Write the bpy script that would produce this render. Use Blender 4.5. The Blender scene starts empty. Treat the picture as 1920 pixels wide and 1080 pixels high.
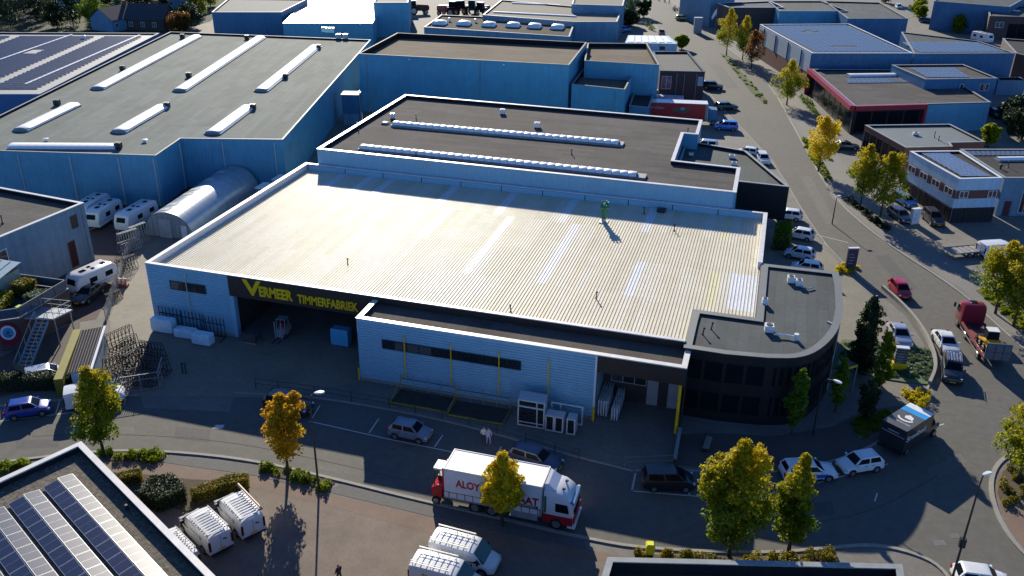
import bpy, bmesh, math, random
import numpy as np
from mathutils import Vector, Matrix
random.seed(7); RNG = np.random.default_rng(7)
SC = bpy.context.scene
COL = SC.collection
R = math.radians
PI = math.pi

# ---------------------------------------------------------------- camera, sky, sun, exposure
cam_data = bpy.data.cameras.new('camera')
cam_data.lens = 31.86; cam_data.sensor_width = 36.0
cam_data.clip_start = 0.5; cam_data.clip_end = 6000.0
cam = bpy.data.objects.new('camera', cam_data); COL.objects.link(cam)
_p, _r, _y = R(25.808), R(0.775), R(-15.882)
_d = Vector((math.sin(_y)*math.cos(_p), math.cos(_y)*math.cos(_p), -math.sin(_p)))
_rt = Vector((math.cos(_y), -math.sin(_y), 0.0)); _up = _rt.cross(_d)
_R = _rt*math.cos(_r) + _up*math.sin(_r); _U = -_rt*math.sin(_r) + _up*math.cos(_r)
cam.matrix_world = Matrix(((_R.x, _U.x, -_d.x, 0.0), (_R.y, _U.y, -_d.y, 0.0), (_R.z, _U.z, -_d.z, 46.0), (0, 0, 0, 1)))
SC.camera = cam

SUN_EL = R(22.7); SUN_DIR = Vector((-0.436*math.cos(SUN_EL), 0.900*math.cos(SUN_EL), math.sin(SUN_EL))).normalized()
world = bpy.data.worlds.new('World'); SC.world = world; world.use_nodes = True
_nt = world.node_tree; _bg = _nt.nodes['Background']
_sky = _nt.nodes.new('ShaderNodeTexSky'); _sky.sky_type = 'NISHITA'; _sky.sun_disc = False
_sky.sun_elevation = SUN_EL; _sky.sun_rotation = math.atan2(SUN_DIR.x, SUN_DIR.y)
_sky.altitude = 800.0; _sky.air_density = 0.7; _sky.dust_density = 0.0; _sky.ozone_density = 8.0
_nt.links.new(_sky.outputs[0], _bg.inputs[0]); _bg.inputs[1].default_value = 0.12
sun_data = bpy.data.lights.new('sun', 'SUN'); sun_data.energy = 5.0; sun_data.angle = R(0.5); sun_data.color = (1.0, 0.91, 0.74)
sun = bpy.data.objects.new('sun', sun_data); COL.objects.link(sun); sun.location = (-60, 120, 90)
sun.rotation_euler = (-SUN_DIR).to_track_quat('-Z', 'Y').to_euler()
SC.view_settings.view_transform = 'Standard'; SC.view_settings.look = 'None'
SC.view_settings.exposure = 0.55; SC.view_settings.gamma = 1.0; SC.view_settings.use_curve_mapping = False

# ---------------------------------------------------------------- materials
MATS = {}
def mat(name, col, rough=0.7, metal=0.0, var=0.12, scale=1.5, bump=0.0, bscale=20.0, spec=0.5, coat=0.0, stain=0.0, sscale=0.12, scol=None, alpha=None, emit=None, streak=0.0):
    """Procedural surface: base colour broken up by two noises, optional stains, optional fine relief."""
    if name in MATS: return MATS[name]
    m = bpy.data.materials.new(name); m.use_nodes = True; MATS[name] = m
    nt = m.node_tree; N = nt.nodes; L = nt.links; b = N['Principled BSDF']
    b.inputs['Roughness'].default_value = rough; b.inputs['Metallic'].default_value = metal
    b.inputs['Specular IOR Level'].default_value = spec; b.inputs['Coat Weight'].default_value = coat
    if coat: b.inputs['Coat Roughness'].default_value = 0.08
    geo = N.new('ShaderNodeNewGeometry'); oi = N.new('ShaderNodeObjectInfo')
    n1 = N.new('ShaderNodeTexNoise'); n1.inputs['Scale'].default_value = scale; n1.inputs['Detail'].default_value = 6.0; n1.inputs['Roughness'].default_value = 0.65
    L.new(geo.outputs['Position'], n1.inputs['Vector'])
    mr = N.new('ShaderNodeMapRange'); mr.inputs[1].default_value = 0.3; mr.inputs[2].default_value = 0.7
    mr.inputs[3].default_value = 1.0-var; mr.inputs[4].default_value = 1.0+var
    L.new(n1.outputs[0], mr.inputs[0])
    mx = N.new('ShaderNodeVectorMath'); mx.operation = 'SCALE'; mx.inputs[0].default_value = col[:3]
    L.new(mr.outputs[0], mx.inputs['Scale'])
    out = mx.outputs[0]
    if stain > 0:
        n2 = N.new('ShaderNodeTexNoise'); n2.inputs['Scale'].default_value = sscale; n2.inputs['Detail'].default_value = 8.0; n2.inputs['Roughness'].default_value = 0.7
        L.new(geo.outputs['Position'], n2.inputs['Vector'])
        m2 = N.new('ShaderNodeMapRange'); m2.inputs[1].default_value = 0.42; m2.inputs[2].default_value = 0.68; m2.inputs[3].default_value = 0.0; m2.inputs[4].default_value = stain
        L.new(n2.outputs[0], m2.inputs[0])
        mm = N.new('ShaderNodeMix'); mm.data_type = 'RGBA'
        L.new(m2.outputs[0], mm.inputs[0]); L.new(out, mm.inputs[6])
        sc = scol or tuple(c*0.45 for c in col[:3]); mm.inputs[7].default_value = (*sc, 1)
        out = mm.outputs[2]
    if streak > 0:
        mp = N.new('ShaderNodeMapping'); mp.inputs['Scale'].default_value = (1.6, 1.6, .10); L.new(geo.outputs['Position'], mp.inputs[0])
        n4 = N.new('ShaderNodeTexNoise'); n4.inputs['Scale'].default_value = 1.0; n4.inputs['Detail'].default_value = 6.0; n4.inputs['Roughness'].default_value = 0.75; L.new(mp.outputs[0], n4.inputs['Vector'])
        m4 = N.new('ShaderNodeMapRange'); m4.inputs[1].default_value = 0.4; m4.inputs[2].default_value = 0.75; m4.inputs[3].default_value = 1.0; m4.inputs[4].default_value = 1.0-streak; L.new(n4.outputs[0], m4.inputs[0])
        v4 = N.new('ShaderNodeVectorMath'); v4.operation = 'SCALE'; L.new(out, v4.inputs[0]); L.new(m4.outputs[0], v4.inputs['Scale']); out = v4.outputs[0]
    L.new(out, b.inputs['Base Color'])
    if bump > 0:
        n3 = N.new('ShaderNodeTexNoise'); n3.inputs['Scale'].default_value = bscale; n3.inputs['Detail'].default_value = 4.0
        L.new(geo.outputs['Position'], n3.inputs['Vector'])
        bp = N.new('ShaderNodeBump'); bp.inputs['Strength'].default_value = bump; bp.inputs['Distance'].default_value = 0.02
        L.new(n3.outputs[0], bp.inputs['Height']); L.new(bp.outputs[0], b.inputs['Normal'])
    if emit: b.inputs['Emission Color'].default_value = (*emit[:3], 1); b.inputs['Emission Strength'].default_value = emit[3]
    return m

def brickmat(name, c1, c2, mortar, bw=0.21, bh=0.105, ang=0.0, rough=0.85, var=0.25, stain=0.35, msize=0.012):
    """Paving laid in courses (concrete blocks or clinker), seen from far above."""
    if name in MATS: return MATS[name]
    m = mat(name, c1, rough, var=0.1, stain=stain, sscale=0.15)
    nt = m.node_tree; N = nt.nodes; L = nt.links; b = N['Principled BSDF']
    geo = N['Geometry'] if 'Geometry' in N else [n for n in N if n.type == 'NEW_GEOMETRY'][0]
    mp = N.new('ShaderNodeMapping'); mp.inputs['Rotation'].default_value = (0, 0, ang); L.new(geo.outputs['Position'], mp.inputs[0])
    br = N.new('ShaderNodeTexBrick'); br.inputs['Color1'].default_value = (*c1, 1); br.inputs['Color2'].default_value = (*c2, 1); br.inputs['Mortar'].default_value = (*mortar, 1)
    br.inputs['Scale'].default_value = 1.0; br.inputs['Mortar Size'].default_value = msize; br.inputs['Brick Width'].default_value = bw; br.inputs['Row Height'].default_value = bh
    L.new(mp.outputs[0], br.inputs[0])
    n = N.new('ShaderNodeTexNoise'); n.inputs['Scale'].default_value = 0.35; n.inputs['Detail'].default_value = 9.0; n.inputs['Roughness'].default_value = 0.75; L.new(geo.outputs['Position'], n.inputs['Vector'])
    mr = N.new('ShaderNodeMapRange'); mr.inputs[1].default_value = 0.3; mr.inputs[2].default_value = 0.7; mr.inputs[3].default_value = 1-var; mr.inputs[4].default_value = 1+var; L.new(n.outputs[0], mr.inputs[0])
    vm = N.new('ShaderNodeVectorMath'); vm.operation = 'SCALE'; L.new(br.outputs[0], vm.inputs[0]); L.new(mr.outputs[0], vm.inputs['Scale'])
    L.new(vm.outputs[0], b.inputs['Base Color'])
    return m

def rollmat(name, col, width=1.0, axis=0, ang=0.0, var=0.2, rough=0.9, spec=0.08, stain=0.3):
    """Bitumen roofing laid in strips: each strip a slightly different grey, thin dark laps."""
    if name in MATS: return MATS[name]
    m = mat(name, col, rough, var=0.14, scale=2.5, stain=min(.6, stain*1.6), sscale=0.14, spec=spec, bump=0.15, bscale=8)
    nt = m.node_tree; N = nt.nodes; L = nt.links; b = N['Principled BSDF']
    src = b.inputs['Base Color'].links[0].from_socket
    geo = [n for n in N if n.type == 'NEW_GEOMETRY'][0]
    mp = N.new('ShaderNodeMapping'); mp.inputs['Rotation'].default_value = (0, 0, ang); L.new(geo.outputs['Position'], mp.inputs[0])
    br = N.new('ShaderNodeTexBrick'); br.inputs['Color1'].default_value = (1-var, 1-var, 1-var, 1); br.inputs['Color2'].default_value = (1+var, 1+var, 1+var, 1); br.inputs['Mortar'].default_value = (.62, .62, .62, 1)
    br.inputs['Mortar Size'].default_value = 0.018; br.inputs['Scale'].default_value = 1.0; br.inputs['Brick Width'].default_value = 7.5; br.inputs['Row Height'].default_value = width
    L.new(mp.outputs[0], br.inputs[0])
    vm = N.new('ShaderNodeVectorMath'); vm.operation = 'MULTIPLY'; L.new(src, vm.inputs[0]); L.new(br.outputs[0], vm.inputs[1]); L.new(vm.outputs[0], b.inputs['Base Color'])
    return m

def leafmat(name, cols, zlo, zhi, topcol=None, trans=0.45):
    """Leaf: colour drifts between clumps and towards the autumn-coloured top; lets light through."""
    if name in MATS: return MATS[name]
    m = bpy.data.materials.new(name); m.use_nodes = True; MATS[name] = m
    nt = m.node_tree; N = nt.nodes; L = nt.links; b = N['Principled BSDF']; out = N['Material Output']
    tc = N.new('ShaderNodeTexCoord'); oi = N.new('ShaderNodeObjectInfo')
    n = N.new('ShaderNodeTexNoise'); n.inputs['Scale'].default_value = 0.75; n.inputs['Detail'].default_value = 5.0; n.inputs['Roughness'].default_value = 0.7
    vadd = N.new('ShaderNodeVectorMath'); L.new(tc.outputs['Object'], vadd.inputs[0])
    sc = N.new('ShaderNodeMath'); sc.operation = 'MULTIPLY'; sc.inputs[1].default_value = 40.0; L.new(oi.outputs['Random'], sc.inputs[0]); L.new(sc.outputs[0], vadd.inputs[1])
    L.new(vadd.outputs[0], n.inputs['Vector'])
    cr = N.new('ShaderNodeValToRGB'); e = cr.color_ramp.elements
    e[0].position = 0.3; e[0].color = (*cols[0], 1); e[1].position = 0.7; e[1].color = (*cols[-1], 1)
    if len(cols) > 2: k = e.new(0.5); k.color = (*cols[1], 1)
    L.new(n.outputs[0], cr.inputs[0]); col = cr.outputs[0]
    if topcol:
        sx = N.new('ShaderNodeSeparateXYZ'); L.new(tc.outputs['Object'], sx.inputs[0])
        mr = N.new('ShaderNodeMapRange'); mr.inputs[1].default_value = zlo; mr.inputs[2].default_value = zhi; L.new(sx.outputs[2], mr.inputs[0])
        ml = N.new('ShaderNodeMath'); ml.operation = 'MULTIPLY'; L.new(mr.outputs[0], ml.inputs[0]); L.new(n.outputs[0], ml.inputs[1])
        m2 = N.new('ShaderNodeMath'); m2.operation = 'MULTIPLY'; m2.inputs[1].default_value = 1.7; m2.use_clamp = True; L.new(ml.outputs[0], m2.inputs[0])
        mx = N.new('ShaderNodeMix'); mx.data_type = 'RGBA'; L.new(m2.outputs[0], mx.inputs[0]); L.new(col, mx.inputs[6]); mx.inputs[7].default_value = (*topcol, 1); col = mx.outputs[2]
    L.new(col, b.inputs['Base Color']); b.inputs['Roughness'].default_value = 0.55; b.inputs['Specular IOR Level'].default_value = 0.3
    tr = N.new('ShaderNodeBsdfTranslucent'); L.new(col, tr.inputs[0])
    ms = N.new('ShaderNodeMixShader'); ms.inputs[0].default_value = trans; L.new(b.outputs[0], ms.inputs[1]); L.new(tr.outputs[0], ms.inputs[2]); L.new(ms.outputs[0], out.inputs[0])
    return m

# ---------------------------------------------------------------- mesh helpers
class MB:
    def __init__(s): s.v = []; s.f = []; s.m = []
    def add(s, vs, fs, mi=0):
        o = len(s.v); s.v += [tuple(p) for p in vs]; s.f += [tuple(i+o for i in f) for f in fs]; s.m += [mi]*len(fs); return s
    def quad(s, a, b, c, d, mi=0): return s.add([a, b, c, d], [(0, 1, 2, 3)], mi)
    def box(s, x0, x1, y0, y1, z0, z1, mi=0):
        return s.add([(x0, y0, z0), (x1, y0, z0), (x1, y1, z0), (x0, y1, z0), (x0, y0, z1), (x1, y0, z1), (x1, y1, z1), (x0, y1, z1)],
                     [(0, 3, 2, 1), (4, 5, 6, 7), (0, 1, 5, 4), (1, 2, 6, 5), (2, 3, 7, 6), (3, 0, 4, 7)], mi)
    def obox(s, c, sx, sy, z0, z1, rz=0.0, mi=0):
        cs, sn = math.cos(rz), math.sin(rz); o = len(s.v)
        s.box(-sx/2, sx/2, -sy/2, sy/2, z0, z1, mi)
        for i in range(o, len(s.v)):
            x, y, z = s.v[i]; s.v[i] = (c[0]+x*cs-y*sn, c[1]+x*sn+y*cs, z)
        return s
    def beam(s, p0, p1, w, h=None, mi=0):
        h = h or w; a = Vector(p0); b = Vector(p1); d = (b-a).normalized()
        u = d.cross(Vector((0, 0, 1)));  u = Vector((1, 0, 0)) if u.length < 1e-4 else u.normalized()
        t = u.cross(d); u = u*w/2; t = t*h/2
        vs = [a-u-t, a+u-t, a+u+t, a-u+t, b-u-t, b+u-t, b+u+t, b-u+t]
        return s.add(vs, [(0, 1, 2, 3), (7, 6, 5, 4), (0, 4, 5, 1), (1, 5, 6, 2), (2, 6, 7, 3), (3, 7, 4, 0)], mi)
    def cyl(s, p0, p1, r0, r1=None, n=10, mi=0, caps=True):
        r1 = r0 if r1 is None else r1; a = Vector(p0); b = Vector(p1); d = (b-a).normalized()
        u = d.orthogonal().normalized(); t = d.cross(u); vs = []
        for k in range(n):
            q = 2*PI*k/n; w = u*math.cos(q)+t*math.sin(q); vs += [a+w*r0, b+w*r1]
        fs = [(2*k, 2*((k+1) % n), 2*((k+1) % n)+1, 2*k+1) for k in range(n)]
        if caps: fs += [tuple(2*k for k in reversed(range(n))), tuple(2*k+1 for k in range(n))]
        return s.add(vs, fs, mi)
    def tube(s, pts, rs, n=7, mi=0):
        for i in range(len(pts)-1): s.cyl(pts[i], pts[i+1], rs[i], rs[i+1], n, mi, caps=True)
        return s
    def prism(s, poly, z0, z1, mi=0, bottom=True, top=True, mtop=None):
        n = len(poly); vs = [(x, y, z0) for x, y in poly]+[(x, y, z1) for x, y in poly]
        s.add(vs, [(k, (k+1) % n, (k+1) % n+n, k+n) for k in range(n)], mi)
        if top: s.add([(x, y, z1) for x, y in poly], [tuple(range(n))], mi if mtop is None else mtop)
        if bottom: s.add([(x, y, z0) for x, y in poly], [tuple(reversed(range(n)))], mi)
        return s
    def ring(s, outer, inner, z0, z1, mi=0):
        n = len(outer); vs = [(x, y, z) for z in (z0, z1) for P in (outer, inner) for x, y in P]; fs = []
        for k in range(n):
            j = (k+1) % n
            fs += [(k, j, 2*n+j, 2*n+k), (n+j, n+k, 3*n+k, 3*n+j), (2*n+k, 2*n+j, 3*n+j, 3*n+k), (j, k, n+k, n+j)]
        return s.add(vs, fs, mi)
    def loft(s, rings, mi=0, cap=True, closed=True):
        n = len(rings[0]); vs = [p for r in rings for p in r]; fs = []
        for i in range(len(rings)-1):
            for k in range(n if closed else n-1):
                j = (k+1) % n; fs.append((i*n+k, i*n+j, (i+1)*n+j, (i+1)*n+k))
        if cap: fs += [tuple(reversed(range(n))), tuple((len(rings)-1)*n+k for k in range(n))]
        return s.add(vs, fs, mi)
    def xf(s, M):
        s.v = [tuple(M @ Vector(p)) for p in s.v]; return s
    def mesh(s, name, mats, smooth=None, off=None, fix=True):
        me = bpy.data.meshes.new(name)
        vs = s.v if not off else [(x-off[0], y-off[1], z-off[2]) for x, y, z in s.v]
        me.from_pydata(vs, [], s.f)
        for m in (mats if isinstance(mats, (list, tuple)) else [mats]): me.materials.append(m)
        me.polygons.foreach_set('material_index', s.m)
        if fix:
            bm = bmesh.new(); bm.from_mesh(me)
            if smooth is not None: bmesh.ops.remove_doubles(bm, verts=bm.verts, dist=1e-4)
            bmesh.ops.recalc_face_normals(bm, faces=bm.faces); bm.to_mesh(me); bm.free()
        if smooth is not None:
            me.polygons.foreach_set('use_smooth', [True]*len(me.polygons)); me.set_sharp_from_angle(angle=R(smooth))
        me.update(); return me
    def build(s, name, mats, parent=None, smooth=None, label=None, fix=True):
        off = OFF.get(root_of(parent).name) if parent else None
        me = s.mesh(name, mats, smooth, off, fix); o = bpy.data.objects.new(name, me); COL.objects.link(o)
        if parent: o.parent = parent
        if label: o['label'] = label
        return o
OFF = {}
def root_of(o):
    while o.parent: o = o.parent
    return o
def thing(name, label, cat, loc=(0, 0, 0), rz=0.0, group=None, off=False):
    o = bpy.data.objects.new(name, None); COL.objects.link(o); o.empty_display_size = 0.3
    o.location = loc if len(loc) == 3 else (*loc, 0.0); o.rotation_euler = (0, 0, rz); o['label'] = label; o['category'] = cat; o['kind'] = 'thing'
    if group: o['group'] = group
    if off: OFF[o.name] = tuple(o.location)
    return o
def single(o, label, cat, group=None):
    o['label'] = label; o['category'] = cat; o['kind'] = 'thing'
    if group: o['group'] = group
    return o
def structure(o): o['kind'] = 'structure'; return o
def inst(name, me, parent, loc, rot=(0, 0, 0), scale=None):
    o = bpy.data.objects.new(name, me); COL.objects.link(o); o.parent = parent
    off = OFF.get(root_of(parent).name) if parent else None
    o.location = loc if not off else (loc[0]-off[0], loc[1]-off[1], loc[2]-off[2]); o.rotation_euler = rot
    if scale: o.scale = scale
    return o
def copy_tree(o, parent=None):
    c = o.copy(); COL.objects.link(c); c.parent = parent
    for ch in o.children: copy_tree(ch, c)
    return c
def area(poly): return 0.5*sum(poly[i][0]*poly[(i+1) % len(poly)][1]-poly[(i+1) % len(poly)][0]*poly[i][1] for i in range(len(poly)))
def ccw(poly): return list(poly) if area(poly) > 0 else list(reversed(poly))
def inset(poly, d):
    """offset a CCW polygon inwards by d (mitred)"""
    n = len(poly); out = []
    for i in range(n):
        p = Vector(poly[i]); a = (p-Vector(poly[i-1])).normalized(); b = (Vector(poly[(i+1) % n])-p).normalized()
        na = Vector((-a.y, a.x)); nb = Vector((-b.y, b.x)); k = na+nb
        k = k/max(0.35, k.dot(na)) if k.length > 1e-6 else na
        q = p+k*d; out.append((q.x, q.y))
    return out
def smooth_poly(pts, it=2, closed=False):
    for _ in range(it):
        q = []; n = len(pts)
        for i in range(n if closed else n-1):
            a, b = pts[i], pts[(i+1) % n]
            q += [(a[0]*.75+b[0]*.25, a[1]*.75+b[1]*.25), (a[0]*.25+b[0]*.75, a[1]*.25+b[1]*.75)]
        if not closed: q = [pts[0]]+q+[pts[-1]]
        pts = q
    return pts
def text_mesh(txt, size, extrude, bold=0.0, sx=1.0):
    """lettering as a mesh lying in XY, left baseline at the origin; returns (verts, faces, width)"""
    cu = bpy.data.curves.new('lettering', 'FONT'); cu.body = txt; cu.size = size; cu.extrude = extrude; cu.offset = bold; cu.resolution_u = 3
    o = bpy.data.objects.new('lettering', cu); COL.objects.link(o); bpy.context.view_layer.update()
    me = bpy.data.meshes.new_from_object(o.evaluated_get(bpy.context.evaluated_depsgraph_get()))
    vs = [(v.co.x*sx, v.co.y, v.co.z) for v in me.vertices]; fs = [tuple(p.vertices) for p in me.polygons]
    bpy.data.objects.remove(o); bpy.data.curves.remove(cu); bpy.data.meshes.remove(me)
    return vs, fs, (max(v[0] for v in vs) if vs else 0)
def lettering(txt, size, origin, right, up, matl, parent, name='lettering', extrude=0.01, bold=0.0, width=None):
    vs, fs, w = text_mesh(txt, size, extrude, bold)
    k = (width/w) if width else 1.0
    r = Vector(right).normalized(); u = Vector(up).normalized(); n = r.cross(u); o = Vector(origin)
    mb = MB(); mb.add([tuple(o+r*(x*k)+u*y+n*z) for x, y, z in vs], fs)
    return mb.build(name, matl, parent, fix=False)

# ---------------------------------------------------------------- palette
M_WHITE = mat('white_coated_metal', (.72, .73, .74), .4, var=.06)
M_CAP = mat('white_coping', (.74, .71, .68), .40, var=.10, scale=1.2, spec=.5, stain=.35, sscale=.9, scol=(.45, .42, .38))
M_GREYCAP = mat('grey_coping', (.30, .32, .33), .6, var=.12, spec=.2, stain=.3, sscale=.8)
M_DARKCAP = mat('anthracite_coping', (.045, .047, .05), .4, var=.1)
M_STEEL = mat('galvanised_steel', (.42, .44, .46), .4, .7, var=.15, scale=6)
M_DSTEEL = mat('dark_steel', (.035, .037, .042), .5, .3, var=.2)
M_BLACK = mat('black_plastic', (.014, .014, .016), .55, var=.2)
M_RUBBER = mat('tyre_rubber', (.012, .012, .013), .85, var=.2)
M_RIM = mat('alloy_rim', (.45, .46, .48), .3, .8, var=.1)
M_GLASS = mat('dark_glass', (.008, .012, .016), .08, var=.1, spec=.06)
M_BLIND = mat('pane_with_blind', (.075, .082, .09), .25, var=.25, scale=4, spec=.4)
M_WGLASS = mat('window_glass', (.015, .022, .028), .09, var=.3, spec=.7)
M_CONC = mat('concrete', (.30, .285, .26), .85, var=.15, scale=4, stain=.4)
M_YELLOW = mat('yellow_paint', (.85, .52, .006), .45, var=.08)
M_RED = mat('red_paint', (.42, .012, .02), .35, var=.08, coat=.3)
M_GREEN = mat('green_paint', (.005, .14, .06), .4, var=.08)
M_LAMP = mat('lamp_white', (.8, .8, .78), .3, var=.05)
M_SKYL = mat('skylight_opal', (.90, .90, .88), .42, var=.04, spec=.9)
M_TIMBER = mat('raw_timber', (.45, .30, .16), .75, var=.25, scale=6)
M_WRAP = mat('white_plastic_wrap', (.62, .86, .98), .25, var=.12, scale=3, bump=.4, bscale=9)
M_TAIL = mat('red_lamp_lens', (.35, .01, .01), .2)
M_HEAD = mat('clear_lamp_lens', (.62, .64, .66), .12, .3)
M_PLATE = mat('yellow_number_plate', (.65, .45, .03), .5)

# ================================================================ ground, roads, kerbs, markings
G_BASE = brickmat('concrete_paving', (.175, .165, .145), (.215, .20, .175), (.11, .105, .095), .22, .11, 0.0, var=.22)
G_ASPH = mat('asphalt', (.122, .117, .102), .82, var=.16, scale=1.2, stain=.35, sscale=.09, scol=(.085, .083, .08), bump=.25, bscale=30, spec=.35)
G_ASPH2 = mat('dark_bay_paving', (.115, .115, .11), .85, var=.2, scale=3, stain=.3)
G_PINK = brickmat('red_clinker', (.20, .125, .09), (.24, .155, .11), (.13, .10, .08), .21, .07, -0.25, var=.2)
G_LOT = brickmat('brown_clinker_lot', (.195, .150, .118), (.235, .182, .142), (.115, .09, .075), .21, .07, 1.3, var=.25)
G_YARD = mat('yard_concrete', (.235, .205, .155), .8, var=.14, scale=2, stain=.4, sscale=.3, bump=.1, bscale=12)
G_MAROON = mat('maroon_paving', (.085, .05, .045), .85, var=.2, scale=3, stain=.4)
G_EARTH = mat('planting_soil', (.085, .065, .04), .95, var=.35, scale=5, bump=.6, bscale=10)
G_GRASS = mat('lawn', (.06, .085, .02), .95, var=.4, scale=8, bump=.8, bscale=40)
G_KERB = mat('kerb_concrete', (.30, .285, .255), .8, var=.15, scale=3, stain=.3)
G_LINE = mat('road_paint', (.62, .62, .60), .6, var=.25, scale=8)

def sheet(name, poly, z, m):
    mb = MB(); p = ccw(poly); mb.add([(x, y, z) for x, y in p], [tuple(range(len(p)))])
    me = mb.mesh(name, m, fix=False); bm = bmesh.new(); bm.from_mesh(me); bmesh.ops.triangulate(bm, faces=bm.faces); bm.to_mesh(me); bm.free()
    o = bpy.data.objects.new(name, me); COL.objects.link(o); return structure(o)
def strip(pts, w, z0, z1, mb, mi=0, wob=0.0):
    """a raised strip along a polyline; every kerb stone run has bevelled ends"""
    n = len(pts); L_, R_ = [], []
    for i in range(n):
        a = Vector(pts[max(0, i-1)]); b = Vector(pts[min(n-1, i+1)]); t = (b-a).normalized(); nrm = Vector((-t.y, t.x))
        p = Vector(pts[i]); L_.append(p+nrm*w/2); R_.append(p-nrm*w/2)
    rings = [[(r.x, r.y, z0), (r.x, r.y, z1), (l.x, l.y, z1), (l.x, l.y, z0)] for l, r in zip(L_, R_)]
    mb.loft(rings, mi); return mb
def kerb(pts, w=.22, h=.1, it=2, name='kerb'):
    return structure(strip(smooth_poly(pts, it), w, -.02, h, MB()).build(name, G_KERB))
def line(pts, w=.1, z=.016):
    return structure(strip(pts, w, z-.003, z, MB()).build('road_marking', G_LINE))

sheet('ground', [(-900, -300), (900, -300), (900, 1600), (-900, 1600)], 0.0, G_BASE)
ROAD = [(-48.48, 322.96), (-32.23, 264.36), (-12.41, 192.86), (1.79, 151.72), (8.26, 119.65), (12.50, 108.15), (15.21, 102.83), (17.56, 97.96), (18.72, 92.23), (19.10, 85.57), (18.08, 78.33), (17.25, 74.95), (14.72, 70.44), (11.06, 66.24), (7.75, 64.13), (3.55, 61.63), (-1.32, 59.58), (-6.61, 58.57), (-13.82, 58.94), (-21.36, 59.29), (-27.49, 59.41), (-35.61, 59.86), (-43.19, 59.10), (-50.87, 57.35), (-56.28, 54.85), (-61.52, 51.73)] + [(-140, 58)] + [(-140, 43)] + [(-57.00, 46.90), (-50.81, 50.50), (-44.98, 52.31), (-37.10, 53.34), (-29.16, 52.98), (-22.55, 52.57), (-15.07, 52.37), (-8.99, 52.05), (-4.45, 52.25), (4.21, 54.37), (8.71, 56.45), (11.76, 57.74), (14.34, 57.64), (16.23, 56.72), (17.07, 53.85), (21.88, 51.40), (24.30, 56.57), (22.22, 59.81), (21.27, 62.55), (21.07, 66.81), (21.88, 70.33), (23.49, 73.00), (28.93, 79.01), (34.03, 80.59), (35.10, 84.56), (29.93, 90.04), (27.31, 97.40), (24.35, 106.78), (16.41, 120.34), (10.71, 135.71), (6.01, 166.19), (-1.12, 212.33), (-16.05, 257.50), (-39.77, 326.31)]
ROAD = ROAD[:1] and ([(-75, 420)] + ROAD + [(-66, 424)])
sheet('road', ROAD, .006, G_ASPH)
sheet('parking_bay', [(-43.19, 59.10), (-35.61, 59.86), (-27.49, 59.41), (-21.36, 59.29), (-13.82, 58.94), (-6.61, 58.57), (-6.78, 61.19), (-13.08, 61.85), (-21.76, 63.29), (-29.57, 63.70), (-37.13, 63.50), (-44.38, 61.91)], .010, G_ASPH2)
sheet('parking_bay', [(-6.36, 58.65), (-1.32, 59.58), (3.55, 61.63), (7.75, 64.13), (11.06, 66.24), (14.72, 70.44), (17.25, 74.95), (15.59, 75.31), (12.61, 71.00), (8.99, 67.27), (3.46, 63.90), (-0.79, 63.04), (-6.53, 61.57)], .010, G_ASPH2)
sheet('parking_bay', [(-61.52, 51.73), (-56.28, 54.85), (-50.87, 57.35), (-52.53, 58.98), (-57.85, 56.75), (-63.39, 53.73)], .010, G_ASPH2)
sheet('factory_yard', [(-65.05, 70.78), (-77.01, 92.10), (-74.51, 92.90), (-59.71, 71.20), (-51.81, 72.45), (-50.29, 70.51), (-36.17, 74.95), (-34.08, 67.29), (-41.22, 62.22), (-52.53, 58.98), (-57.33, 61.66)], .014, mat('factory_yard_concrete', (.215, .19, .15), .8, var=.14, scale=2, stain=.4, sscale=.3, bump=.1, bscale=12))
sheet('factory_forecourt', [(-41.08, 61.98), (-34.08, 67.29), (-11.39, 66.85), (-3.87, 67.55), (-3.77, 63.02), (-6.74, 61.50), (-13.08, 61.85), (-21.76, 63.29), (-29.57, 63.70), (-37.13, 63.50)], .018, mat('forecourt_paving', (.17, .16, .14), .85, var=.18, scale=2, stain=.4, sscale=.3))
sheet('caravan_yard', [(-100, 70), (-77, 70.5), (-72, 66), (-66.5, 70.5), (-77.4, 93.6), (-70, 93), (-71, 112), (-82, 112), (-104, 99)], .010, G_MAROON)
sheet('restaurant_yard', [(-69.00, 52.17), (-64.54, 54.95), (-60.15, 60.26), (-68.02, 69.85), (-69.46, 64.48), (-70.67, 57.49), (-75.49, 55.98)], .012, mat('dark_clinker_yard', (.09, .075, .065), .85, var=.2, scale=3, stain=.3))
sheet('van_lot', [(-46.74, 35.46), (-50.17, 48.11), (-41.69, 48.90), (-35.21, 50.12), (-27.63, 49.81), (-19.72, 49.19), (-14.00, 48.75), (-6.84, 50.25), (-4.39, 39.12), (-36.68, 29.37)], .008, G_LOT)
sheet('clinker_pavement', [(-50.01, 49.51), (-44.50, 50.76), (-36.03, 51.51), (-30.18, 51.25), (-19.73, 50.94), (-14.56, 50.65), (-8.75, 50.94), (-4.66, 51.14), (-6.84, 50.25), (-14.00, 48.75), (-19.72, 49.19), (-27.63, 49.81), (-35.21, 50.12), (-41.90, 49.20), (-50.27, 48.23)], .012, G_PINK)
sheet('parking_bay', [(-44.41, 51.94), (-36.84, 52.89), (-29.89, 52.54), (-30.21, 51.31), (-36.06, 51.57), (-44.58, 50.88)], .014, G_ASPH2)
sheet('parking_bay', [(-28.74, 52.89), (-22.48, 52.39), (-15.02, 52.19), (-8.95, 51.88), (-8.56, 50.99), (-14.60, 50.76), (-19.75, 51.00), (-29.89, 51.41)], .014, G_ASPH2)
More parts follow.
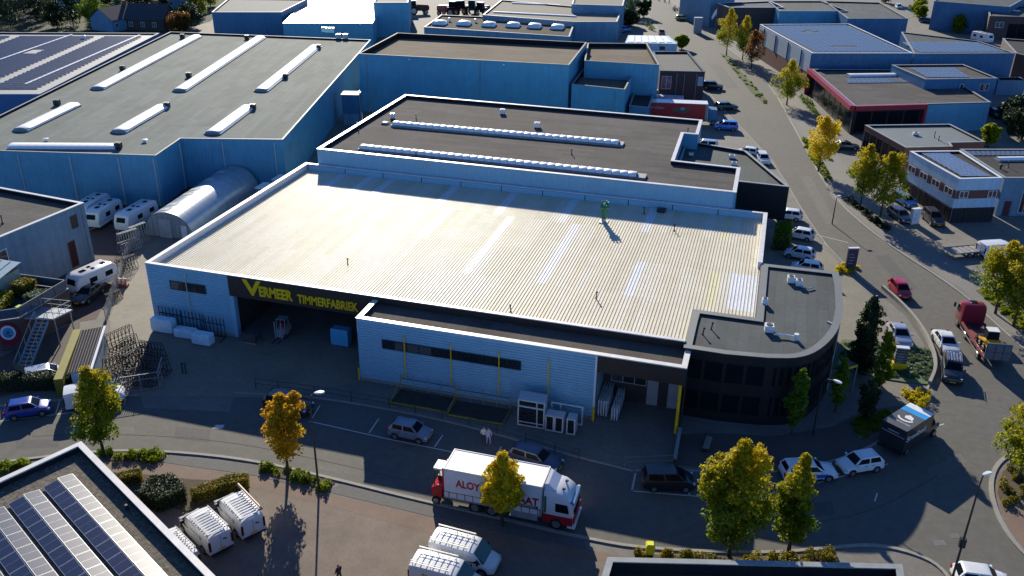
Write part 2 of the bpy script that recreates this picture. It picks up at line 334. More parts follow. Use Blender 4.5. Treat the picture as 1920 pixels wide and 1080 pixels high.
sheet('office_lot', [(1.42, 108.27), (2.01, 119.62), (5.48, 121.76), (8.25, 118.67), (12.41, 106.04), (14.98, 99.46), (17.46, 90.06), (18.35, 86.41), (10.08, 89.51), (11.21, 106.45)], .008, mat('office_lot_paving', (.215, .20, .155), .85, var=.16, scale=3, stain=.35, sscale=.25))
sheet('footpath', [(-38.55, 326.78), (-15.48, 259.35), (-0.31, 212.61), (6.65, 166.41), (11.25, 135.88), (16.91, 120.89), (24.69, 107.19), (27.63, 97.75), (30.68, 93.63), (32.33, 101.57), (27.40, 111.62), (20.19, 125.51), (15.44, 139.72), (10.18, 169.37), (3.57, 208.53), (-11.18, 259.27), (-34.53, 328.33)], .008, mat('footpath_paving', (.20, .19, .17), .85, var=.15, scale=3, stain=.3))
sheet('right_corner_paving', [(22.32, 60.31), (21.64, 62.98), (21.48, 66.93), (22.33, 70.09), (23.81, 72.46), (31.03, 77.11), (29.73, 64.52), (24.69, 58.31)], .012, G_PINK)
sheet('office_terrace', [(-3.74, 67.60), (-1.29, 68.61), (4.14, 69.78), (9.13, 72.87), (12.03, 76.45), (15.42, 78.44), (16.75, 77.92), (12.63, 71.42), (9.00, 67.65), (3.44, 64.27), (-0.82, 63.33), (-3.51, 63.10)], .020, mat('office_slabs', (.10, .085, .075), .85, var=.15, scale=3, stain=.3))

sheet('garden_ground', [(-209.99, 199.11), (-186.43, 207.76), (-158.93, 216.15), (-159.31, 235.92), (-183.19, 284.18), (-250.58, 340.15), (-327.94, 308.18)], .02, mat('garden_lawn', (.03, .045, .014), .95, var=.5, scale=.6, bump=.8, bscale=20))
# planting beds (soil), with kerb edging
def bed(poly, m=G_EARTH, z=.06, name='planting_bed'):
    p = ccw(poly); mb = MB(); mb.prism(p, -.01, z, 0, bottom=False); o = mb.build(name, m); return structure(o)
BEDS = [[(-50.58, 50.42), (-45.35, 51.96), (-44.70, 51.92), (-44.58, 50.88), (-48.86, 49.71)], [(-36.59, 52.89), (-33.04, 53.09), (-29.53, 52.58), (-29.76, 51.52), (-32.34, 51.79), (-35.80, 51.95)], [(-5.11, 51.47), (-1.00, 52.55), (4.22, 53.97), (8.70, 55.98), (8.66, 54.42), (2.82, 51.91), (-4.01, 50.66)],
        [(-56.78, 46.66), (-55.44, 47.53), (-54.29, 47.43), (-55.81, 45.63)], [(22.59, 70.17), (24.47, 72.67), (28.54, 75.36), (27.46, 70.56), (23.37, 66.82), (21.82, 64.66), (21.64, 66.98)]]
for b_ in BEDS: bed(b_)
bed([(-13.89, 239.24), (-12.13, 237.05), (-0.44, 192.25), (-0.77, 189.39), (-3.95, 198.23)], G_GRASS, .05, 'grass_strip')
bed([(6.01, 165.49), (7.11, 167.27), (10.94, 144.73), (9.72, 143.52)], G_GRASS, .05, 'grass_strip')
bed([(5.33, 198.99), (6.74, 200.45), (9.96, 184.79), (8.74, 183.12)], G_GRASS, .05, 'grass_strip')
bed([(12.07, 135.67), (13.03, 136.95), (18.22, 124.87), (17.43, 123.41)], G_EARTH, .05)
bed([(26.16, 107.35), (27.50, 108.54), (31.62, 98.13), (30.68, 93.63)], G_GRASS, .05, 'grass_strip')
bed([(10.52, 89.89), (13.86, 90.70), (17.01, 90.74), (19.70, 90.76), (19.53, 86.78), (18.33, 83.05), (16.28, 82.82), (14.34, 82.83), (9.40, 83.61)], mat('ground_cover_green', (.10, .15, .07), .95, var=.4, scale=5, bump=.6, bscale=12), .10)
bed([(11.00, 74.33), (13.91, 77.04), (15.29, 77.01), (13.26, 74.15), (11.31, 71.42)], mat('ground_cover_green', (.10, .15, .07), .95, var=.4, scale=5, bump=.6, bscale=12), .08)
bed([(-46.58, 47.76), (-44.98, 48.97), (-40.67, 49.58), (-36.21, 50.59), (-36.50, 49.10), (-38.79, 46.06), (-41.89, 46.43), (-44.29, 46.71)], G_EARTH, .07)

kerb([(-57.00, 46.90), (-50.81, 50.50), (-44.98, 52.31), (-37.10, 53.34), (-29.16, 52.98), (-22.55, 52.57), (-15.07, 52.37), (-8.99, 52.05), (-4.45, 52.25), (4.21, 54.37), (8.71, 56.45), (11.76, 57.74), (14.34, 57.64), (16.23, 56.72), (17.07, 53.85)], .28)
kerb([(-6.71, 61.29), (-0.79, 63.04), (3.46, 63.90), (8.99, 67.27), (12.61, 71.00), (15.59, 75.31), (16.87, 78.14), (18.33, 83.05)], .2)
kerb([(-44.38, 61.91), (-37.13, 63.50), (-29.57, 63.70), (-21.76, 63.29), (-13.08, 61.85), (-6.78, 61.19)], .18)
kerb([(-48.48, 322.96), (-32.23, 264.36), (-12.41, 192.86), (1.79, 151.72), (8.26, 119.65), (12.50, 108.15), (14.70, 104.01)], .16, .06)
kerb([(-39.77, 326.31), (-16.05, 257.50), (-1.12, 212.33), (6.01, 166.19), (10.71, 135.71), (16.41, 120.34), (24.35, 106.78), (27.31, 97.40), (29.93, 90.04)], .25, .1)
kerb([(28.93, 79.01), (23.49, 73.00), (21.88, 70.33), (21.07, 66.81), (21.27, 62.55), (22.22, 59.81), (24.30, 56.57)], .35, .1)
kerb([(-63.39, 53.73), (-57.85, 56.75), (-52.53, 58.98)], .18)
kerb([(18.33, 83.05), (19.35, 86.51), (19.48, 90.69), (18.82, 95.74), (17.44, 100.38), (15.57, 104.58)], .3, .45, name='garden_wall_kerb')

for a_ in [[(-27.49, 59.41), (-21.36, 59.29)], [(-35.61, 59.86), (-27.49, 59.41)], [(-21.36, 59.29), (-13.82, 58.94)], [(-6.36, 58.65), (-1.31, 59.51)], [(7.75, 64.06), (13.50, 68.51)], [(-61.58, 51.79), (-56.34, 54.92)],
           [(-23.56, 61.37), (-23.62, 59.55)], [(-29.90, 62.07), (-29.80, 59.77)], [(-35.89, 62.47), (-35.58, 60.31)], [(-12.56, 60.84), (-12.73, 59.06)], [(-6.57, 60.96), (-6.52, 58.81)], [(-2.19, 61.07), (-2.05, 59.35)],
           [(-58.90, 56.05), (-57.67, 54.07)], [(-18.18, 61.23), (-18.30, 59.30)], [(17.25, 74.95), (18.83, 76.32)], [(12.28, 118.06), (8.26, 119.65)], [(9.24, 117.08), (10.18, 114.61)], [(12.37, 64.13), (12.10, 63.01)]]:
    line(a_)
# repaired patches, tyre-darkened lanes and worn seams in the asphalt
G_PATCH = mat('asphalt_patch', (.085, .083, .08), .85, var=.2, scale=3, stain=.3, sscale=.6); G_PATCH2 = mat('asphalt_patch_pale', (.135, .13, .118), .85, var=.2, scale=3, stain=.3, sscale=.6)
for pl_, m_ in (([(-55.32, 52.37), (-49.91, 54.55), (-49.20, 53.76), (-54.45, 51.47)], G_PATCH2), ([(-46.36, 55.66), (-43.19, 56.13), (-42.25, 54.43), (-45.48, 54.08)], G_PATCH), ([(-31.91, 54.64), (-29.00, 54.63), (-28.81, 53.81), (-31.67, 53.81)], G_PATCH2), ([(4.82, 60.10), (8.85, 62.02), (9.01, 60.40), (4.94, 58.50)], G_PATCH), ([(16.65, 68.72), (19.56, 71.94), (20.00, 70.67), (16.99, 67.34)], G_PATCH2), ([(6.09, 144.49), (7.72, 144.48), (11.14, 124.63), (9.58, 124.12)], G_PATCH2), ([(15.37, 114.49), (17.03, 115.38), (19.59, 106.02), (18.00, 104.76)], G_PATCH), ([(-15.31, 225.23), (-12.85, 226.10), (-6.97, 202.25), (-9.48, 200.86)], G_PATCH), ([(-58.10, 49.85), (-54.75, 51.05), (-53.99, 50.15), (-57.18, 48.85)], G_PATCH)):
    sheet('asphalt_patch', pl_, .0085, m_)
for pts_ in ([(-57.26, 50.76), (-50.56, 53.26), (-41.21, 55.08), (-32.11, 55.04), (-24.29, 54.62)], [(6.44, 58.32), (12.01, 61.65), (17.42, 68.20)]):
    structure(strip(smooth_poly(pts_, 2), .05, .0105, .0110, MB()).build('road_seam', mat('tar_seam', (.06, .06, .058), .9, var=.3, spec=.1)))
# utility covers set in the asphalt
for c_, s_ in (((-42.80, 56.76), 1.0), ((16.43, 59.35), .9), ((17.61, 60.50), .7), ((-10.84, 56.65), .35), ((-22.05, 59.87), .35), ((-40.92, 45.73), .5)):
    mb = MB(); mb.obox(c_, s_, s_*.7, -.01, .014, .3); structure(mb.build('manhole_cover', mat('cover_metal', (.16, .155, .15), .6, .3, var=.2)))
mb = MB(); mb.obox((-42.76, 56.77), .75, .5, .013, .018, .3); structure(mb.build('road_marking', G_LINE))

# ================================================================ buildings
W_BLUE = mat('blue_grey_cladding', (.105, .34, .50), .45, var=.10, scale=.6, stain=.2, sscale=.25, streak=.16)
W_BLUE2 = mat('slate_blue_cladding', (.14, .28, .41), .5, var=.10, scale=.6, stain=.25, sscale=.25, streak=.3)
W_LIGHT = mat('light_grey_cladding', (.34, .44, .52), .45, var=.08, scale=.8, stain=.2, sscale=.3, streak=.3)
W_DBLUE = mat('dark_blue_cladding', (.05, .17, .32), .5, var=.12, scale=.6, stain=.25, sscale=.25, streak=.3)
W_DARK = mat('black_cladding', (.011, .010, .012), .55, var=.2, scale=1.5)
W_BRICK = mat('dark_brown_brick', (.085, .055, .048), .85, var=.25, scale=6)
W_BRICKR = mat('red_brown_brick', (.17, .07, .05), .85, var=.25, scale=6)
W_RENDER = mat('grey_render', (.20, .29, .37), .8, var=.12, scale=1.5, stain=.3, streak=.3)
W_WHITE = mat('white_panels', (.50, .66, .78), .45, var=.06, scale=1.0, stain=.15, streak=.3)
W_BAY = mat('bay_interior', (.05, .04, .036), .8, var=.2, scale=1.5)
RF_BIT = rollmat('bitumen_brown', (.118, .110, .106), 1.0, var=.12)
RF_BITG = rollmat('bitumen_grey', (.150, .180, .172), 1.0, ang=R(-14.5)+PI/2, var=.13, rough=.85, spec=.15)
RF_TAN = rollmat('bitumen_tan', (.19, .155, .12), 1.0, var=.08)
RF_SLATE = rollmat('bitumen_slate', (.078, .092, .096), 1.0, ang=PI/2, var=.12, rough=.8, spec=.2)
RF_DARK = rollmat('bitumen_dark', (.07, .068, .066), 1.0, var=.1, stain=.25)
RF_WHITE = mat('white_roof_sheet', (.66, .64, .60), .38, var=.08, scale=1.5, stain=.25, sscale=.5, spec=.7)
RF_CREAM = mat('cream_roof', (.27, .255, .21), .85, spec=.08, var=.08, scale=1.5, stain=.2, sscale=.5)
M_PV = mat('solar_cells', (.030, .040, .075), .35, var=.3, scale=6, spec=.4)
M_PVF = mat('solar_frame', (.62, .63, .65), .35, .6, var=.05)

M_UPSTAND = mat('bitumen_upstand', (.025, .024, .024), .9, var=.2, spec=.1)
M_TANCAP = mat('cream_coping', (.31, .295, .25), .7, spec=.15, var=.12, stain=.3, sscale=.8)
M_SLATECAP = mat('slate_coping', (.13, .145, .15), .6, var=.12, stain=.2)
def centre(poly): return (sum(p[0] for p in poly)/len(poly), sum(p[1] for p in poly)/len(poly))
def building(name, label, poly, z, wall, roof, cap, cat='building', drop=.4, t=.3, z0=0.0, capt=.08, group=None, ribs=0.0):
    P = ccw(poly); c = centre(P); r = thing(name, label, cat, (c[0], c[1], 0), off=True, group=group)
    I = inset(P, t); mb = MB(); n = len(P)
    for k in range(n):
        j = (k+1) % n
        mb.quad((*P[k], z0), (*P[j], z0), (*P[j], z), (*P[k], z)); mb.quad((*I[j], z-drop), (*I[k], z-drop), (*I[k], z), (*I[j], z), 1)
    mb.build('wall', [wall, M_UPSTAND], r, fix=False)
    rf = MB(); rf.add([(x, y, z-drop) for x, y in I], [tuple(range(n))]); rf.build('roof', roof, r, fix=False)
    MB().ring(inset(P, -.05), inset(P, t+.04), z, z+capt).build('parapet_coping', cap, r)
    if ribs:
        for k in range(n):
            a = Vector(P[k]); e = Vector(P[(k+1) % n])-a; L_ = e.length; u = e.normalized(); o = Vector((u.y, -u.x)); prof = []; s = .0
            if L_ < 2 or (o.y > .3 and o.x < .3): continue
            while s < L_-ribs: prof += [(s, .006), (s+ribs*.55, .006), (s+ribs*.62, .04), (s+ribs*.93, .04)]; s += ribs
            rg = [[(*(a+u*q+o*d_), z_) for q, d_ in prof] for z_ in (z0+.02, z-.02)]
            MB().loft(rg, cap=False, closed=False).build('ribbed_cladding', wall, r, fix=False)
    return r
def frame_on(p0, p1):
    a = Vector((*p0, 0)); b = Vector((*p1, 0)); u = (b-a).normalized(); n = Vector((u.y, -u.x, 0)); return a, u, n
def wbox(mb, a, u, n, s0, s1, z0, z1, d0, d1, mi=0):
    """box on a wall: s along it, z up, d outwards"""
    q = [(s, d, z) for s, d in ((s0, d0), (s1, d0), (s1, d1), (s0, d1)) for z in (0,)]
    vs = []
    for z in (z0, z1):
        for s, d, _ in q:
            p = a+u*s+n*d; vs.append((p.x, p.y, z))
    mb.add(vs, [(3, 2, 1, 0), (4, 5, 6, 7), (0, 1, 5, 4), (1, 2, 6, 5), (2, 3, 7, 6), (3, 0, 4, 7)], mi)
def window(root, p0, p1, s0, s1, z0, z1, cols=1, frame=None, glass=None, fw=.07, proud=.05, name='window', rows=1):
    """framed window on the wall running p0->p1 (outside on the right-hand side)"""
    a, u, n = frame_on(p0, p1); fb = MB()
    wbox(fb, a, u, n, s0, s1, z0, z0+fw, .004, proud); wbox(fb, a, u, n, s0, s1, z1-fw, z1, .004, proud)
    wbox(fb, a, u, n, s0, s0+fw, z0+fw, z1-fw, .004, proud); wbox(fb, a, u, n, s1-fw, s1, z0+fw, z1-fw, .004, proud)
    w = (s1-s0-fw)/cols
    for k in range(1, cols): wbox(fb, a, u, n, s0+w*k, s0+w*k+fw, z0+fw, z1-fw, .004, proud)
    o = fb.build(name, frame or M_WHITE, root)
    for k in range(cols):
        pb = MB(); wbox(pb, a, u, n, s0+w*k+fw, s0+w*(k+1), z0+fw, z1-fw, .003, .015+.004*((k*7) % 3)); pb.build('pane', glass or (M_BLIND if random.random() < .3 else M_WGLASS), o)
    return o
def door(root, p0, p1, s0, s1, z0, z1, m, name='door'):
    a, u, n = frame_on(p0, p1); fb = MB(); wbox(fb, a, u, n, s0, s1, z0, z1, .004, .05); o = fb.build(name, m, root)
    hb = MB(); wbox(hb, a, u, n, s1-.25, s1-.12, z0+1.0, z0+1.06, .05, .11); hb.build('handle', M_STEEL, o); return o
def pipe(root, p0, p1, s, z0, z1, m, r=.06, name='downpipe'):
    a, u, n = frame_on(p0, p1); p = a+u*s+n*(r+.02); mb = MB(); mb.cyl((p.x, p.y, z0), (p.x, p.y, z1), r, n=8)
    for z in (z0+.6, z1-.4): mb.cyl((p.x, p.y, z), (p.x, p.y, z+.08), r*1.35, n=8)
    return mb.build(name, m, root, smooth=40)
def barrel(root, a, b, z, w, h, name='barrel_skylight', m=None):
    """barrel-vault rooflight between ground-plan points a and b: kerb, vault, end caps"""
    A = Vector(a); B = Vector(b); u = (B-A).normalized(); n = Vector((-u.y, u.x)); L = (B-A).length; k = 12
    def ring(s, sc=1.0): return [(*(A+u*s+n*(math.cos(PI*i/k)*w/2*sc)), z+.18+math.sin(PI*i/k)*h*sc) for i in range(k+1)]
    nseg = max(2, int(L/1.2)); mb = MB(); rings = [ring(0, .93), ring(.06, 1)]+[ring(.06+(L-.12)*i/nseg) for i in range(1, nseg+1)]+[ring(L, .93)]
    mb.loft(rings, 0, cap=False, closed=False); o = mb.build(name, m or M_SKYL, root, smooth=60)
    kb = MB(); kb.obox(tuple((A+B)/2), L+.2, w+.2, z-.02, z+.2, math.atan2(u.y, u.x)); kb.build('kerb_frame', M_GREYCAP, o)
    for s_ in (.01, L-.01): e_ = ring(s_, .92); MB().add(e_, [tuple(range(len(e_)))]).build('end_cap', M_GREYCAP, o, fix=False)
    rb = MB()
    for i in range(1, nseg):
        s = .35+(L-.7)*i/nseg; r0 = ring(s-.02, 1.012); r1 = ring(s+.02, 1.012); rb.loft([r0, r1], 0, cap=False, closed=False)
    rb.build('glazing_bars', M_WHITE, o); return o
def dome(root, c, z, sx, sy, h, rz=0.0):
    mb = MB(); rings = []
    for q, sc in ((0, 1.0), (.35, .96), (.7, .8), (.92, .5), (1.0, .12)):
        rings.append([(x*sc, y*sc, z+.25+q*h) for x, y in ((-sx/2, -sy/2), (0, -sy/2*1.02), (sx/2, -sy/2), (sx/2*1.02, 0), (sx/2, sy/2), (0, sy/2*1.02), (-sx/2, sy/2), (-sx/2*1.02, 0))])
    mb.loft(rings); mb.xf(Matrix.Translation((*c, 0)) @ Matrix.Rotation(rz, 4, 'Z')); o = mb.build('dome_skylight', M_SKYL, root, smooth=50)
    MB().obox(c, sx+.1, sy+.1, z-.02, z+.25, rz).build('kerb_frame', M_GREYCAP, o); return o
def vent(root, c, z, r=.2, h=.7, m=None, name='roof_vent'):
    mb = MB(); mb.cyl((*c, z-.02), (*c, z+h*.7), r*.7, n=10); mb.cyl((*c, z+h*.62), (*c, z+h*.86), r*1.15, n=12); mb.cyl((*c, z+h*.86), (*c, z+h), r*1.15, r*.5, 12)
    return mb.build(name, m or M_DSTEEL, root, smooth=40)
def hvac(root, c, z, sx, sy, h, rz=0.0, m=None, name='air_unit'):
    mb = MB(); mb.obox(c, sx, sy, z+.12, z+h, rz); o = mb.build(name, m or M_LAMP, root)
    fb = MB(); fb.obox(c, sx*.8, sy*1.1, z-.01, z+.12, rz); fb.cyl((*c, z+h), (*c, z+h+.05), min(sx, sy)*.36, n=14); fb.build('fan_grille', M_DSTEEL, o); return o
def stick(root, c, z, h, lean=(0, 0), name='vent_pipe'):
    mb = MB(); mb.cyl((*c, z-.02), (c[0]+lean[0], c[1]+lean[1], z+h), .06, n=7); mb.cyl((c[0]+lean[0], c[1]+lean[1], z+h), (c[0]+lean[0], c[1]+lean[1], z+h+.12), .13, .06, 8); mb.cyl((*c, z-.02), (*c, z+.12), .2, .08, 8)
    return mb.build(name, M_DSTEEL, root, smooth=40)

# ---- the joinery works: main hall with annex -------------------------------------------------
X0, X1, Y0, Y1, ZM, ZD = -59.9, 1.4, 71.7, 106.7, 7.0, 6.3
fac = thing('factory_hall', 'large joinery works with glaring cream ribbed metal roof and yellow sign over its bay', 'factory', (-29, 89, 0), off=True)
mb = MB()
def wq(x0, y0, x1, y1, z0, z1, mi=0): mb.quad((x0, y0, z0), (x1, y1, z0), (x1, y1, z1), (x0, y0, z1), mi)
wq(X0, Y1, X0, Y0, 0, ZM); wq(X1, Y1, X0, Y1, 0, ZM); wq(X1, 91.4, X1, Y1, 0, ZM); wq(X1, 78.5, X1, 91.4, 0, ZD+.3)
wq(X0, Y0, -50.2, Y0, 0, ZM); wq(-34.25, Y0, -4.4, Y0, 0, ZM, 1); wq(-4.4, Y0, -4.4, 78.5, 0, ZD+.3, 1); wq(-4.4, 78.5, X1, 78.5, 0, ZD+.3, 1)
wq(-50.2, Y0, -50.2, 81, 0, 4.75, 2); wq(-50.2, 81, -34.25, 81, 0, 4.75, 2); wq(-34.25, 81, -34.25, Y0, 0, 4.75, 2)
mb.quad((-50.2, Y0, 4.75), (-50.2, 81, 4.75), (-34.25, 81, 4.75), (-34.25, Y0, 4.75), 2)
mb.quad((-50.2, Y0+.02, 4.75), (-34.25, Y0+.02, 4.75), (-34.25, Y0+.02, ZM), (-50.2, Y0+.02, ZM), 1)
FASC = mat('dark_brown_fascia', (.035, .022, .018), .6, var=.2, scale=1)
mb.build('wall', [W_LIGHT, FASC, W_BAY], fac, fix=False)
# coping and parapet inner faces
outl = [(X0, Y0), (-4.4, Y0), (-4.4, 78.5), (X1, 78.5), (X1, Y1), (X0, Y1)]
innr = inset(outl, .38)
mb = MB()
mb.quad((X0+.38, Y1-.38, ZD-.05), (X0+.38, Y0+.38, ZD-.05), (X0+.38, Y0+.38, ZM), (X0+.38, Y1-.38, ZM)); mb.quad((X0+.38, Y0+.38, ZD-.05), (-4.4, Y0+.38, ZD-.05), (-4.4, Y0+.38, ZM), (X0+.38, Y0+.38, ZM))
mb.quad((X1-.38, Y1-.38, ZD-.05), (X0+.38, Y1-.38, ZD-.05), (X0+.38, Y1-.38, ZM), (X1-.38, Y1-.38, ZM)); mb.quad((X1-.38, 91.4, ZD-.05), (X1-.38, Y1-.38, ZD-.05), (X1-.38, Y1-.38, ZM), (X1-.38, 91.4, ZM)); mb.quad((X1, 91.4, ZD-.05), (X1-.38, 91.4, ZD-.05), (X1-.38, 91.4, ZM), (X1, 91.4, ZM))
mb.build('parapet', M_WHITE, fac, fix=False)
for x0_, x1_, y0_, y1_ in ((X0-.07, X0+.42, Y0-.07, Y1+.07), (X0+.42, -4.4, Y0-.07, Y0+.34), (X0+.42, X1-.42, Y1-.42, Y1-.005), (X1-.42, X1+.07, 91.35, Y1-.005)):
    n_ = max(1, round(max(x1_-x0_, y1_-y0_)/4.0))
    for k in range(n_):     # coping in 4 m lengths, a hair apart
        if x1_-x0_ > y1_-y0_: MB().box(x0_+(x1_-x0_)*k/n_+.012, x0_+(x1_-x0_)*(k+1)/n_-.012, y0_, y1_, ZM+random.uniform(0, .008), ZM+.09+random.uniform(0, .012)).build('coping_length', M_CAP, fac)
        else: MB().box(x0_, x1_, y0_+(y1_-y0_)*k/n_+.012, y0_+(y1_-y0_)*(k+1)/n_-.012, ZM+random.uniform(0, .008), ZM+.09+random.uniform(0, .012)).build('coping_length', M_CAP, fac)
MB().box(X1-.1, X1+.04, 78.45, 91.3, ZD-.1, ZM-.15).build('verge_trim', FASC, fac); MB().box(-4.45, X1-.1, 78.4, 78.55, ZD-.1, ZM-.15).build('verge_trim', FASC, fac); MB().box(-4.45, -4.3, Y0+.4, 78.4, ZD-.1, ZM-.15).build('verge_trim', FASC, fac)
# ribbed roof sheets, laid in courses; some are clear rooflight sheets
def roofmat(name, c, rough, spec=.75, var=.08):
    m = mat(name, c, rough, var=var, scale=2.2, spec=spec, stain=.3, sscale=.35, scol=(c[0]*.74, c[1]*.70, c[2]*.6))
    return m
RS = [roofmat('cream_roof_sheet', (.68, .63, .50), .55, .18), roofmat('cream_roof_sheet_warm', (.68, .62, .48), .55, .18), roofmat('cream_roof_sheet_pale', (.70, .66, .55), .55, .18), roofmat('cream_roof_sheet_dirty', (.64, .59, .46), .56, .18, .12)]
RL = roofmat('rooflight_sheet', (.72, .73, .74), .45, .3); RLY = roofmat('rooflight_sheet_aged', (.70, .66, .42), .5, .3)
def sheet_mesh(L, m, w=1.0):
    mb = MB(); prof = []
    for k in range(3):
        o = k*w/3; prof += [(o, 0), (o+.215, 0), (o+.24, .06), (o+.31, .06)]
    prof += [(w+.02, 0)]
    mb.loft([[(x, 0, z) for x, z in prof], [(x, L, z-.012) for x, z in prof]], cap=False, closed=False)
    return mb.mesh('roof_sheet', m, fix=False)
SM = {}
def sheet_of(L, m):
    k = (round(L, 2), m.name)
    if k not in SM: SM[k] = sheet_mesh(L, m)
    return SM[k]
lights = {}
for p, mm in (((-20.11, 87.34), RL), ((-20.13, 82.36), RL), ((-20.30, 91.13), RL), ((-11.39, 87.94), RL), ((-11.22, 81.26), RL), ((-0.67, 83.36), RL), ((0.09, 83.60), RL), ((0.75, 83.81), RL), ((-3.06, 99.97), RLY), ((-2.86, 87.87), RLY), ((-2.90, 82.03), RLY),
              ((-53.71, 101.83), RL), ((-49.66, 104.28), RL), ((-46.69, 103.04), RL), ((-38.08, 103.29), RL), ((-29.57, 103.39), RL), ((-28.21, 82.56), RL), ((-36.25, 96.33), RL), ((-22.32, 101.82), RL), ((-12.41, 101.32), RL), ((-28.24, 90.18), RL)):
    lights[(int((p[0]-(X0+.4))//1.0), int((p[1]-(Y0+.4))//8.58))] = mm
for c_ in range(61):
    for r_ in range(4):
        x = X0+.4+c_*1.0; ya = Y0+.36+r_*8.58; L_ = 8.66
        if x > -5.5 and r_ == 0:
            if x > -5.0: ya = 78.85; L_ = 1.6+8.66-8.66+.0
            if x > -5.0: L_ = Y0+.36+8.58+.08-78.85
        if L_ < .3: continue
        m_ = lights.get((c_, r_)) or RS[random.choice((0, 0, 0, 1, 2, 2, 3))]
        o = inst('roof_sheet', sheet_of(L_, m_), fac, (x, ya, ZD+.02*(3-r_)), (random.uniform(-.0006, .0006), random.uniform(-.004, .004), 0))
# cladding of the front: horizontal corrugation, real relief
def hcorr(x0, x1, y, z0, z1, pitch=.27, d=.075):
    mb = MB(); prof = []; z = z0
    while z < z1-pitch*.5: prof += [(z, 0), (z+pitch*.45, 0), (z+pitch*.55, d), (z+pitch*.95, d)]; z += pitch
    prof += [(z1, 0)]
    mb.loft([[(x0, y-.02-q, zz) for zz, q in prof], [(x1, y-.02-q, zz) for zz, q in prof]], cap=False, closed=False); return mb
W_CLAD = mat('white_blue_corrugated_cladding', (.26, .48, .62), .4, var=.07, scale=.8, stain=.2, sscale=.4, streak=.08)
hcorr(-59.9, -50.3, Y0, .25, ZM-.02).build('corrugated_cladding', W_CLAD, fac, fix=False)
MB().box(-50.3, -49.85, Y0-.10, Y0+.5, 0, 4.74).build('bay_corner_post', W_CLAD, fac)
MB().box(-59.9, -50.3, Y0-.09, Y0+.02, 0, .24).build('plinth', M_CONC, fac)
window(fac, (-59.9, Y0-.125), (-50.3, Y0-.125), 2.7, 6.9, 4.5, 5.5, 4, M_BLACK)
pipe(fac, (-59.9, Y0-.125), (-50.3, Y0-.125), 4.7, .2, 6.6, mat('cream_pipe', (.55, .50, .38), .5), .05)
# the open bay: fascia and its yellow sign
MB().box(-50.25, -34.3, Y0-.12, Y0+.0, 4.75, ZM-.02).build('sign_fascia', FASC, fac)
yel = M_YELLOW; yb = Y0-.13
lettering('V', 2.3, (-48.4, yb-.06, 5.28), (1, 0, 0), (0, 0, 1), yel, fac, 'sign_lettering', .05, .07, 1.95)
lettering('ERMEER', 1.5, (-46.75, yb-.07, 5.32), (1, 0, 0), (0, 0, 1), yel, fac, 'sign_lettering', .05, .06, 3.75)
lettering('TIMMERFABRIEK', 1.3, (-42.45, yb-.06, 5.2), (1, 0, 0), (0, 0, 1), yel, fac, 'sign_lettering', .05, .03, 6.55)
for x in (-45.5, -42.2, -38.9): window(fac, (-50.2, 80.98), (-34.3, 80.98), x+48.9, x+48.9+2.1, 2.4, 4.0, 3, M_DSTEEL)
door(fac, (-50.2, 80.98), (-34.3, 80.98), 6.0, 9.8, 0, 3.9, mat('bay_door_grey', (.12, .12, .13), .6), 'roller_door')
# things on the roof
chim = MB(); cx, cy = (-17.09, 99.49)
chim.cyl((cx, cy, ZD), (cx, cy, ZD+.5), .28, n=14, mi=1); chim.cyl((cx, cy, ZD+.5), (cx, cy, ZD+1.7), .32, .36, n=14); chim.cyl((cx, cy, ZD+1.7), (cx, cy, ZD+2.0), .36, .62, n=14); chim.cyl((cx, cy, ZD+2.0), (cx, cy, ZD+2.25), .62, .5, n=14)
for a_ in range(5): chim.cyl((cx+.45*math.cos(a_*1.26), cy+.45*math.sin(a_*1.26), ZD+2.2), (cx+.4*math.cos(a_*1.26), cy+.4*math.sin(a_*1.26), ZD+2.6), .13, .1, 7)
chim.box(cx-.5, cx+.5, cy-.5, cy+.5, ZD-.02, ZD+.12, 1)
chim.build('exhaust_chimney', [M_GREEN, M_STEEL], fac, smooth=40, label='green extractor chimney with flared top')
for p in ((-40.51, 78.94), (-13.91, 79.05), (-21.07, 73.79), (-8.75, 99.37), (-12.92, 103.79)): stick(fac, p, ZD, .75, (random.uniform(-.1, .1), 0))
hvac(fac, (-11.03, 105.17), ZD, 1.1, .9, .35, 0, M_DSTEEL, 'roof_hatch')
# upstand panels along the back of the roof, below the neighbour's wall
for k in range(11):
    xa = X0+.6+k*5.5; MB().box(xa+.06, min(xa+5.44, X1-.6), Y1-.62, Y1-.40, ZD, ZM-.02).build('upstand_panel', W_CLAD, fac)
    MB().box(xa-.06, xa+.06, Y1-.60, Y1-.40, ZD, ZM-.05).build('upstand_joint', M_DSTEEL, fac)

# annex with white coping along the front
ann = thing('factory_annex', 'long low annex with blue-white corrugated front, dark strip window and bright white coping', 'annex', (-19, 69.5, 0), off=True)
AX0, AX1, AY0, AY1, ZA = -34.25, -3.85, 67.75, 71.66, 6.6
mb = MB(); mb.quad((AX0, AY1, 0), (AX0, AY0, 0), (AX0, AY0, ZA), (AX0, AY1, ZA)); mb.quad((AX0, AY0, 0), (-11.45, AY0, 0), (-11.45, AY0, ZA), (AX0, AY0, ZA)); mb.quad((-11.45, AY0, 0), (-11.45, AY1, 0), (-11.45, AY1, 4.9), (-11.45, AY0, 4.9))
mb.quad((-11.45, AY1-.03, 0), (AX1, AY1-.03, 0), (AX1, AY1-.03, 4.9), (-11.45, AY1-.03, 4.9), 1); mb.quad((AX1, AY1, 0), (AX1, AY0, 0), (AX1, AY0, ZA), (AX1, AY1, ZA), 1)
mb.quad((-11.45, AY0, 4.9), (-11.45, AY1, 4.9), (AX1, AY1, 4.9), (AX1, AY0, 4.9), 1); mb.quad((-11.45, AY0, 4.9), (AX1, AY0, 4.9), (AX1, AY0, ZA), (-11.45, AY0, ZA), 2)
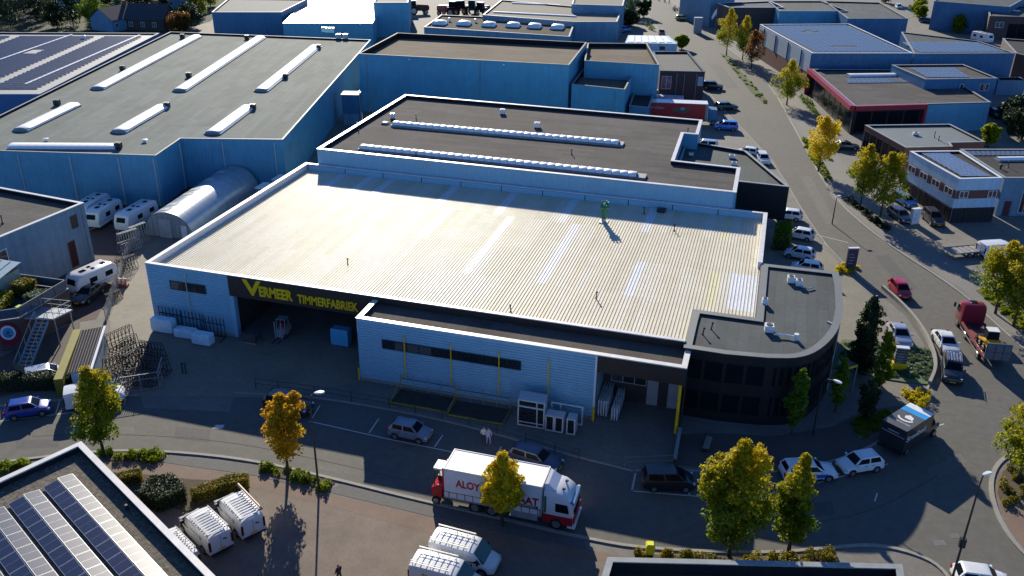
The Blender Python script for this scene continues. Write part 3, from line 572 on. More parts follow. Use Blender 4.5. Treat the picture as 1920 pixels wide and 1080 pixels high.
mb.build('wall', [W_LIGHT, W_BAY, FASC], ann, fix=False)
MB().add([(AX0+.35, AY0+.35, 6.3), (AX1-.35, AY0+.35, 6.3), (AX1-.35, AY1, 6.3), (AX0+.35, AY1, 6.3)], [(0, 1, 2, 3)]).build('roof', rollmat('annex_bitumen', (.125, .11, .098), 2.0, ang=PI/2, var=.08), ann, fix=False)
mb = MB(); i0 = [(AX0+.35, AY1), (AX0+.35, AY0+.35), (AX1-.35, AY0+.35), (AX1-.35, AY1)]
for k in range(3): mb.quad((*i0[k+1], 6.25), (*i0[k], 6.25), (*i0[k], ZA), (*i0[k+1], ZA))
mb.build('parapet', FASC, ann, fix=False)
cp = MB(); cp.box(AX0-.08, AX0+.42, AY0+.42, AY1, ZA, ZA+.1); cp.box(AX0-.08, AX1+.08, AY0-.10, AY0+.42, ZA, ZA+.1); cp.box(AX1-.42, AX1+.08, AY0+.42, AY1-.6, ZA, ZA+.1); cp.build('parapet_coping', M_CAP, ann)
hcorr(AX0, -11.5, AY0, .25, ZA-.02).build('corrugated_cladding', W_CLAD, ann, fix=False)
MB().box(AX0, -11.5, AY0-.10, AY0+.02, 0, .24).build('plinth', M_CONC, ann)
MB().box(-11.62, -11.45, AY0-.10, AY0+.2, 0, ZA-.03).build('corner_trim', M_WHITE, ann)
window(ann, (AX0, AY0-.125), (-11.5, AY0-.125), 2.5, 15.95, 3.92, 4.87, 11, M_BLACK)
for s_ in (4.75, 9.3, 13.9, 18.5):
    pipe(ann, (AX0, AY0-.125), (-11.5, AY0-.125), s_, .9, 5.6, M_YELLOW, .055)
MB().cyl((AX0-.12, AY0-.1, 0), (AX0-.12, AY0-.1, 1.3), .08, n=8).build('corner_guard', M_YELLOW, ann)
MB().cyl((-11.5, AY0-.28, 0), (-11.5, AY0-.28, 1.35), .12, n=8).build('corner_guard', M_YELLOW, ann)
MB().cyl((-4.15, AY0-.02, 0), (-4.15, AY0-.02, 4.9), .14, n=10).build('bay_post', M_YELLOW, ann)
window(ann, (-11.45, AY1-.04), (AX1, AY1-.04), .7, 4.0, 1.9, 3.2, 3, mat('dull_white_frame', (.35, .36, .38), .5))
door(ann, (-11.45, AY1-.04), (AX1, AY1-.04), 4.1, 5.1, 0, 2.9, mat('dull_white_frame', (.35, .36, .38), .5)); door(ann, (-11.45, AY1-.04), (AX1, AY1-.04), 6.0, 7.2, 0, 2.9, mat('dull_white_frame', (.35, .36, .38), .5))

# ---- curved black office at the corner -----------------------------------------------------
curve = [(2.73, 71.19), (5.38, 71.93), (7.17, 74.14), (8.73, 78.22), (9.26, 82.85)]
offp = [(-4.4, 70.8), (-.8, 70.75)]+smooth_poly(curve, 2)+[(9.3, 88.0), (9.1, 91.6), (1.45, 91.4), (1.45, 78.45), (-4.35, 78.45), (-4.35, 71.6)]
offp = [(-4.4, 70.8)]+offp[1:]
off_ = building('office_building', 'black office block with rounded corner and flat slate-grey roof beside the factory', offp[:-1]+[(-4.4, 76)], 6.9, W_DARK, RF_SLATE, M_SLATECAP, drop=.16, t=.6, capt=.05)
P_ = ccw(offp[:-1])
front = [p for p in offp if p[1] < 84][:len(curve)*4+2]
fr = [offp[0], offp[1]]+smooth_poly(curve, 2)
acc = 0
for i in range(len(fr)-1):
    L_ = (Vector(fr[i+1])-Vector(fr[i])).length
    if L_ < .5: continue
    for (za, zb) in ((.9, 2.9), (4.0, 6.0)):
        k = max(1, int(L_/1.4)); w_ = L_/k
        for q in range(k): window(off_, fr[i], fr[i+1], q*w_+.12, (q+1)*w_-.06, za, zb, 1, M_BLACK, M_GLASS, .05, .04)
fin = MB(); fin.obox((8.33, 79.61), .25, 1.3, 0, 6.85, .9); fin.build('entrance_fin', M_GREYCAP, off_)
for p, s in (((4.41, 87.96), .7), ((5.19, 87.42), .6), ((2.05, 81.93), .5), ((2.63, 76.47), .8)): hvac(off_, p, 6.68, s, s, .75, .1)
mb = MB(); mb.tube([(*(3.08, 75.56), 7.0), (*(4.24, 75.72), 7.0), (*(5.03, 75.55), 7.05)], [.09, .09, .09], 8); mb.cyl((*(5.03, 75.55), 6.68), (*(5.03, 75.55), 7.35), .22, n=10); mb.build('vent_duct', M_LAMP, off_, smooth=40)
mb = MB(); mb.tube([(*(5.25, 86.92), 6.9), (*(6.12, 86.55), 6.9), (*(6.69, 87.12), 6.9)], [.07, .07, .07], 8); mb.build('vent_duct', M_STEEL, off_, smooth=40)
for p in ((-3.10, 74.03), (-2.45, 75.30)): stick(off_, p, 6.68, .7, (.1, 0))

# ---- second hall with two long rooflights --------------------------------------------------
h2p = [(-58.2, 106.9), (-2.5, 106.9), (-2.6, 116.8), (-11.2, 117.2), (-11.5, 130.6), (-9.4, 130.6), (-9.6, 138.8), (-58.4, 138.8)]
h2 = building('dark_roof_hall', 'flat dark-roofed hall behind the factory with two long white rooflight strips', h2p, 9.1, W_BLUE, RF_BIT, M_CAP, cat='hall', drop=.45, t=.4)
mb = MB(); prof = []; x = -58.15
while x < -2.8: prof += [(x, 0), (x+.17, 0), (x+.2, .04), (x+.33, .04)]; x += .36
mb.loft([[(x, 106.88-q, 6.9) for x, q in prof], [(x, 106.88-q, 9.08) for x, q in prof]], cap=False, closed=False); mb.build('ribbed_cladding', W_CLAD, h2, fix=False)
MB().box(-58.1, -2.6, 106.80, 106.86, 6.35, 6.95).build('flashing', W_BLUE2, h2)
def seg_mesh(w, L, h, m):
    k = 8; rings = []
    for s, sc in ((0, .9), (.08, 1.0), (.5, 1.04), (.92, 1.0), (1, .9)):
        rings.append([(s*L, math.cos(PI*i/k)*w/2*sc, math.sin(PI*i/k)*h*sc) for i in range(k+1)])
    mb = MB(); mb.loft(rings, cap=False, closed=False); return mb.mesh('skylight_segment', m, smooth=60)
SEG = seg_mesh(1.5, 1.04, .42, M_SKYL)
for a, b in (((-53.60, 122.52), (-19.15, 123.41)), ((-53.18, 110.14), (-13.97, 110.21))):
    A = Vector(a); B = Vector(b); u = (B-A).normalized(); n_ = int((B-A).length/1.06); ang = math.atan2(u.y, u.x)
    kb = MB(); kb.obox(tuple((A+B)/2), (B-A).length+.2, 1.7, 8.63, 8.95, ang); ko = kb.build('skylight_kerb', M_GREYCAP, h2)
    for k in range(n_):
        p = A+u*(k*1.06); inst('skylight_segment', SEG, h2, (p.x, p.y, 8.93), (0, 0, ang))
for p, s in (((-40.05, 133.92), .75), ((-32.95, 128.29), .85), ((-55.28, 126.08), .6)): hvac(h2, p, 8.65, s, s, .8, .1)
dome(h2, (-55.15, 122.93), 8.6, .9, .8, .15)
for p in ((-51.88, 127.23), (-25.07, 116.95), (-44.70, 109.14), (-11.08, 132.66), (-58.20, 119.73), (-57.45, 118.48)): stick(h2, p, 8.65, .7)
h2lp = [(-2.48, 116.42), (3.83, 116.75), (-2.47, 131.13), (-11.77, 135.41)]
h2lp = [(-11.1, 117.3), (-2.4, 117.0)]+h2lp[:3]+[(-11.3, h2lp[3][1])]
h2l = building('showroom_wing', 'black-walled showroom wing with angled grey roof beside the curved road', [(-2.4, 116.9), *[(3.83, 116.75), (-2.47, 131.13)], (-11.3, 133.5), (-11.0, 117.3)], 7.2, W_DARK, RF_SLATE, M_GREYCAP, drop=.35, z0=2.6)
MB().box(-9.5, .5, 119, 128, 0, 2.6).build('ground_floor_wall', W_DARK, h2l)
for p in ((3.88, 123.96), (3.27, 122.49), (2.67, 126.16)): MB().cyl((*p, 0), (*p, 2.6), .12, n=8).build('column', M_DSTEEL, h2l)
for p, s in (((-9.86, 127.46), .6), ((-4.20, 128.03), .8), ((-3.70, 124.88), .7)): hvac(h2l, p, 6.85, s, s, .5)
mb = MB(); mb.beam((*(-2.60, 117.32), 5.6), (*(-2.03, 118.17), 5.6), .1); mb.beam((*(-2.03, 118.17), 5.6), (*(-2.03, 118.17), 4.3), .1); mb.build('wall_bracket', M_STEEL, h2l)

# ---- third hall: tan roofs, blue walls -----------------------------------------------------
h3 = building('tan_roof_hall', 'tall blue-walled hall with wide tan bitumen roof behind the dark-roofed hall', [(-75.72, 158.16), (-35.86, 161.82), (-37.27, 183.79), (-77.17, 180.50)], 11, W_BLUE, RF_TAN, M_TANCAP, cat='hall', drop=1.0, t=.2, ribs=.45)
FL, FR = (-75.72, 158.16), (-35.86, 161.82)
for s_ in (1.6, 23.5): pipe(h3, FL, FR, s_, 0, 10.6, M_GREYCAP, .08)
for s_ in (10, 28): hvac(h3, tuple(Vector(FL)+(Vector(FR)-Vector(FL)).normalized()*s_+Vector((0, -.15))), 10.2, .3, .2, .4, 0, M_LAMP, 'wall_lamp')
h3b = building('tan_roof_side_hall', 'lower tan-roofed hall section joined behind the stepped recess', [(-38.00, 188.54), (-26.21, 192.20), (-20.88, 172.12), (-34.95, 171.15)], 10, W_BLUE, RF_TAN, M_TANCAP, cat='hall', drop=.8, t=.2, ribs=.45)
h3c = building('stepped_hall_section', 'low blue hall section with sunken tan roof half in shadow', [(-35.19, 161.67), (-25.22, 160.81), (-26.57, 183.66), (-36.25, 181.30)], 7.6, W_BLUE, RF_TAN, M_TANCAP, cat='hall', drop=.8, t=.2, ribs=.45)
pipe(h3c, (-35.19, 161.67), (-25.22, 160.81), 8.2, 0, 7.2, M_GREYCAP, .07)
lean = building('loading_canopy', 'dark flat canopy over the loading dock beside the red trailer', [(-25.56, 176.21), (-21.83, 177.04), (-20.83, 161.96), (-24.48, 162.30)], 4.4, W_DBLUE, RF_DARK, M_GREYCAP, cat='canopy', drop=.3, t=.2)
brk = building('brick_workshop', 'dark brick workshop with grey gravel roof beside the red trailer', [(-22.10, 184.77), (-13.37, 186.82), (-18.94, 206.37), (-26.36, 203.71)], 6.2, W_BRICK, mat('gravel_roof', (.105, .108, .105), .9, var=.4, scale=5, stain=.4, sscale=.6), M_DARKCAP, cat='workshop', drop=.35)
BL, BR = (-22.10, 184.77), (-13.37, 186.82); Lb = (Vector(BR)-Vector(BL)).length
window(brk, BL, BR, .4, 2.4, 2.6, 5.2, 2, M_WHITE, mat('poster_print', (.30, .16, .18), .6, var=.8, scale=1.1))
for s_ in (Lb*.38, Lb*.55, Lb*.82): pipe(brk, BL, BR, s_, 0, 5.8, M_GREYCAP, .07)
window(brk, BL, BR, Lb*.86, Lb*.97, 3.4, 5.2, 1, M_WHITE, W_LIGHT)
for k in range(2):
    t_ = thing('container', ('pale blue container nearest the brick workshop', 'pale blue container beside the red trailer')[k], 'container', (*(-20.36, 187.03), 0) if k == 0 else (*(-19.76, 182.43), 0), .09, 'containers by the workshop')
    b_ = MB(); b_.box(-3, 3, -.75, .75, .1, 1.9); b_.build('body', W_WHITE, t_)
    rb_ = MB()
    for q in range(10): rb_.box(-2.9+q*.6, -2.75+q*.6, -.8, .8, .2, 1.93)
    rb_.build('ribs', W_WHITE, t_); d_ = MB(); d_.box(3.0, 3.05, -.7, .7, .15, 1.85); d_.build('door', W_BLUE, t_)

# ---- left hall, rotated, with seven rooflights ----------------------------------------------
h4p = [(-111.5, 95.0), (-80.4, 102.1), (-82.0, 110.2), (-67.7, 114.4), (-87.4, 189.2), (-134.2, 182.5)]
h4 = building('left_hall', 'big grey-roofed hall with seven bright barrel rooflights and blue panelled walls', h4p, 7.4, W_BLUE, RF_BITG, M_GREYCAP, cat='hall', drop=.3, t=.16, ribs=.5)
for a, b in (((-113.96, 132.19), (-126.07, 180.44)), ((-99.63, 135.50), (-112.08, 184.17)), ((-86.30, 140.12), (-95.67, 179.02)), ((-107.26, 106.76), (-110.20, 121.74)), ((-93.03, 110.66), (-95.92, 125.54)), ((-79.42, 114.35), (-82.54, 129.76)), ((-102.56, 99.76), (-88.29, 104.26))):
    barrel(h4, a, b, 7.1, 2.4, .42)
for p in ((-119.65, 146.56), (-128.20, 178.30), (-104.53, 145.63), (-114.19, 182.05), (-94.33, 177.65), (-87.35, 150.73), (-112.96, 121.16), (-95.06, 125.47), (-81.34, 129.09), (-87.99, 104.09)): hvac(h4, p, 7.1, .9, .8, .9, .25, M_DSTEEL, 'roof_fan')
for p in ((-100.16, 103.88), (-86.47, 107.91)): vent(h4, p, 7.1, .35, .45, M_LAMP)
for p in ((-102.03, 195.64), (-100.91, 195.32), (-99.99, 195.66), (-95.11, 189.00), (-93.66, 189.53)): hvac(h4, p, 7.1, 1.0, 1.0, 1.2, .25, M_STEEL)
for (a, b, ss) in ((h4p[0], h4p[1], (4.5, 12.2, 19.6, 26.5, 31.5)), (h4p[1], h4p[2], (7.4,)), (h4p[2], h4p[3], (6.0, 13.6))):
    for s_ in ss: pipe(h4, a, b, s_, 0, 7.0, mat('pale_pipe', (.5, .5, .5), .5), .08)
window(h4, h4p[3], h4p[4], 2.5, 4.0, 4.6, 6.0, 1, M_GREYCAP)
for k in range(6): door(h4, h4p[3], h4p[4], 9+k*9, 9+k*9+.12, 0, 7.0, M_GREYCAP, 'wall_joint')
shd = thing('switch_cabinet_tower', 'tall grey steel cabinet standing against the left hall wall', 'cabinet', (*(-73.56, 149.59), 0), .25)
MB().box(-1.5, 1.5, -1.3, 1.3, 0, 5.6).build('cabinet', W_DBLUE, shd); MB().box(-1.65, 1.65, -1.45, 1.45, 5.6, 5.75).build('roof', M_GREYCAP, shd); MB().box(-1.4, 1.4, -1.36, -1.3, .1, 2.2).build('door', W_BLUE2, shd); MB().cyl((1.8, -1.4, 0), (1.8, -1.4, 6.6), .06, n=7).build('pole', M_STEEL, shd)

# ---- far left hall carrying a field of solar panels ------------------------------------------
shp = [(-120.9, 126.2), (-136.6, 181.6), (-196, 161.5), (-181, 105.0)]
sh = building('solar_roof_hall', 'white-edged hall at the far left with its roof covered in dark solar panels', shp, 7.1, mat('strong_blue_cladding', (.04, .13, .30), .5, var=.1), mat('pale_grey_roof_sheet', (.30, .31, .32), .6, var=.1, spec=.2), M_GREYCAP, cat='hall', drop=.25)
mb = MB(); A = Vector((-122.92, 127.92)); ux = Vector((-.944, -.331)); uy = Vector((-.272, .962))
for j in range(31):
    for i in range(23):
        if i in (4, 13) and j > 0 or (18 < j < 22 and 6 < i < 9) or (j > 26 and 15 < i < 17): continue
        p = A+ux*(1.2+i*2.05+.15*(i > 3))+uy*(2.0+j*1.62)
        q = [p, p+ux*2.03, p+ux*2.03+uy*1.22, p+uy*1.22]
        z0, z1 = 6.90, 7.12
        mb.add([(*q[0], z0), (*q[1], z0), (*q[2], z1), (*q[3], z1)], [(0, 1, 2, 3)], 0)
        mb.add([(*q[3], z1), (*q[2], z1), (*(q[2]+uy*.10), z1-.02), (*(q[3]+uy*.10), z1-.02)], [(0, 1, 2, 3)], 1)
pv = mb.build('solar_field', [M_PV, M_PVF], sh, fix=False); pv['kind'] = 'stuff'
for t0, t1 in (((-128.85, 131.77), (-139.63, 178.64)), ((-148.76, 147.06), (-154.12, 174.04))): MB().beam((*t0, 7.05), (*t1, 7.05), .5, .12).build('cable_duct', M_WHITE, sh)
vent(sh, (-148.67, 171.23), 6.9, .4, .8, M_LAMP)

# ---- the house at the left with roof terrace -------------------------------------------------
hsp = [(-77.1, 83.6), (-93.5, 85.3), (-95.2, 71.5), (-78.6, 70.0)]
hs = building('left_house', 'grey rendered two-storey block with flat brown roof beside the parked caravans', hsp, 7.4, W_RENDER, rollmat('house_bitumen', (.14, .135, .125), 1.0, ang=.1, var=.08), M_CAP, drop=.5, t=.3)
window(hs, (-78.6, 70.0), (-77.1, 83.6), 11.3, 12.3, 4.9, 6.5, 1, W_BRICK, M_WGLASS, .08)
o_ = window(hs, (-78.6, 70.0), (-77.1, 83.6), 10.2, 11.3, .3, 3.6, 1, W_BRICKR, mat('dark_maroon_door', (.045, .008, .014), .4), .1)
window(hs, (-78.6, 70.0), (-77.1, 83.6), .6, 2.4, 4.4, 6.0, 1, M_WHITE, M_WGLASS, .1)
pipe(hs, (-78.6, 70.0), (-77.1, 83.6), 13.2, 0, 7.2, M_GREYCAP, .05)
hvac(hs, (-80.22, 74.65), 4.2, .4, .3, .35, 0, M_BLACK, 'wall_lamp')
stick(hs, (-82.17, 76.29), 6.95, .9)
TZ = 3.4
tp = [(-69.0, 70.2), (-78.5, 69.9), (-95.1, 71.4), (-96, 60.5), (-70.6, 61.9), (-68.9, 63.2)]
tb = building('terrace_restaurant', 'brown brick restaurant with planted roof terrace and glass balustrade, lower left', tp, TZ, W_BRICK, RF_DARK, M_GREYCAP, cat='restaurant', drop=.15, t=.25)
def balustrade(root, pts, z, h=1.05, step=1.9):
    for i in range(len(pts)-1):
        a = Vector(pts[i]); b = Vector(pts[i+1]); n_ = max(1, round((b-a).length/step)); d = (b-a)/n_
        for k in range(n_):
            p, q = a+d*k+d*.03, a+d*(k+1)-d*.03; g = MB(); g.beam((p.x, p.y, z+h/2), (q.x, q.y, z+h/2), .02, h-.1); g.build('glass_panel', mat('balustrade_glass', (.06, .09, .13), .1, spec=.7), root)
            MB().cyl((*(a+d*k), z), (*(a+d*k), z+h), .03, n=6).build('baluster_post', M_DSTEEL, root)
        rl = MB(); rl.beam((a.x, a.y, z+h), (b.x, b.y, z+h), .07, .05); rl.build('handrail', M_GREYCAP, root)
balustrade(tb, [(-84, 61.2), (-70.6, 61.95), (-68.95, 63.2), (-69.05, 70.0), (-77.9, 69.75)], TZ+.06)
FA, FB = (-84, 61.18), (-70.6, 61.9)
mb = MB(); a, u, n = frame_on((-84, 61.17), (-70.6, 61.89))
wbox(mb, a, u, n, 10.2, 12.9, .6, 2.9, .01, .06); mb.build('yellow_sign_panel', mat('ochre_panel', (.30, .22, .01), .6), tb)
c_ = Vector((-69.9, 62.38)); dv = (Vector((-68.9, 63.2))-Vector((-70.6, 61.9))).normalized(); nn = Vector((dv.y, -dv.x))
def disc(mb, c, dv, nn, z, r, d0, d1, mi=0, rv=None):
    p0 = c+nn*d0; k = 24; vs = []
    for dd in (d0, d1):
        for i in range(k):
            p = c+nn*dd+dv*(math.cos(2*PI*i/k)*r); vs.append((p.x, p.y, z+math.sin(2*PI*i/k)*(rv or r)))
    mb.add(vs, [tuple(range(k)), tuple(range(2*k-1, k-1, -1))]+[(i, (i+1) % k, k+(i+1) % k, k+i) for i in range(k)], mi)
sg = thing('round_sign', 'round crimson wall sign with white oval and blue emblem on the restaurant', 'sign', (c_.x, c_.y, 1.9), off=True)
mb = MB(); disc(mb, c_, dv, nn, 1.9, .95, .02, .14, rv=1.25); mb.build('crimson_disc', mat('crimson_sign', (.22, .005, .03), .5), sg)
mb = MB(); disc(mb, c_, dv, nn, 2.1, .68, .14, .17, rv=.78); mb.build('white_oval', mat('sign_white', (.65, .7, .75), .5), sg)
mb = MB(); disc(mb, c_, dv, nn, 2.1, .5, .17, .185, rv=.58); mb.build('blue_emblem', mat('sign_blue', (.05, .28, .50), .5), sg)
mb = MB(); mb.add([(*(c_+nn*.19-dv*.25), 2.0), (*(c_+nn*.19+dv*.12), 2.0), (*(c_+nn*.19+dv*.1), 2.42)], [(0, 1, 2)]); mb.add([(*(c_+nn*.19-dv*.32), 1.82), (*(c_+nn*.19+dv*.35), 1.82), (*(c_+nn*.19+dv*.2), 1.72), (*(c_+nn*.19-dv*.2), 1.72)], [(0, 1, 2, 3)]); mb.build('emblem_boat', mat('sign_navy', (.02, .05, .12), .5), sg)
cons = thing('glass_conservatory', 'small glazed conservatory with pale roof on the terrace, left edge', 'conservatory', (-81.5, 68.3, TZ), off=True)
mb = MB(); mb.prism(ccw([(-79.5, 66.4), (-74.0, 66.5), (-74.0, 69.3), (-79.5, 69.3)]), TZ-.1, TZ+2.1, bottom=False, top=False); mb.build('glazing', mat('conservatory_glass', (.30, .36, .30), .15), cons)
mb = MB(); mb.add([(-79.8, 66.1, TZ+2.12), (-73.7, 66.2, TZ+2.12), (-73.7, 69.5, TZ+2.75), (-79.8, 69.5, TZ+2.75)], [(0, 1, 2, 3)]); mb.build('roof', mat('polycarbonate', (.55, .65, .62), .3), cons)
mb = MB()
for k in range(6): x = -79.75+k*1.2; mb.beam((x, 66.15, TZ+2.16), (x, 69.45, TZ+2.78), .07, .05)
mb.build('roof_bars', M_WHITE, cons)
# steel stair
st = thing('steel_stair', 'blue-grey steel outside stair with landing beside the restaurant', 'stair', (-67, 65, 0), off=True)
LD = [(-66.47, 69.51), (-64.58, 68.80), (-63.57, 66.11), (-63.84, 63.98), (-65.01, 64.92)]
mb = MB(); mb.prism(ccw([(-69.0, 63.6), (-65.9, 64.3), (-65.5, 66.6), (-68.95, 66.2)]), 3.1, 3.25); mb.build('landing', M_STEEL, st)
S0 = Vector((-66.9, 63.9)); S1 = Vector((-65.7, 58.9)); sd = (S1-S0); sn = Vector((-sd.y, sd.x)).normalized()*.6
for k in range(14):
    p = S0+sd*(k+.5)/14; z = 3.1*(1-(k+.9)/14); mb = MB(); d2 = sd.normalized()*.14
    mb.add([(*(p+sn-d2), z), (*(p-sn-d2), z), (*(p-sn+d2), z), (*(p+sn+d2), z), (*(p+sn-d2), z+.04), (*(p-sn-d2), z+.04), (*(p-sn+d2), z+.04), (*(p+sn+d2), z+.04)], [(3, 2, 1, 0), (4, 5, 6, 7), (0, 1, 5, 4), (1, 2, 6, 5), (2, 3, 7, 6), (3, 0, 4, 7)]); mb.build('tread', M_STEEL, st)
for s_ in (-1, 1):
    a = S0+sn*s_; b = S1+sn*s_; mb = MB(); mb.beam((a.x, a.y, 3.05), (b.x, b.y, .05), .05, .28); mb.build('stringer', W_BLUE, st)
    mb = MB(); mb.beam((a.x, a.y, 4.15), (b.x, b.y, 1.1), .05)
    for k in range(5): p = a+(b-a)*k/4; z = 3.1*(1-k/4); mb.cyl((p.x, p.y, z), (p.x, p.y, z+1.05), .025, n=6)
    mb.build('railing', M_STEEL, st)
mb = MB()
for a, b in (((-68.9, 66.15), (-65.55, 66.55)), ((-65.55, 66.55), (-65.9, 64.35))):
    for z in (3.7, 4.25): mb.beam((*a, z), (*b, z), .04)
    for k in range(4): p = Vector(a)+(Vector(b)-Vector(a))*k/3; mb.cyl((p.x, p.y, 3.2), (p.x, p.y, 4.25), .025, n=6)
mb.build('landing_rail', M_STEEL, st)
mb = MB()
for p in ((-65.7, 66.4), (-66.0, 64.5)): MB().cyl((*p, 0), (*p, 3.1), .07, n=8).build('support_post', M_STEEL, st)


# ---- near roofs at the bottom ------------------------------------------------------------------
bz = 6.0
bc = Vector((-45.76, 44.54)); br_ = (Vector((-28.72, 35.40))-bc).normalized(); bl_ = Vector((br_.y, -br_.x))
bl_ = Vector((-.40, -.917)); 
blp = [tuple(bc), tuple(bc+br_*46), tuple(bc+br_*46+bl_*30), tuple(bc+bl_*30)]
M_GRAVEL = mat('roof_gravel', (.15, .13, .10), .95, var=.75, scale=4.5, stain=.75, sscale=2.2, scol=(.04, .036, .03), bump=1.0, bscale=6)
nb = building('gravel_roof_building', 'gravel-roofed building with white parapet and tilted solar panels, bottom left corner', blp, bz, W_BRICK, M_GRAVEL, M_CAP, drop=.45, t=.35, capt=.1)
M_PVN = mat('solar_cells_near', (.012, .022, .065), .33, var=.25, scale=4, spec=.65)
pn = MB(); pw, ph = 1.05, 1.72
def panel_mesh(name, tilt, w, l, cell):
    mb = MB(); mb.box(0, w, 0, l, 0, .035, 0)
    f = .025; mb.box(f, w/2-.012, f, l-f, .035, .039, 1); mb.box(w/2+.012, w-f, f, l-f, .035, .039, 1)
    return mb.mesh(name, [M_PVF, cell])
PNL = panel_mesh('solar_panel', 0, 1.66, 1.02, M_PVN)
ang_b = math.atan2(br_.y, br_.x)
# four east/west tents of panels running parallel to the long parapet
for row in range(6):
    base = bc+br_*(2.65)+bl_*(1.84+row*2.36)
    for side in (0, 1):
        for k in range(9 if row < 1 else 12):
            p = base+br_*(k*1.70)+bl_*(.0 if side == 0 else 2.08)
            tl = R(8)
            o = inst('solar_panel', PNL, nb, (p.x, p.y, bz-.40+.06), (0, 0, 0))
            xax = Vector((br_.x, br_.y, 0)); inw = Vector((bl_.x, bl_.y, 0)) if side == 0 else Vector((-bl_.x, -bl_.y, 0))
            yax = inw*math.cos(tl)+Vector((0, 0, math.sin(tl))); zax = xax.cross(yax)
            if zax.z < 0: zax = -zax; xa2 = xax
            M = Matrix((xax, yax, zax)).transposed() if xax.cross(yax).z > 0 else Matrix((-xax, yax, xax.cross(yax)*-1)).transposed()
            if xax.cross(yax).z <= 0: o.location = (o.location.x+xax.x*1.66, o.location.y+xax.y*1.66, o.location.z)
            o.rotation_euler = M.to_euler()
dk = (-38.13, 39.61); mb = MB(); mb.cyl((*dk, bz-.5), (*dk, bz-.1), .12, n=8); mb.build('roof_drain', M_DSTEEL, nb)
brp = [(-6.20, 45.47), (12.12, 50.39), (11.15, 36.35), (-7.29, 30.79)]
b0, b1 = Vector(brp[0]), Vector(brp[1]); bu = (b1-b0).normalized(); bn = Vector((bu.y, -bu.x))
nb2 = building('near_right_building', 'dark-roofed building with pale parapet coping cut off at the bottom edge', [tuple(b0), tuple(b1), tuple(b1+Vector((.2, -22))), tuple(b0+Vector((-.3, -22)))], 4.6, W_DARK, RF_DARK, M_GREYCAP, drop=.9, t=.35)
hvac(nb2, tuple(b0+bu*3+bn*2.2), 3.7, .8, .8, .6)

# ---- right-hand side of the road ----------------------------------------------------------------
sr = building('solar_hall', 'long hall with tiled field of solar panels and grey sign wall beside the road trees', [(-4.94, 238.38), (7.23, 205.39), (28.00, 212.83), (16.37, 247.10)], 7.8, W_DBLUE, RF_SLATE, M_WHITE, cat='hall', drop=.2, ribs=.5)
sr2 = building('solar_hall_extension', 'rear extension of the solar hall with second panel field', [(28.23, 212.85), (49.41, 221.03), (44.06, 233.89), (28.05, 240.25)], 7.7, W_DBLUE, RF_SLATE, M_GREYCAP, cat='hall', drop=.2, ribs=.5)
def pvfield(root, quad, nx, ny, z, holes=(), gap=.12):
    A, B, C, D = [Vector(q) for q in quad]; mb = MB()
    for i in range(nx):
        for j in range(ny):
            if (i, j) in holes: continue
            def pt(s, t): return A*(1-s)*(1-t)+B*s*(1-t)+C*s*t+D*(1-s)*t
            s0, s1, t0, t1 = (i+gap*.35)/nx, (i+1-gap*.35)/nx, (j+gap)/ny, (j+1-gap)/ny
            q = [pt(s0, t0), pt(s1, t0), pt(s1, t1), pt(s0, t1)]
            mb.add([(*q[0], z+.06), (*q[1], z+.06), (*q[2], z+.16), (*q[3], z+.16)], [(0, 1, 2, 3)], 0)
            mb.add([(*q[3], z+.16), (*q[2], z+.16), (*(q[2]+(q[2]-q[1])*.07), z+.15), (*(q[3]+(q[3]-q[0])*.07), z+.15)], [(0, 1, 2, 3)], 1)
    o = mb.build('solar_field', [mat('solar_cells_far', (.13, .16, .20), .3, var=.25, scale=3, spec=.6), M_PVF], root, fix=False); o['kind'] = 'stuff'; return o
pvfield(sr, [(8.04, 208.01), (26.91, 214.79), (15.57, 245.80), (-3.63, 237.89)], 14, 20, 7.6, {(5, 3), (6, 3), (7, 3), (4, 3), (4, 14), (5, 14), (6, 14), (5, 15)})
pvfield(sr2, [(29.72, 215.72), (48.42, 223.04), (43.83, 233.02), (26.90, 226.88)], 12, 6, 7.5)
SA, SB = (-4.94, 238.38), (7.23, 205.39); Ls = (Vector(SB)-Vector(SA)).length
a, u, n = frame_on(SA, SB); mb = MB(); wbox(mb, a, u, n, .3, Ls-.2, 3.6, 7.6, .02, .12); mb.build('grey_panel_wall', mat('pale_grey_panels', (.42, .46, .48), .5, var=.06), sr)
mb = MB(); wbox(mb, a, u, n, .3, Ls-.2, 0, 3.55, .02, .08); mb.build('brick_base', W_BRICKR, sr)
for k in range(4): s_ = Ls*(.12+.24*k); mb = MB(); wbox(mb, a, u, n, s_, s_+.14, 3.5, 7.5, .12, .3); mb.build('wall_rib', M_DSTEEL, sr)
mb = MB(); wbox(mb, a, u, n, Ls*.03, Ls*.11, 5.6, 6.9, .13, .16); mb.build('sign_print', mat('faded_sign_print', (.10, .11, .13), .5, var=.8, scale=1.2), sr)
rd = building('red_trim_showroom', 'showroom with broad crimson frame round its dark glass front and flat brown roof', [(7.49, 201.66), (14.66, 172.04), (39.03, 183.25), (32.98, 210.10)], 5.2, W_DARK, RF_BIT, M_GREYCAP, cat='showroom', drop=.3)
RA, RB, RC = (7.49, 201.66), (14.66, 172.04), (39.03, 183.25)
M_CRIM = mat('crimson_frame', (.30, .012, .035), .4, var=.08)
a, u, n = frame_on(RA, RB); Lr = (Vector(RB)-Vector(RA)).length; mb = MB(); wbox(mb, a, u, n, -.2, Lr+.45, 4.5, 5.36, .03, .9); wbox(mb, a, u, n, -.2, .35, 0, 4.5, .03, .9); mb.build('crimson_frame', M_CRIM, rd)
for k in range(8): window(rd, RA, RB, .8+k*(Lr-1.4)/8, .8+(k+1)*(Lr-1.4)/8-.15, .3, 4.2, 1, M_DSTEEL, M_GLASS)
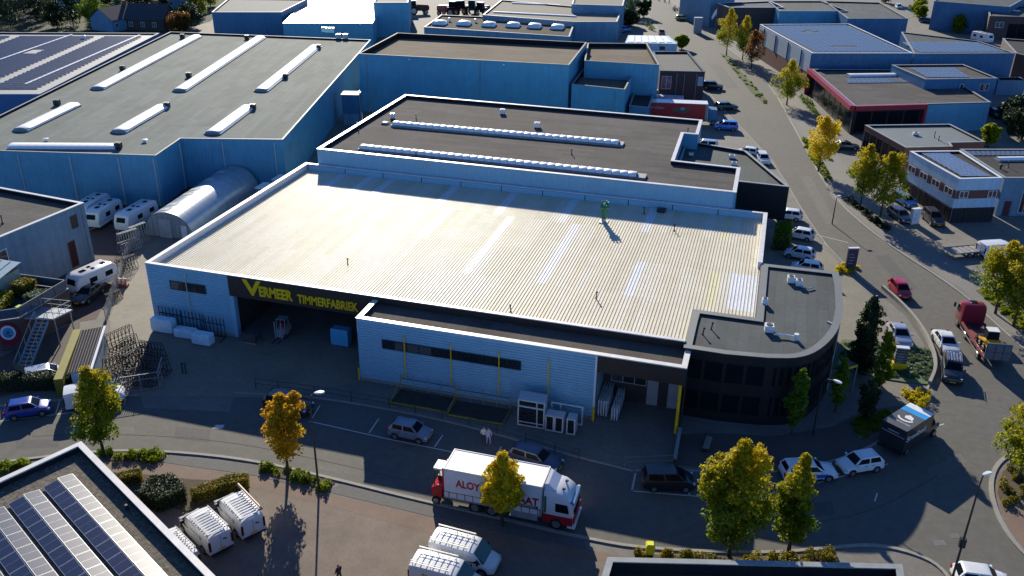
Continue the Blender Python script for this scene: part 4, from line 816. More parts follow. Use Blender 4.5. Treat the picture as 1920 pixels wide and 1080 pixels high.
a, u, n = frame_on(RB, RC); Lr2 = (Vector(RC)-Vector(RB)).length*.52; mb = MB(); wbox(mb, a, u, n, 0, Lr2, 4.5, 5.34, .03, .7); wbox(mb, a, u, n, Lr2-.5, Lr2, 0, 4.5, .03, .7); mb.build('crimson_frame', M_CRIM, rd)
for k in range(4): window(rd, RB, RC, .6+k*(Lr2-1.4)/4, .6+(k+1)*(Lr2-1.4)/4-.15, .3, 4.2, 1, M_DSTEEL, M_GLASS)
mb = MB(); wbox(mb, a, u, n, Lr2+.05, Lr2/.52-.05, 0, 5.1, .01, .06); mb.build('blue_wall_panels', W_BLUE, rd)
barrel(rd, (14.64, 198.25), (24.20, 202.12), 4.95, 2.0, .4)
pvfield(rd, [(14.37, 191.68), (27.99, 196.91), (26.67, 200.93), (14.03, 196.00)], 14, 2, 4.95)
r2 = building('upper_red_wing', 'raised grey wing with solar panels on top of the red-trimmed showroom', [(28.36, 191.66), (42.15, 197.45), (37.63, 209.35), (23.17, 203.67)], 6.8, W_DBLUE, RF_BIT, M_GREYCAP, cat='wing', drop=.25)
pvfield(r2, [(29.16, 194.35), (37.31, 197.21), (35.54, 205.83), (26.50, 202.64)], 9, 4, 6.6)
WA, WB = (28.36, 191.66), (42.15, 197.45); Lw = (Vector(WB)-Vector(WA)).length
window(r2, WA, WB, Lw*.78, Lw*.84, 4.4, 5.8, 1); window(r2, WA, WB, Lw*.86, Lw*.91, 4.4, 5.8, 1); window(r2, WA, WB, Lw*.5, Lw*.55, 4.4, 5.8, 1)
sl = building('garden_sheds', 'long low slate shed behind the raised wing at the right', [(45.98, 213.87), (51.84, 215.91), (51.14, 219.39), (46.20, 217.66)], 3.0, W_BLUE2, RF_SLATE, M_GREYCAP, cat='shed')
gr = building('grey_roof_pavilion', 'low pavilion with pale green-grey roof and brick end between the road trees', [(16.00, 161.45), (21.38, 149.71), (28.61, 152.73), (28.49, 154.82), (34.06, 157.31), (30.04, 166.91)], 4.6, W_BRICKR, mat('green_grey_roof', (.16, .185, .18), .6, var=.1, scale=1, stain=.25), M_GREYCAP, cat='pavilion', drop=.25)
GA, GB = (16.00, 161.45), (21.38, 149.71); Lg = (Vector(GB)-Vector(GA)).length
for k in range(6): window(gr, GA, GB, .4+k*Lg/6.3, .4+(k+.85)*Lg/6.3, .5, 3.8, 2, M_DSTEEL, M_GLASS)
hvac(gr, (23.78, 158.69), 4.35, .9, .6, .5); stick(gr, (26.61, 158.34), 4.35, .9); stick(gr, (27.05, 156.57), 4.35, .7)

wb = building('white_band_office', 'two-storey white-banded office with brick strip and solar panels on the corner', [(20.88, 141.37), (26.11, 129.87), (31.89, 132.24), (28.13, 144.07)], 6.4, W_WHITE, RF_DARK, M_WHITE, cat='office', drop=.2)
A_, B_, C_ = (20.88, 141.37), (26.11, 129.87), (31.89, 132.24)
for (p, q) in ((A_, B_), (B_, C_)):
    a, u, n = frame_on(p, q); Lq = (Vector(q)-Vector(p)).length
    mb = MB(); wbox(mb, a, u, n, .02, Lq-.02, 3.55, 4.75, .012, .03); mb.build('brick_band', W_BRICKR, wb)
    mb = MB(); wbox(mb, a, u, n, .02, Lq-.02, 0, 2.2, .012, .03); mb.build('dark_ground_floor', W_DARK, wb)
    k = max(3, int(Lq/2.6))
    for i in range(k):
        if Lq < 8 and i == 1: continue
        window(wb, p, q, .5+i*Lq/k, .5+i*Lq/k+Lq/k*.62, 3.65, 4.65, 2, M_WHITE, M_GLASS, .08, .09)
        window(wb, p, q, .3+i*Lq/k, .3+i*Lq/k+Lq/k*.8, .2, 2.05, 2, M_DSTEEL, M_GLASS, .06, .08)
lq = (Vector(B_)-Vector(A_)); PW = [(22.53, 141.43), (26.77, 131.57), (30.54, 132.81), (26.51, 142.76)]
a4, b4, c4, d4 = [Vector(p) for p in PW]; PN2 = panel_mesh('solar_panel', 0, 1.0, 1.0, mat('solar_cells_pale', (.10, .13, .19), .25, var=.15, spec=.6))
for i in range(3):
    for j in range(8):
        p = a4+(d4-a4)*(i/3)+(b4-a4)*(j/8); ux = (d4-a4)/3*.96; uy = (b4-a4)/8*.94
        o = inst('solar_panel', PN2, wb, (p.x, p.y, 6.32), (0, 0, math.atan2(ux.y, ux.x)-0), (ux.length, uy.length, 1))
        if ux.x*uy.y-ux.y*uy.x < 0: o.scale = (ux.length, -uy.length, 1)
wb2 = building('grey_workshop', 'grey-blue workshop with rooflight and panel rows behind the white-banded office', [(32.83, 135.01), (38.32, 136.82), (41.51, 152.13), (28.82, 147.89)], 5.6, W_RENDER, RF_DARK, M_GREYCAP, cat='workshop', drop=.25)
barrel(wb2, (33.49, 144.47), (39.71, 146.81), 5.35, 1.2, .35)
pvfield(wb2, [(28.83, 145.11), (40.13, 148.88), (40.62, 151.31), (28.77, 147.35)], 16, 2, 5.4)
WA, WB = (32.83, 135.01), (38.32, 136.82)
window(wb2, WA, WB, 3.1, 5.2, .4, 3.6, 3, M_WHITE, mat('maroon_door', (.10, .02, .025), .4)); door(wb2, WA, WB, .9, 1.9, 0, 2.2, mat('maroon_door', (.10, .02, .025), .4))
dome(wb2, (29.67, 140.80), 5.35, 1.5, 1.2, .4); stick(wb2, (34.38, 141.32), 5.35, .9); vent(wb2, (33.19, 140.15), 5.35)

# ---- far background halls ---------------------------------------------------------------------
def hall(label, z, poly, wall, roof, cap=M_GREYCAP, drop=.3, cat='hall', name='distant_hall'):
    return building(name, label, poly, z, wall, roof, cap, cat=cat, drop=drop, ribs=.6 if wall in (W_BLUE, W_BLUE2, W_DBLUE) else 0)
fg = hall('grey panel-roofed hall at the top beside the white-roofed hall', 7, [(-142.47, 211.97), (-125.87, 218.23), (-130.42, 241.59), (-151.92, 235.49)], W_DBLUE, mat('pale_panel_roof', (.17, .19, .195), .8, spec=.1, var=.12, scale=1.5, stain=.3, sscale=.8))
fw = hall('hall with a blazing white roof at the top left of centre', 5.6, [(-121.39, 210.71), (-100.25, 218.56), (-113.67, 258.53), (-136.67, 254.26)], W_BLUE, RF_WHITE, M_CAP, .15)
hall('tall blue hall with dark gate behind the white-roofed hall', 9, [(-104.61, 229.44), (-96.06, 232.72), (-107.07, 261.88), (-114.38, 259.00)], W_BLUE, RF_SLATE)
door_wall = [(-104.61, 229.44), (-96.06, 232.72)]
fb = hall('low black-roofed building with six white dome rooflights in a row', 5, [(-87.22, 221.33), (-49.17, 221.23), (-52.87, 244.34), (-89.74, 240.67)], W_BLUE2, RF_DARK, M_GREYCAP)
for p in ((-85.32, 227.90), (-79.20, 229.32), (-72.60, 230.07), (-66.53, 231.47), (-60.92, 231.88), (-54.97, 232.42)): dome(fb, p, 4.7, 3.4, 3.2, 1.0, .05)
for p in ((-77.61, 234.24), (-84.64, 233.39)): vent(fb, p, 4.7, .4, 1.0, M_LAMP)
f2 = hall('cream-roofed hall behind the domed black roof', 6, [(-77.13, 238.72), (-51.36, 236.73), (-41.00, 240.59), (-43.36, 261.12), (-57.61, 261.84), (-80.20, 266.18)], W_BLUE2, RF_CREAM, M_CAP)
f3 = hall('raised cream-roofed hall at the top centre', 8, [(-55.84, 252.33), (-42.04, 254.58), (-45.25, 278.36), (-59.72, 275.09)], W_BLUE2, RF_CREAM, M_CAP)
for a, b in (((-76.14, 245.17), (-53.19, 246.26)), ((-75.90, 262.67), (-61.81, 263.76))): MB().beam((*a, 5.9), (*b, 5.9), .5, .3).build('ridge_rooflight', M_SKYL, f2)
pc = thing('portable_cabin', 'white portable cabin with six roof panels beside the road', 'cabin', (-31, 236, 0), off=True)
pp = ccw([(-37.05, 231.21), (-24.33, 234.34), (-27.80, 244.63), (-38.02, 241.70)]); MB().prism(pp, 0, 2.6, bottom=False).build('body', W_WHITE, pc)
A, B, C, D = [Vector(p) for p in [(-36.66, 232.10), (-25.53, 235.39), (-28.23, 243.67), (-37.63, 241.04)]]
for k in range(6):
    q = [A+(B-A)*((k+.12)/6), A+(B-A)*((k+.85)/6), D+(C-D)*((k+.85)/6), D+(C-D)*((k+.12)/6)]; MB().prism(ccw([tuple(v) for v in q]), 2.62, 2.72).build('roof_panel', M_SKYL, pc)
window(pc, (-37.05, 231.21), (-24.33, 234.34), 8.6, 10.2, .9, 2.0, 1, M_WHITE)
hall('brick and glass showroom with flat roof behind the row of road trees', 7, [(-18.33, 276.01), (-14.67, 269.05), (0.23, 274.72), (-3.76, 285.96)], W_BRICK, RF_SLATE, M_WHITE, name='brick_showroom', cat='showroom')
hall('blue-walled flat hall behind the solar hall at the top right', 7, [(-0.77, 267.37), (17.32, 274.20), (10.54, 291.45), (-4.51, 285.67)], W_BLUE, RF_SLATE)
hall('wide pale flat-roofed hall right of the blue-walled one, top right', 7, [(16.79, 260.94), (32.20, 266.69), (27.03, 294.47), (11.30, 291.74)], W_DBLUE, RF_SLATE)
hall('tall silver-grey hall with glass front at the top beside the road', 10, [(-30.48, 290.28), (-20.25, 277.11), (-13.96, 284.32), (-25.91, 312.86)], W_BLUE2, RF_SLATE)
hall('long navy hall across the top right corner', 8, [(41.84, 296.11), (60.96, 291.78), (69.75, 314.80), (45.53, 317.43)], W_DBLUE, RF_SLATE)
hh = hall('purple-brown hall with long white rooflight at the top right', 6, [(49.27, 295.18), (71.72, 297.60), (75.77, 317.05), (53.14, 306.19)], W_BRICK, RF_SLATE)
barrel(hh, (55.59, 298.61), (65.20, 298.15), 5.7, 1.8, .5)
hb_ = hall('dark brick building with garage door at the right edge, top', 6.5, [(54.79, 283.04), (72.68, 286.93), (77.69, 309.82), (57.01, 301.94)], W_BRICK, RF_SLATE)
window(hb_, (54.79, 283.04), (72.68, 286.93), 2.0, 4.2, 3.4, 5.0, 2, M_WHITE); window(hb_, (54.79, 283.04), (72.68, 286.93), 5.5, 16, .3, 4.6, 4, M_DSTEEL, M_GLASS)
hall('slate-roofed building beyond the back yard at the right edge', 6, [(51.84, 230.93), (58.97, 221.47), (65.08, 249.06), (52.43, 250.24)], W_BRICK, RF_DARK)

# pitched-roof houses among the trees, top left
def gable_house(label, c, L, W, eave, ridge, rz, wall, roof):
    r = thing('pitched_house', label, 'house', (*c, 0), rz, 'pitched houses among the trees')
    mb = MB(); mb.box(-L/2, L/2, -W/2, W/2, 0, eave); mb.add([(-L/2, -W/2, eave), (-L/2, W/2, eave), (-L/2, 0, ridge)], [(0, 1, 2)]); mb.add([(L/2, -W/2, eave), (L/2, W/2, eave), (L/2, 0, ridge)], [(0, 1, 2)]); mb.build('wall', wall, r)
    for s_ in (-1, 1):
        mb = MB(); mb.add([(-L/2-.3, s_*(W/2+.4), eave-.25), (L/2+.3, s_*(W/2+.4), eave-.25), (L/2+.3, 0, ridge+.05), (-L/2-.3, 0, ridge+.05), (-L/2-.3, s_*(W/2+.4), eave-.4), (L/2+.3, s_*(W/2+.4), eave-.4), (L/2+.3, 0, ridge-.1), (-L/2-.3, 0, ridge-.1)], [(0, 1, 2, 3), (7, 6, 5, 4), (0, 4, 5, 1), (1, 5, 6, 2), (2, 6, 7, 3), (3, 7, 4, 0)]); mb.build('roof', roof, r)
    mb = MB(); mb.box(L*.2, L*.2+.7, -.35, .35, ridge-.6, ridge+1.0); mb.build('chimney', W_BRICKR, r)
    for k in range(3): window(r, (-L/2, -W/2), (L/2, -W/2), 1+k*L/3.3, 2.1+k*L/3.3, .9, 2.2, 2)
    return r
RT = mat('dark_roof_tiles', (.045, .047, .055), .7, var=.3, scale=5); RT2 = mat('red_roof_tiles', (.16, .06, .04), .8, var=.3, scale=5)
gable_house('dark-tiled brick house behind the left hall, right of two', (-168.54, 221.32), 11, 8, 3.2, 6.5, .2, W_BRICK, RT)
gable_house('blue-grey gabled house behind the left hall, left of two', (-176.71, 218.30), 12, 8, 3.4, 6.0, 1.4, W_BLUE2, RT)
gable_house('white house half hidden by trees, top left corner', (-218.29, 245.52), 12, 9, 4.5, 8, .3, W_WHITE, RT)
gable_house('dark brick house among trees at the top edge', (-197.23, 248.93), 13, 9, 5, 9, .4, W_BRICK, RT)
gable_house('red-tiled house at the top left corner behind the trees', (-235.01, 241.46), 12, 9, 4.5, 8, .1, W_WHITE, RT2)
gable_house('slate-roofed house left of the grey panel-roofed hall', (-184.77, 255.97), 12, 9, 5, 8, .5, W_BLUE2, RT)
gable_house('dark gabled house at the right edge beside parked cars', (52.20, 199.19), 10, 8, 3, 6.5, 1.0, W_BRICK, RT)

# ================================================================ vehicles
def paint(name, c, rough=.28, metal=0.0): return mat('paint_'+name, c, rough, metal, var=.03, coat=.6, spec=.5)
PAINT = {'white': paint('white', (.74, .75, .76)), 'blue': paint('blue', (.012, .045, .32)), 'navy': paint('navy', (.022, .04, .10), .35), 'black': paint('black', (.012, .016, .028), .35), 'grey': paint('grey', (.16, .21, .29), .3),
         'dark': paint('dark_grey', (.03, .033, .04), .25, .2), 'silver': paint('silver', (.52, .53, .56), .25, .5), 'red': paint('red', (.42, .008, .03)), 'brown': paint('brown', (.045, .03, .03)), 'lightblue': paint('light_blue', (.06, .22, .55)),
         'yellow': paint('yellow', (.45, .38, .10)), 'pink': paint('dusky_red', (.35, .08, .10)), 'sky': paint('bright_blue', (.02, .16, .62)), 'teal': paint('dark_green', (.02, .06, .05))}
#            L    W    H    hood  belt  (windscreen base, roof front, roof rear, rear base) as fractions of L from the middle, wheel radius
CARS = {'hatch': (3.75, 1.68, 1.50, .88, .98, (.27, .10, -.36, -.475), .30), 'suv': (4.5, 1.85, 1.72, 1.05, 1.12, (.22, .08, -.42, -.485), .36), 'sedan': (4.7, 1.82, 1.43, .85, .95, (.22, .05, -.22, -.37), .32),
        'estate': (4.6, 1.80, 1.47, .86, .96, (.24, .08, -.40, -.475), .32), 'mpv': (4.2, 1.78, 1.68, .98, 1.05, (.33, .14, -.42, -.48), .31)}
VM = {}
def car_meshes(kind, colour):
    key = (kind, colour)
    if key in VM: return VM[key]
    L, W, H, hood, belt, gx, wr = CARS[kind]; pm = PAINT[colour]; d = {}
    tail = belt-.02 if kind != 'sedan' else belt-.06
    secs = [(-.5, .42, .70, .80), (-.485, .26, tail-.06, .90), (-.44, .22, tail, .965), (-.30, .20, belt, 1.0), (-.05, .19, belt, 1.0), (gx[0]-.06, .19, belt-.01, 1.0), (gx[0]+.02, .19, hood+.03, .995), (.40, .21, hood-.06, .96), (.465, .24, hood-.17, .90), (.49, .28, hood-.28, .84), (.5, .38, hood-.38, .78)]
    rings = []
    for f, zb, zt, k in secs:
        hw = W/2*k; x = f*L; h = zt-zb
        half = [(hw*.80, zb), (hw*.97, zb+h*.12), (hw, zb+h*.45), (hw*.985, zb+h*.72), (hw*.93, zt-.035), (hw*.80, zt), (hw*.35, zt+.02)]
        rings.append([(x, y, z) for y, z in half]+[(x, -y, z) for y, z in reversed(half)])
    mb = MB(); mb.loft(rings); d['body'] = mb.mesh('body', pm, smooth=38)
    # cabin shell (pillars and roof)
    xf0, xf1, xr1, xr0 = [g*L for g in gx]; b = W/2*.90; t = W/2*.72; zb = belt-.03
    def rg(x0, x1, z, w): return [(x0, -w, z), (x0, w, z), (x1, w, z), (x1, -w, z)]
    mb = MB(); q = [rg(xr0, xf0, zb, b)]
    e = .10
    q += [[(xr1-.02, -t, H-.07), (xr1-.02, t, H-.07), (xf1+.03, t, H-.07), (xf1+.03, -t, H-.07)], [(xr1+e, -t*.93, H-.012), (xr1+e, t*.93, H-.012), (xf1-e, t*.93, H-.012), (xf1-e, -t*.93, H-.012)], [(xr1+.4, -t*.5, H), (xr1+.4, t*.5, H), (xf1-.4, t*.5, H), (xf1-.4, -t*.5, H)]]
    mb.loft(q); d['cabin'] = mb.mesh('cabin', pm, smooth=30)
    def lerp(p, r, s): return tuple(p[i]+(r[i]-p[i])*s for i in range(3))
    c = {'fl0': (xf0, b, zb), 'fr0': (xf0, -b, zb), 'fl1': (xf1+.03, t, H-.07), 'fr1': (xf1+.03, -t, H-.07), 'rl0': (xr0, b, zb), 'rr0': (xr0, -b, zb), 'rl1': (xr1-.02, t, H-.07), 'rr1': (xr1-.02, -t, H-.07)}
    def pane(p0, p1, p2, p3, mu, mv0, mv1, out):
        """glass patch on the quad p0(bl) p1(br) p2(tr) p3(tl), pulled in by margins and pushed out"""
        def pt(u, v): return Vector(lerp(lerp(p0, p1, u), lerp(p3, p2, u), v))+Vector(out)
        mb = MB(); vs = [pt(mu, mv0), pt(1-mu, mv0), pt(1-mu*1.4, mv1), pt(mu*1.4, mv1)]; mb.add([tuple(v) for v in vs]+[tuple(v-Vector(out)*1.6) for v in vs], [(0, 1, 2, 3), (0, 4, 5, 1), (1, 5, 6, 2), (2, 6, 7, 3), (3, 7, 4, 0)]); return mb
    d['windscreen'] = pane(c['fr0'], c['fl0'], c['fl1'], c['fr1'], .07, .08, .95, (.012, 0, .010)).mesh('windscreen', M_GLASS)
    d['rear_window'] = pane(c['rl0'], c['rr0'], c['rr1'], c['rl1'], .10, .20, .90, (-.012, 0, .010)).mesh('rear_window', M_GLASS)
    for s, nm in ((1, 'l'), (-1, 'r')):
        p0, p1, p2, p3 = c['r'+nm+'0'], c['f'+nm+'0'], c['f'+nm+'1'], c['r'+nm+'1']
        m0, m1 = lerp(p0, p1, .50), lerp(p3, p2, .54)
        d['sw_r'+nm] = pane(lerp(p0, p1, .10), m0, m1, p3, .05, .12, .92, (0, s*.012, .006)).mesh('side_window', M_GLASS)
        d['sw_f'+nm] = pane(m0, lerp(p0, p1, .95), p2, m1, .05, .12, .92, (0, s*.012, .006)).mesh('side_window', M_GLASS)
    hb = MB(); hb.box(-.10, .10, -.17, .17, -.07, .07); d['headlight'] = hb.mesh('headlight', M_HEAD); tb_ = MB(); tb_.box(-.05, .05, -.12, .12, -.13, .13); d['tail'] = tb_.mesh('tail_light', M_TAIL)
    mr = MB(); mr.box(-.07, .07, -.09, .09, -.06, .06); d['mirror'] = mr.mesh('mirror', pm)
    pl = MB(); pl.box(-.01, .01, -.26, .26, -.055, .055); d['plate'] = pl.mesh('number_plate', M_PLATE)
    VM[key] = d; return d
WH = {}
def wheel_meshes(r, w):
    if (r, w) in WH: return WH[(r, w)]
    t = MB(); t.cyl((0, -w/2, 0), (0, w/2, 0), r, n=18); t.cyl((0, -w*.42, 0), (0, w*.42, 0), r*1.13, n=18)
    rim = MB(); rim.cyl((0, -w/2-.012, 0), (0, w/2+.012, 0), r*.64, n=12); rim.cyl((0, -w/2-.02, 0), (0, w/2+.02, 0), r*.2, n=8)
    tm = MB(); tm.cyl((0, -w/2, 0), (0, w/2, 0), r, n=18)
    WH[(r, w)] = (tm.mesh('wheel', M_RUBBER, smooth=35), rim.mesh('rim', M_RIM, smooth=35)); return WH[(r, w)]
def wheel(root, x, y, r, w=.2):
    t, rm = wheel_meshes(r, w); o = inst('wheel', t, root, (x, y, r)); inst('rim', rm, o, (0, 0, 0)); return o
def car(kind, colour, pose, label, group=None, name=None, opened=False, rack=False, stripes=False):
    x, y, h = pose; L, W, H, hood, belt, gx, wr = CARS[kind]; d = car_meshes(kind, colour)
    r = thing(name or 'parked_car', label, 'car', (x, y, .012), h, group)
    inst('body', d['body'], r, (0, 0, 0)); inst('cabin', d['cabin'], r, (0, 0, 0))
    for n in ('windscreen', 'rear_window'): inst(n, d[n], r, (0, 0, 0))
    for n in ('sw_rl', 'sw_fl', 'sw_rr', 'sw_fr'): inst('side_window', d[n], r, (0, 0, 0))
    for fx in (.31, -.29):
        for s in (-1, 1):
            wheel(r, fx*L, s*(W/2-.08), wr)
    if 'arch' not in VM: a_ = MB(); a_.cyl((0, -.005, 0), (0, .005, 0), 1.0, n=18); VM['arch'] = a_.mesh('wheel_arch', M_BLACK)
    for fx in (.31, -.29):
        for s in (-1, 1): inst('wheel_arch', VM['arch'], r, (fx*L, s*(W/2+.004), wr+.03), (0, 0, 0), (wr*1.16, 1, wr*1.16))
    for s in (-1, 1):
        inst('headlight', d['headlight'], r, (.455*L, s*W*.35, hood-.24), (0, 0, s*-.35)); inst('tail_light', d['tail'], r, (-.487*L, s*W*.41, belt-.18)); inst('mirror', d['mirror'], r, (gx[0]*L-.22, s*(W/2+.08), belt+.06))
    if 'grille' not in VM: a_ = MB(); a_.box(-.02, .02, -.5, .5, -.09, .09); VM['grille'] = a_.mesh('grille', M_BLACK); a_ = MB(); a_.box(-.5, .5, -.012, .012, -.07, .07); VM['sill'] = a_.mesh('sill_trim', M_BLACK); a_ = MB(); a_.box(-.006, .006, -.004, .004, -.28, .28); VM['seam'] = a_.mesh('door_seam', M_BLACK); a_ = MB(); a_.box(-.08, .08, -.014, .014, -.018, .018); VM['handle'] = a_.mesh('door_handle', M_DSTEEL)
    inst('grille', VM['grille'], r, (.494*L, 0, .36)); inst('grille', VM['grille'], r, (-.5*L, 0, .40), (0, 0, 0), (1, .9, .7))
    for s in (-1, 1):
        inst('sill_trim', VM['sill'], r, (0, s*(W/2-.02), .27), (0, 0, 0), (L*.40, 1, 1))
        for fx in (gx[0]-.07, gx[0]-.30, -.22): inst('door_seam', VM['seam'], r, (fx*L, s*(W/2+.002), belt-.36))
        for fx in (gx[0]-.26, -.17): inst('door_handle', VM['handle'], r, (fx*L, s*(W/2+.0), belt-.14))
    inst('number_plate', d['plate'], r, (.502*L, 0, .45)); inst('number_plate', d['plate'], r, (-.502*L, 0, .6))
    if opened:
        g = MB(); g.add([(-.36*L, -W*.36, H), (-.36*L, W*.36, H), (-.52*L, W*.38, H+.75), (-.52*L, -W*.38, H+.75), (-.36*L-.05, -W*.36, H-.05), (-.36*L-.05, W*.36, H-.05), (-.52*L-.06, W*.38, H+.70), (-.52*L-.06, -W*.38, H+.70)], [(0, 1, 2, 3), (7, 6, 5, 4), (0, 4, 5, 1), (1, 5, 6, 2), (2, 6, 7, 3), (3, 7, 4, 0)]); g.build('tailgate', M_GLASS, r)
    if rack:
        for k in range(2):
            b_ = MB(); s = -1 if k else 1; b_.beam((-.36*L, s*W*.35, H+.10), (gx[1]*L-.1, s*W*.35, H+.10), .05, .05); b_.build('roof_rail', M_RIM, r)
        for k in range(5): b_ = MB(); b_.beam((-.34*L, -W*.28+k*W*.14, H+.06), (gx[1]*L-.15, -W*.28+k*W*.14, H+.06), .09, .03); b_.build('roof_slat', M_RIM, r)
    if stripes:
        for s in (-1, 1):
            b_ = MB(); b_.box(-.36*L, .28*L, s*(W/2+.004)-.004, s*(W/2+.004)+.004, .45, .78); b_.build('side_stripe', mat('stripe_blue', (.02, .10, .55), .4), r)
    return r

car('hatch', 'blue', (-59.96, 53.50, 0.631), 'blue hatchback parked in the bay at the left edge below the hedge')
car('estate', 'silver', (-62.63, 58.79, 0.765), 'silver estate car with raised tailgate behind the dark hedge', opened=True)
car('suv', 'dark', (-38.17, 60.91, -0.061), 'dark grey SUV behind the orange street tree')
car('hatch', 'grey', (-26.16, 60.35, -0.046), 'blue-grey hatchback alone in the roadside bay below the annex')
car('estate', 'navy', (-14.79, 59.78, -0.188), 'dark blue estate car parked beyond the white lorry')
car('mpv', 'black', (-3.85, 60.12, 0.270), 'black-blue compact car in the roadside bay right of the lorry')
car('estate', 'white', (6.98, 64.77, 0.356), 'white car with blue flank stripe half hidden by a small yellow street tree', stripes=True)
car('hatch', 'white', (11.11, 67.09, -2.608), 'white hatchback facing left between striped car and black box van')
car('suv', 'dark', (20.62, 85.68, -1.668), 'dark SUV with ribbed roof rack parked behind the white saloon', rack=True)
car('sedan', 'white', (20.78, 91.56, -1.404), 'white saloon with sunroof parked ahead of the dark SUV')
car('sedan', 'silver', (16.30, 91.96, -1.407), 'silver saloon parked in the office lot above the planted bed')
car('hatch', 'red', (17.36, 103.64, -1.303), 'red hatchback at the kerb beside the office lot')
car('hatch', 'white', (6.10, 117.56, 2.948), 'white hatchback beside the clipped green hedge block')
car('hatch', 'white', (6.12, 110.90, 2.969), 'white hatchback in shadow, second from the clipped hedge')
car('hatch', 'white', (6.96, 106.74, 3.048), 'white car mostly hidden behind the office roof edge')
car('estate', 'white', (0.12, 150.07, -1.347), 'white estate car parked beyond the showroom wing roof')
car('hatch', 'white', (-2.53, 152.90, 3.003), 'white car whose roof peeps over the showroom wing')
car('mpv', 'sky', (-7.15, 167.93, -3.001), 'bright blue people carrier on the pavement below the red trailer')
car('mpv', 'silver', (-9.67, 154.38, -3.127), 'silver car behind the showroom wing corner')
car('suv', 'black', (-12.38, 199.30, 0.024), 'black SUV parked beside the brick workshop')
car('estate', 'teal', (-8.26, 183.05, 0.439), 'dark green car in the workshop shadow')
car('hatch', 'white', (4.57, 124.44, 3.094), 'white car under the black showroom wing')
car('estate', 'lightblue', (20.81, 136.05, -1.118), 'light blue car outside the white-banded office')
car('estate', 'navy', (19.57, 129.32, -1.151), 'navy car beside the white pillar sign')
car('suv', 'brown', (23.89, 129.44, -1.298), 'brown-black SUV parked outside the office ground floor')
car('sedan', 'black', (13.56, 162.17, 0.148), 'black car behind the yellow roadside tree')
car('hatch', 'white', (18.52, 55.49, 0.099), 'white car cut off at the bottom right corner')
car('hatch', 'pink', (-31.49, 259.55, -1.364), 'small dusky red car driving up the far road')
car('estate', 'yellow', (-28.91, 287.05, 0.357), 'yellow car outside the silver hall at the top')
car('suv', 'sky', (-46.91, 251.33, 0.350), 'bright blue vehicle against the cream-roofed hall wall')
car('mpv', 'lightblue', (-42.07, 260.96, 0.750), 'light blue van beside the cream-roofed hall')
car('estate', 'navy', (42.63, 308.63, -0.194), 'navy car in the top right yard, leftmost of three')
car('estate', 'silver', (45.60, 305.70, -0.467), 'silver car in the top right yard, middle of three')
car('estate', 'white', (48.53, 301.88, -0.631), 'white car in the top right yard, rightmost of three')
car('estate', 'dark', (42.83, 194.49, -1.359), 'dark car in the yard at the right behind the showroom')
car('mpv', 'teal', (44.48, 190.92, -1.397), 'dark green car in the yard at the right edge')
car('hatch', 'white', (36.80, 335.39, -1.425), 'white car at the top edge beyond the pale hall')
car('sedan', 'dark', (-70.70, 74.60, -1.439), 'dark car tucked beside the nearest caravan')

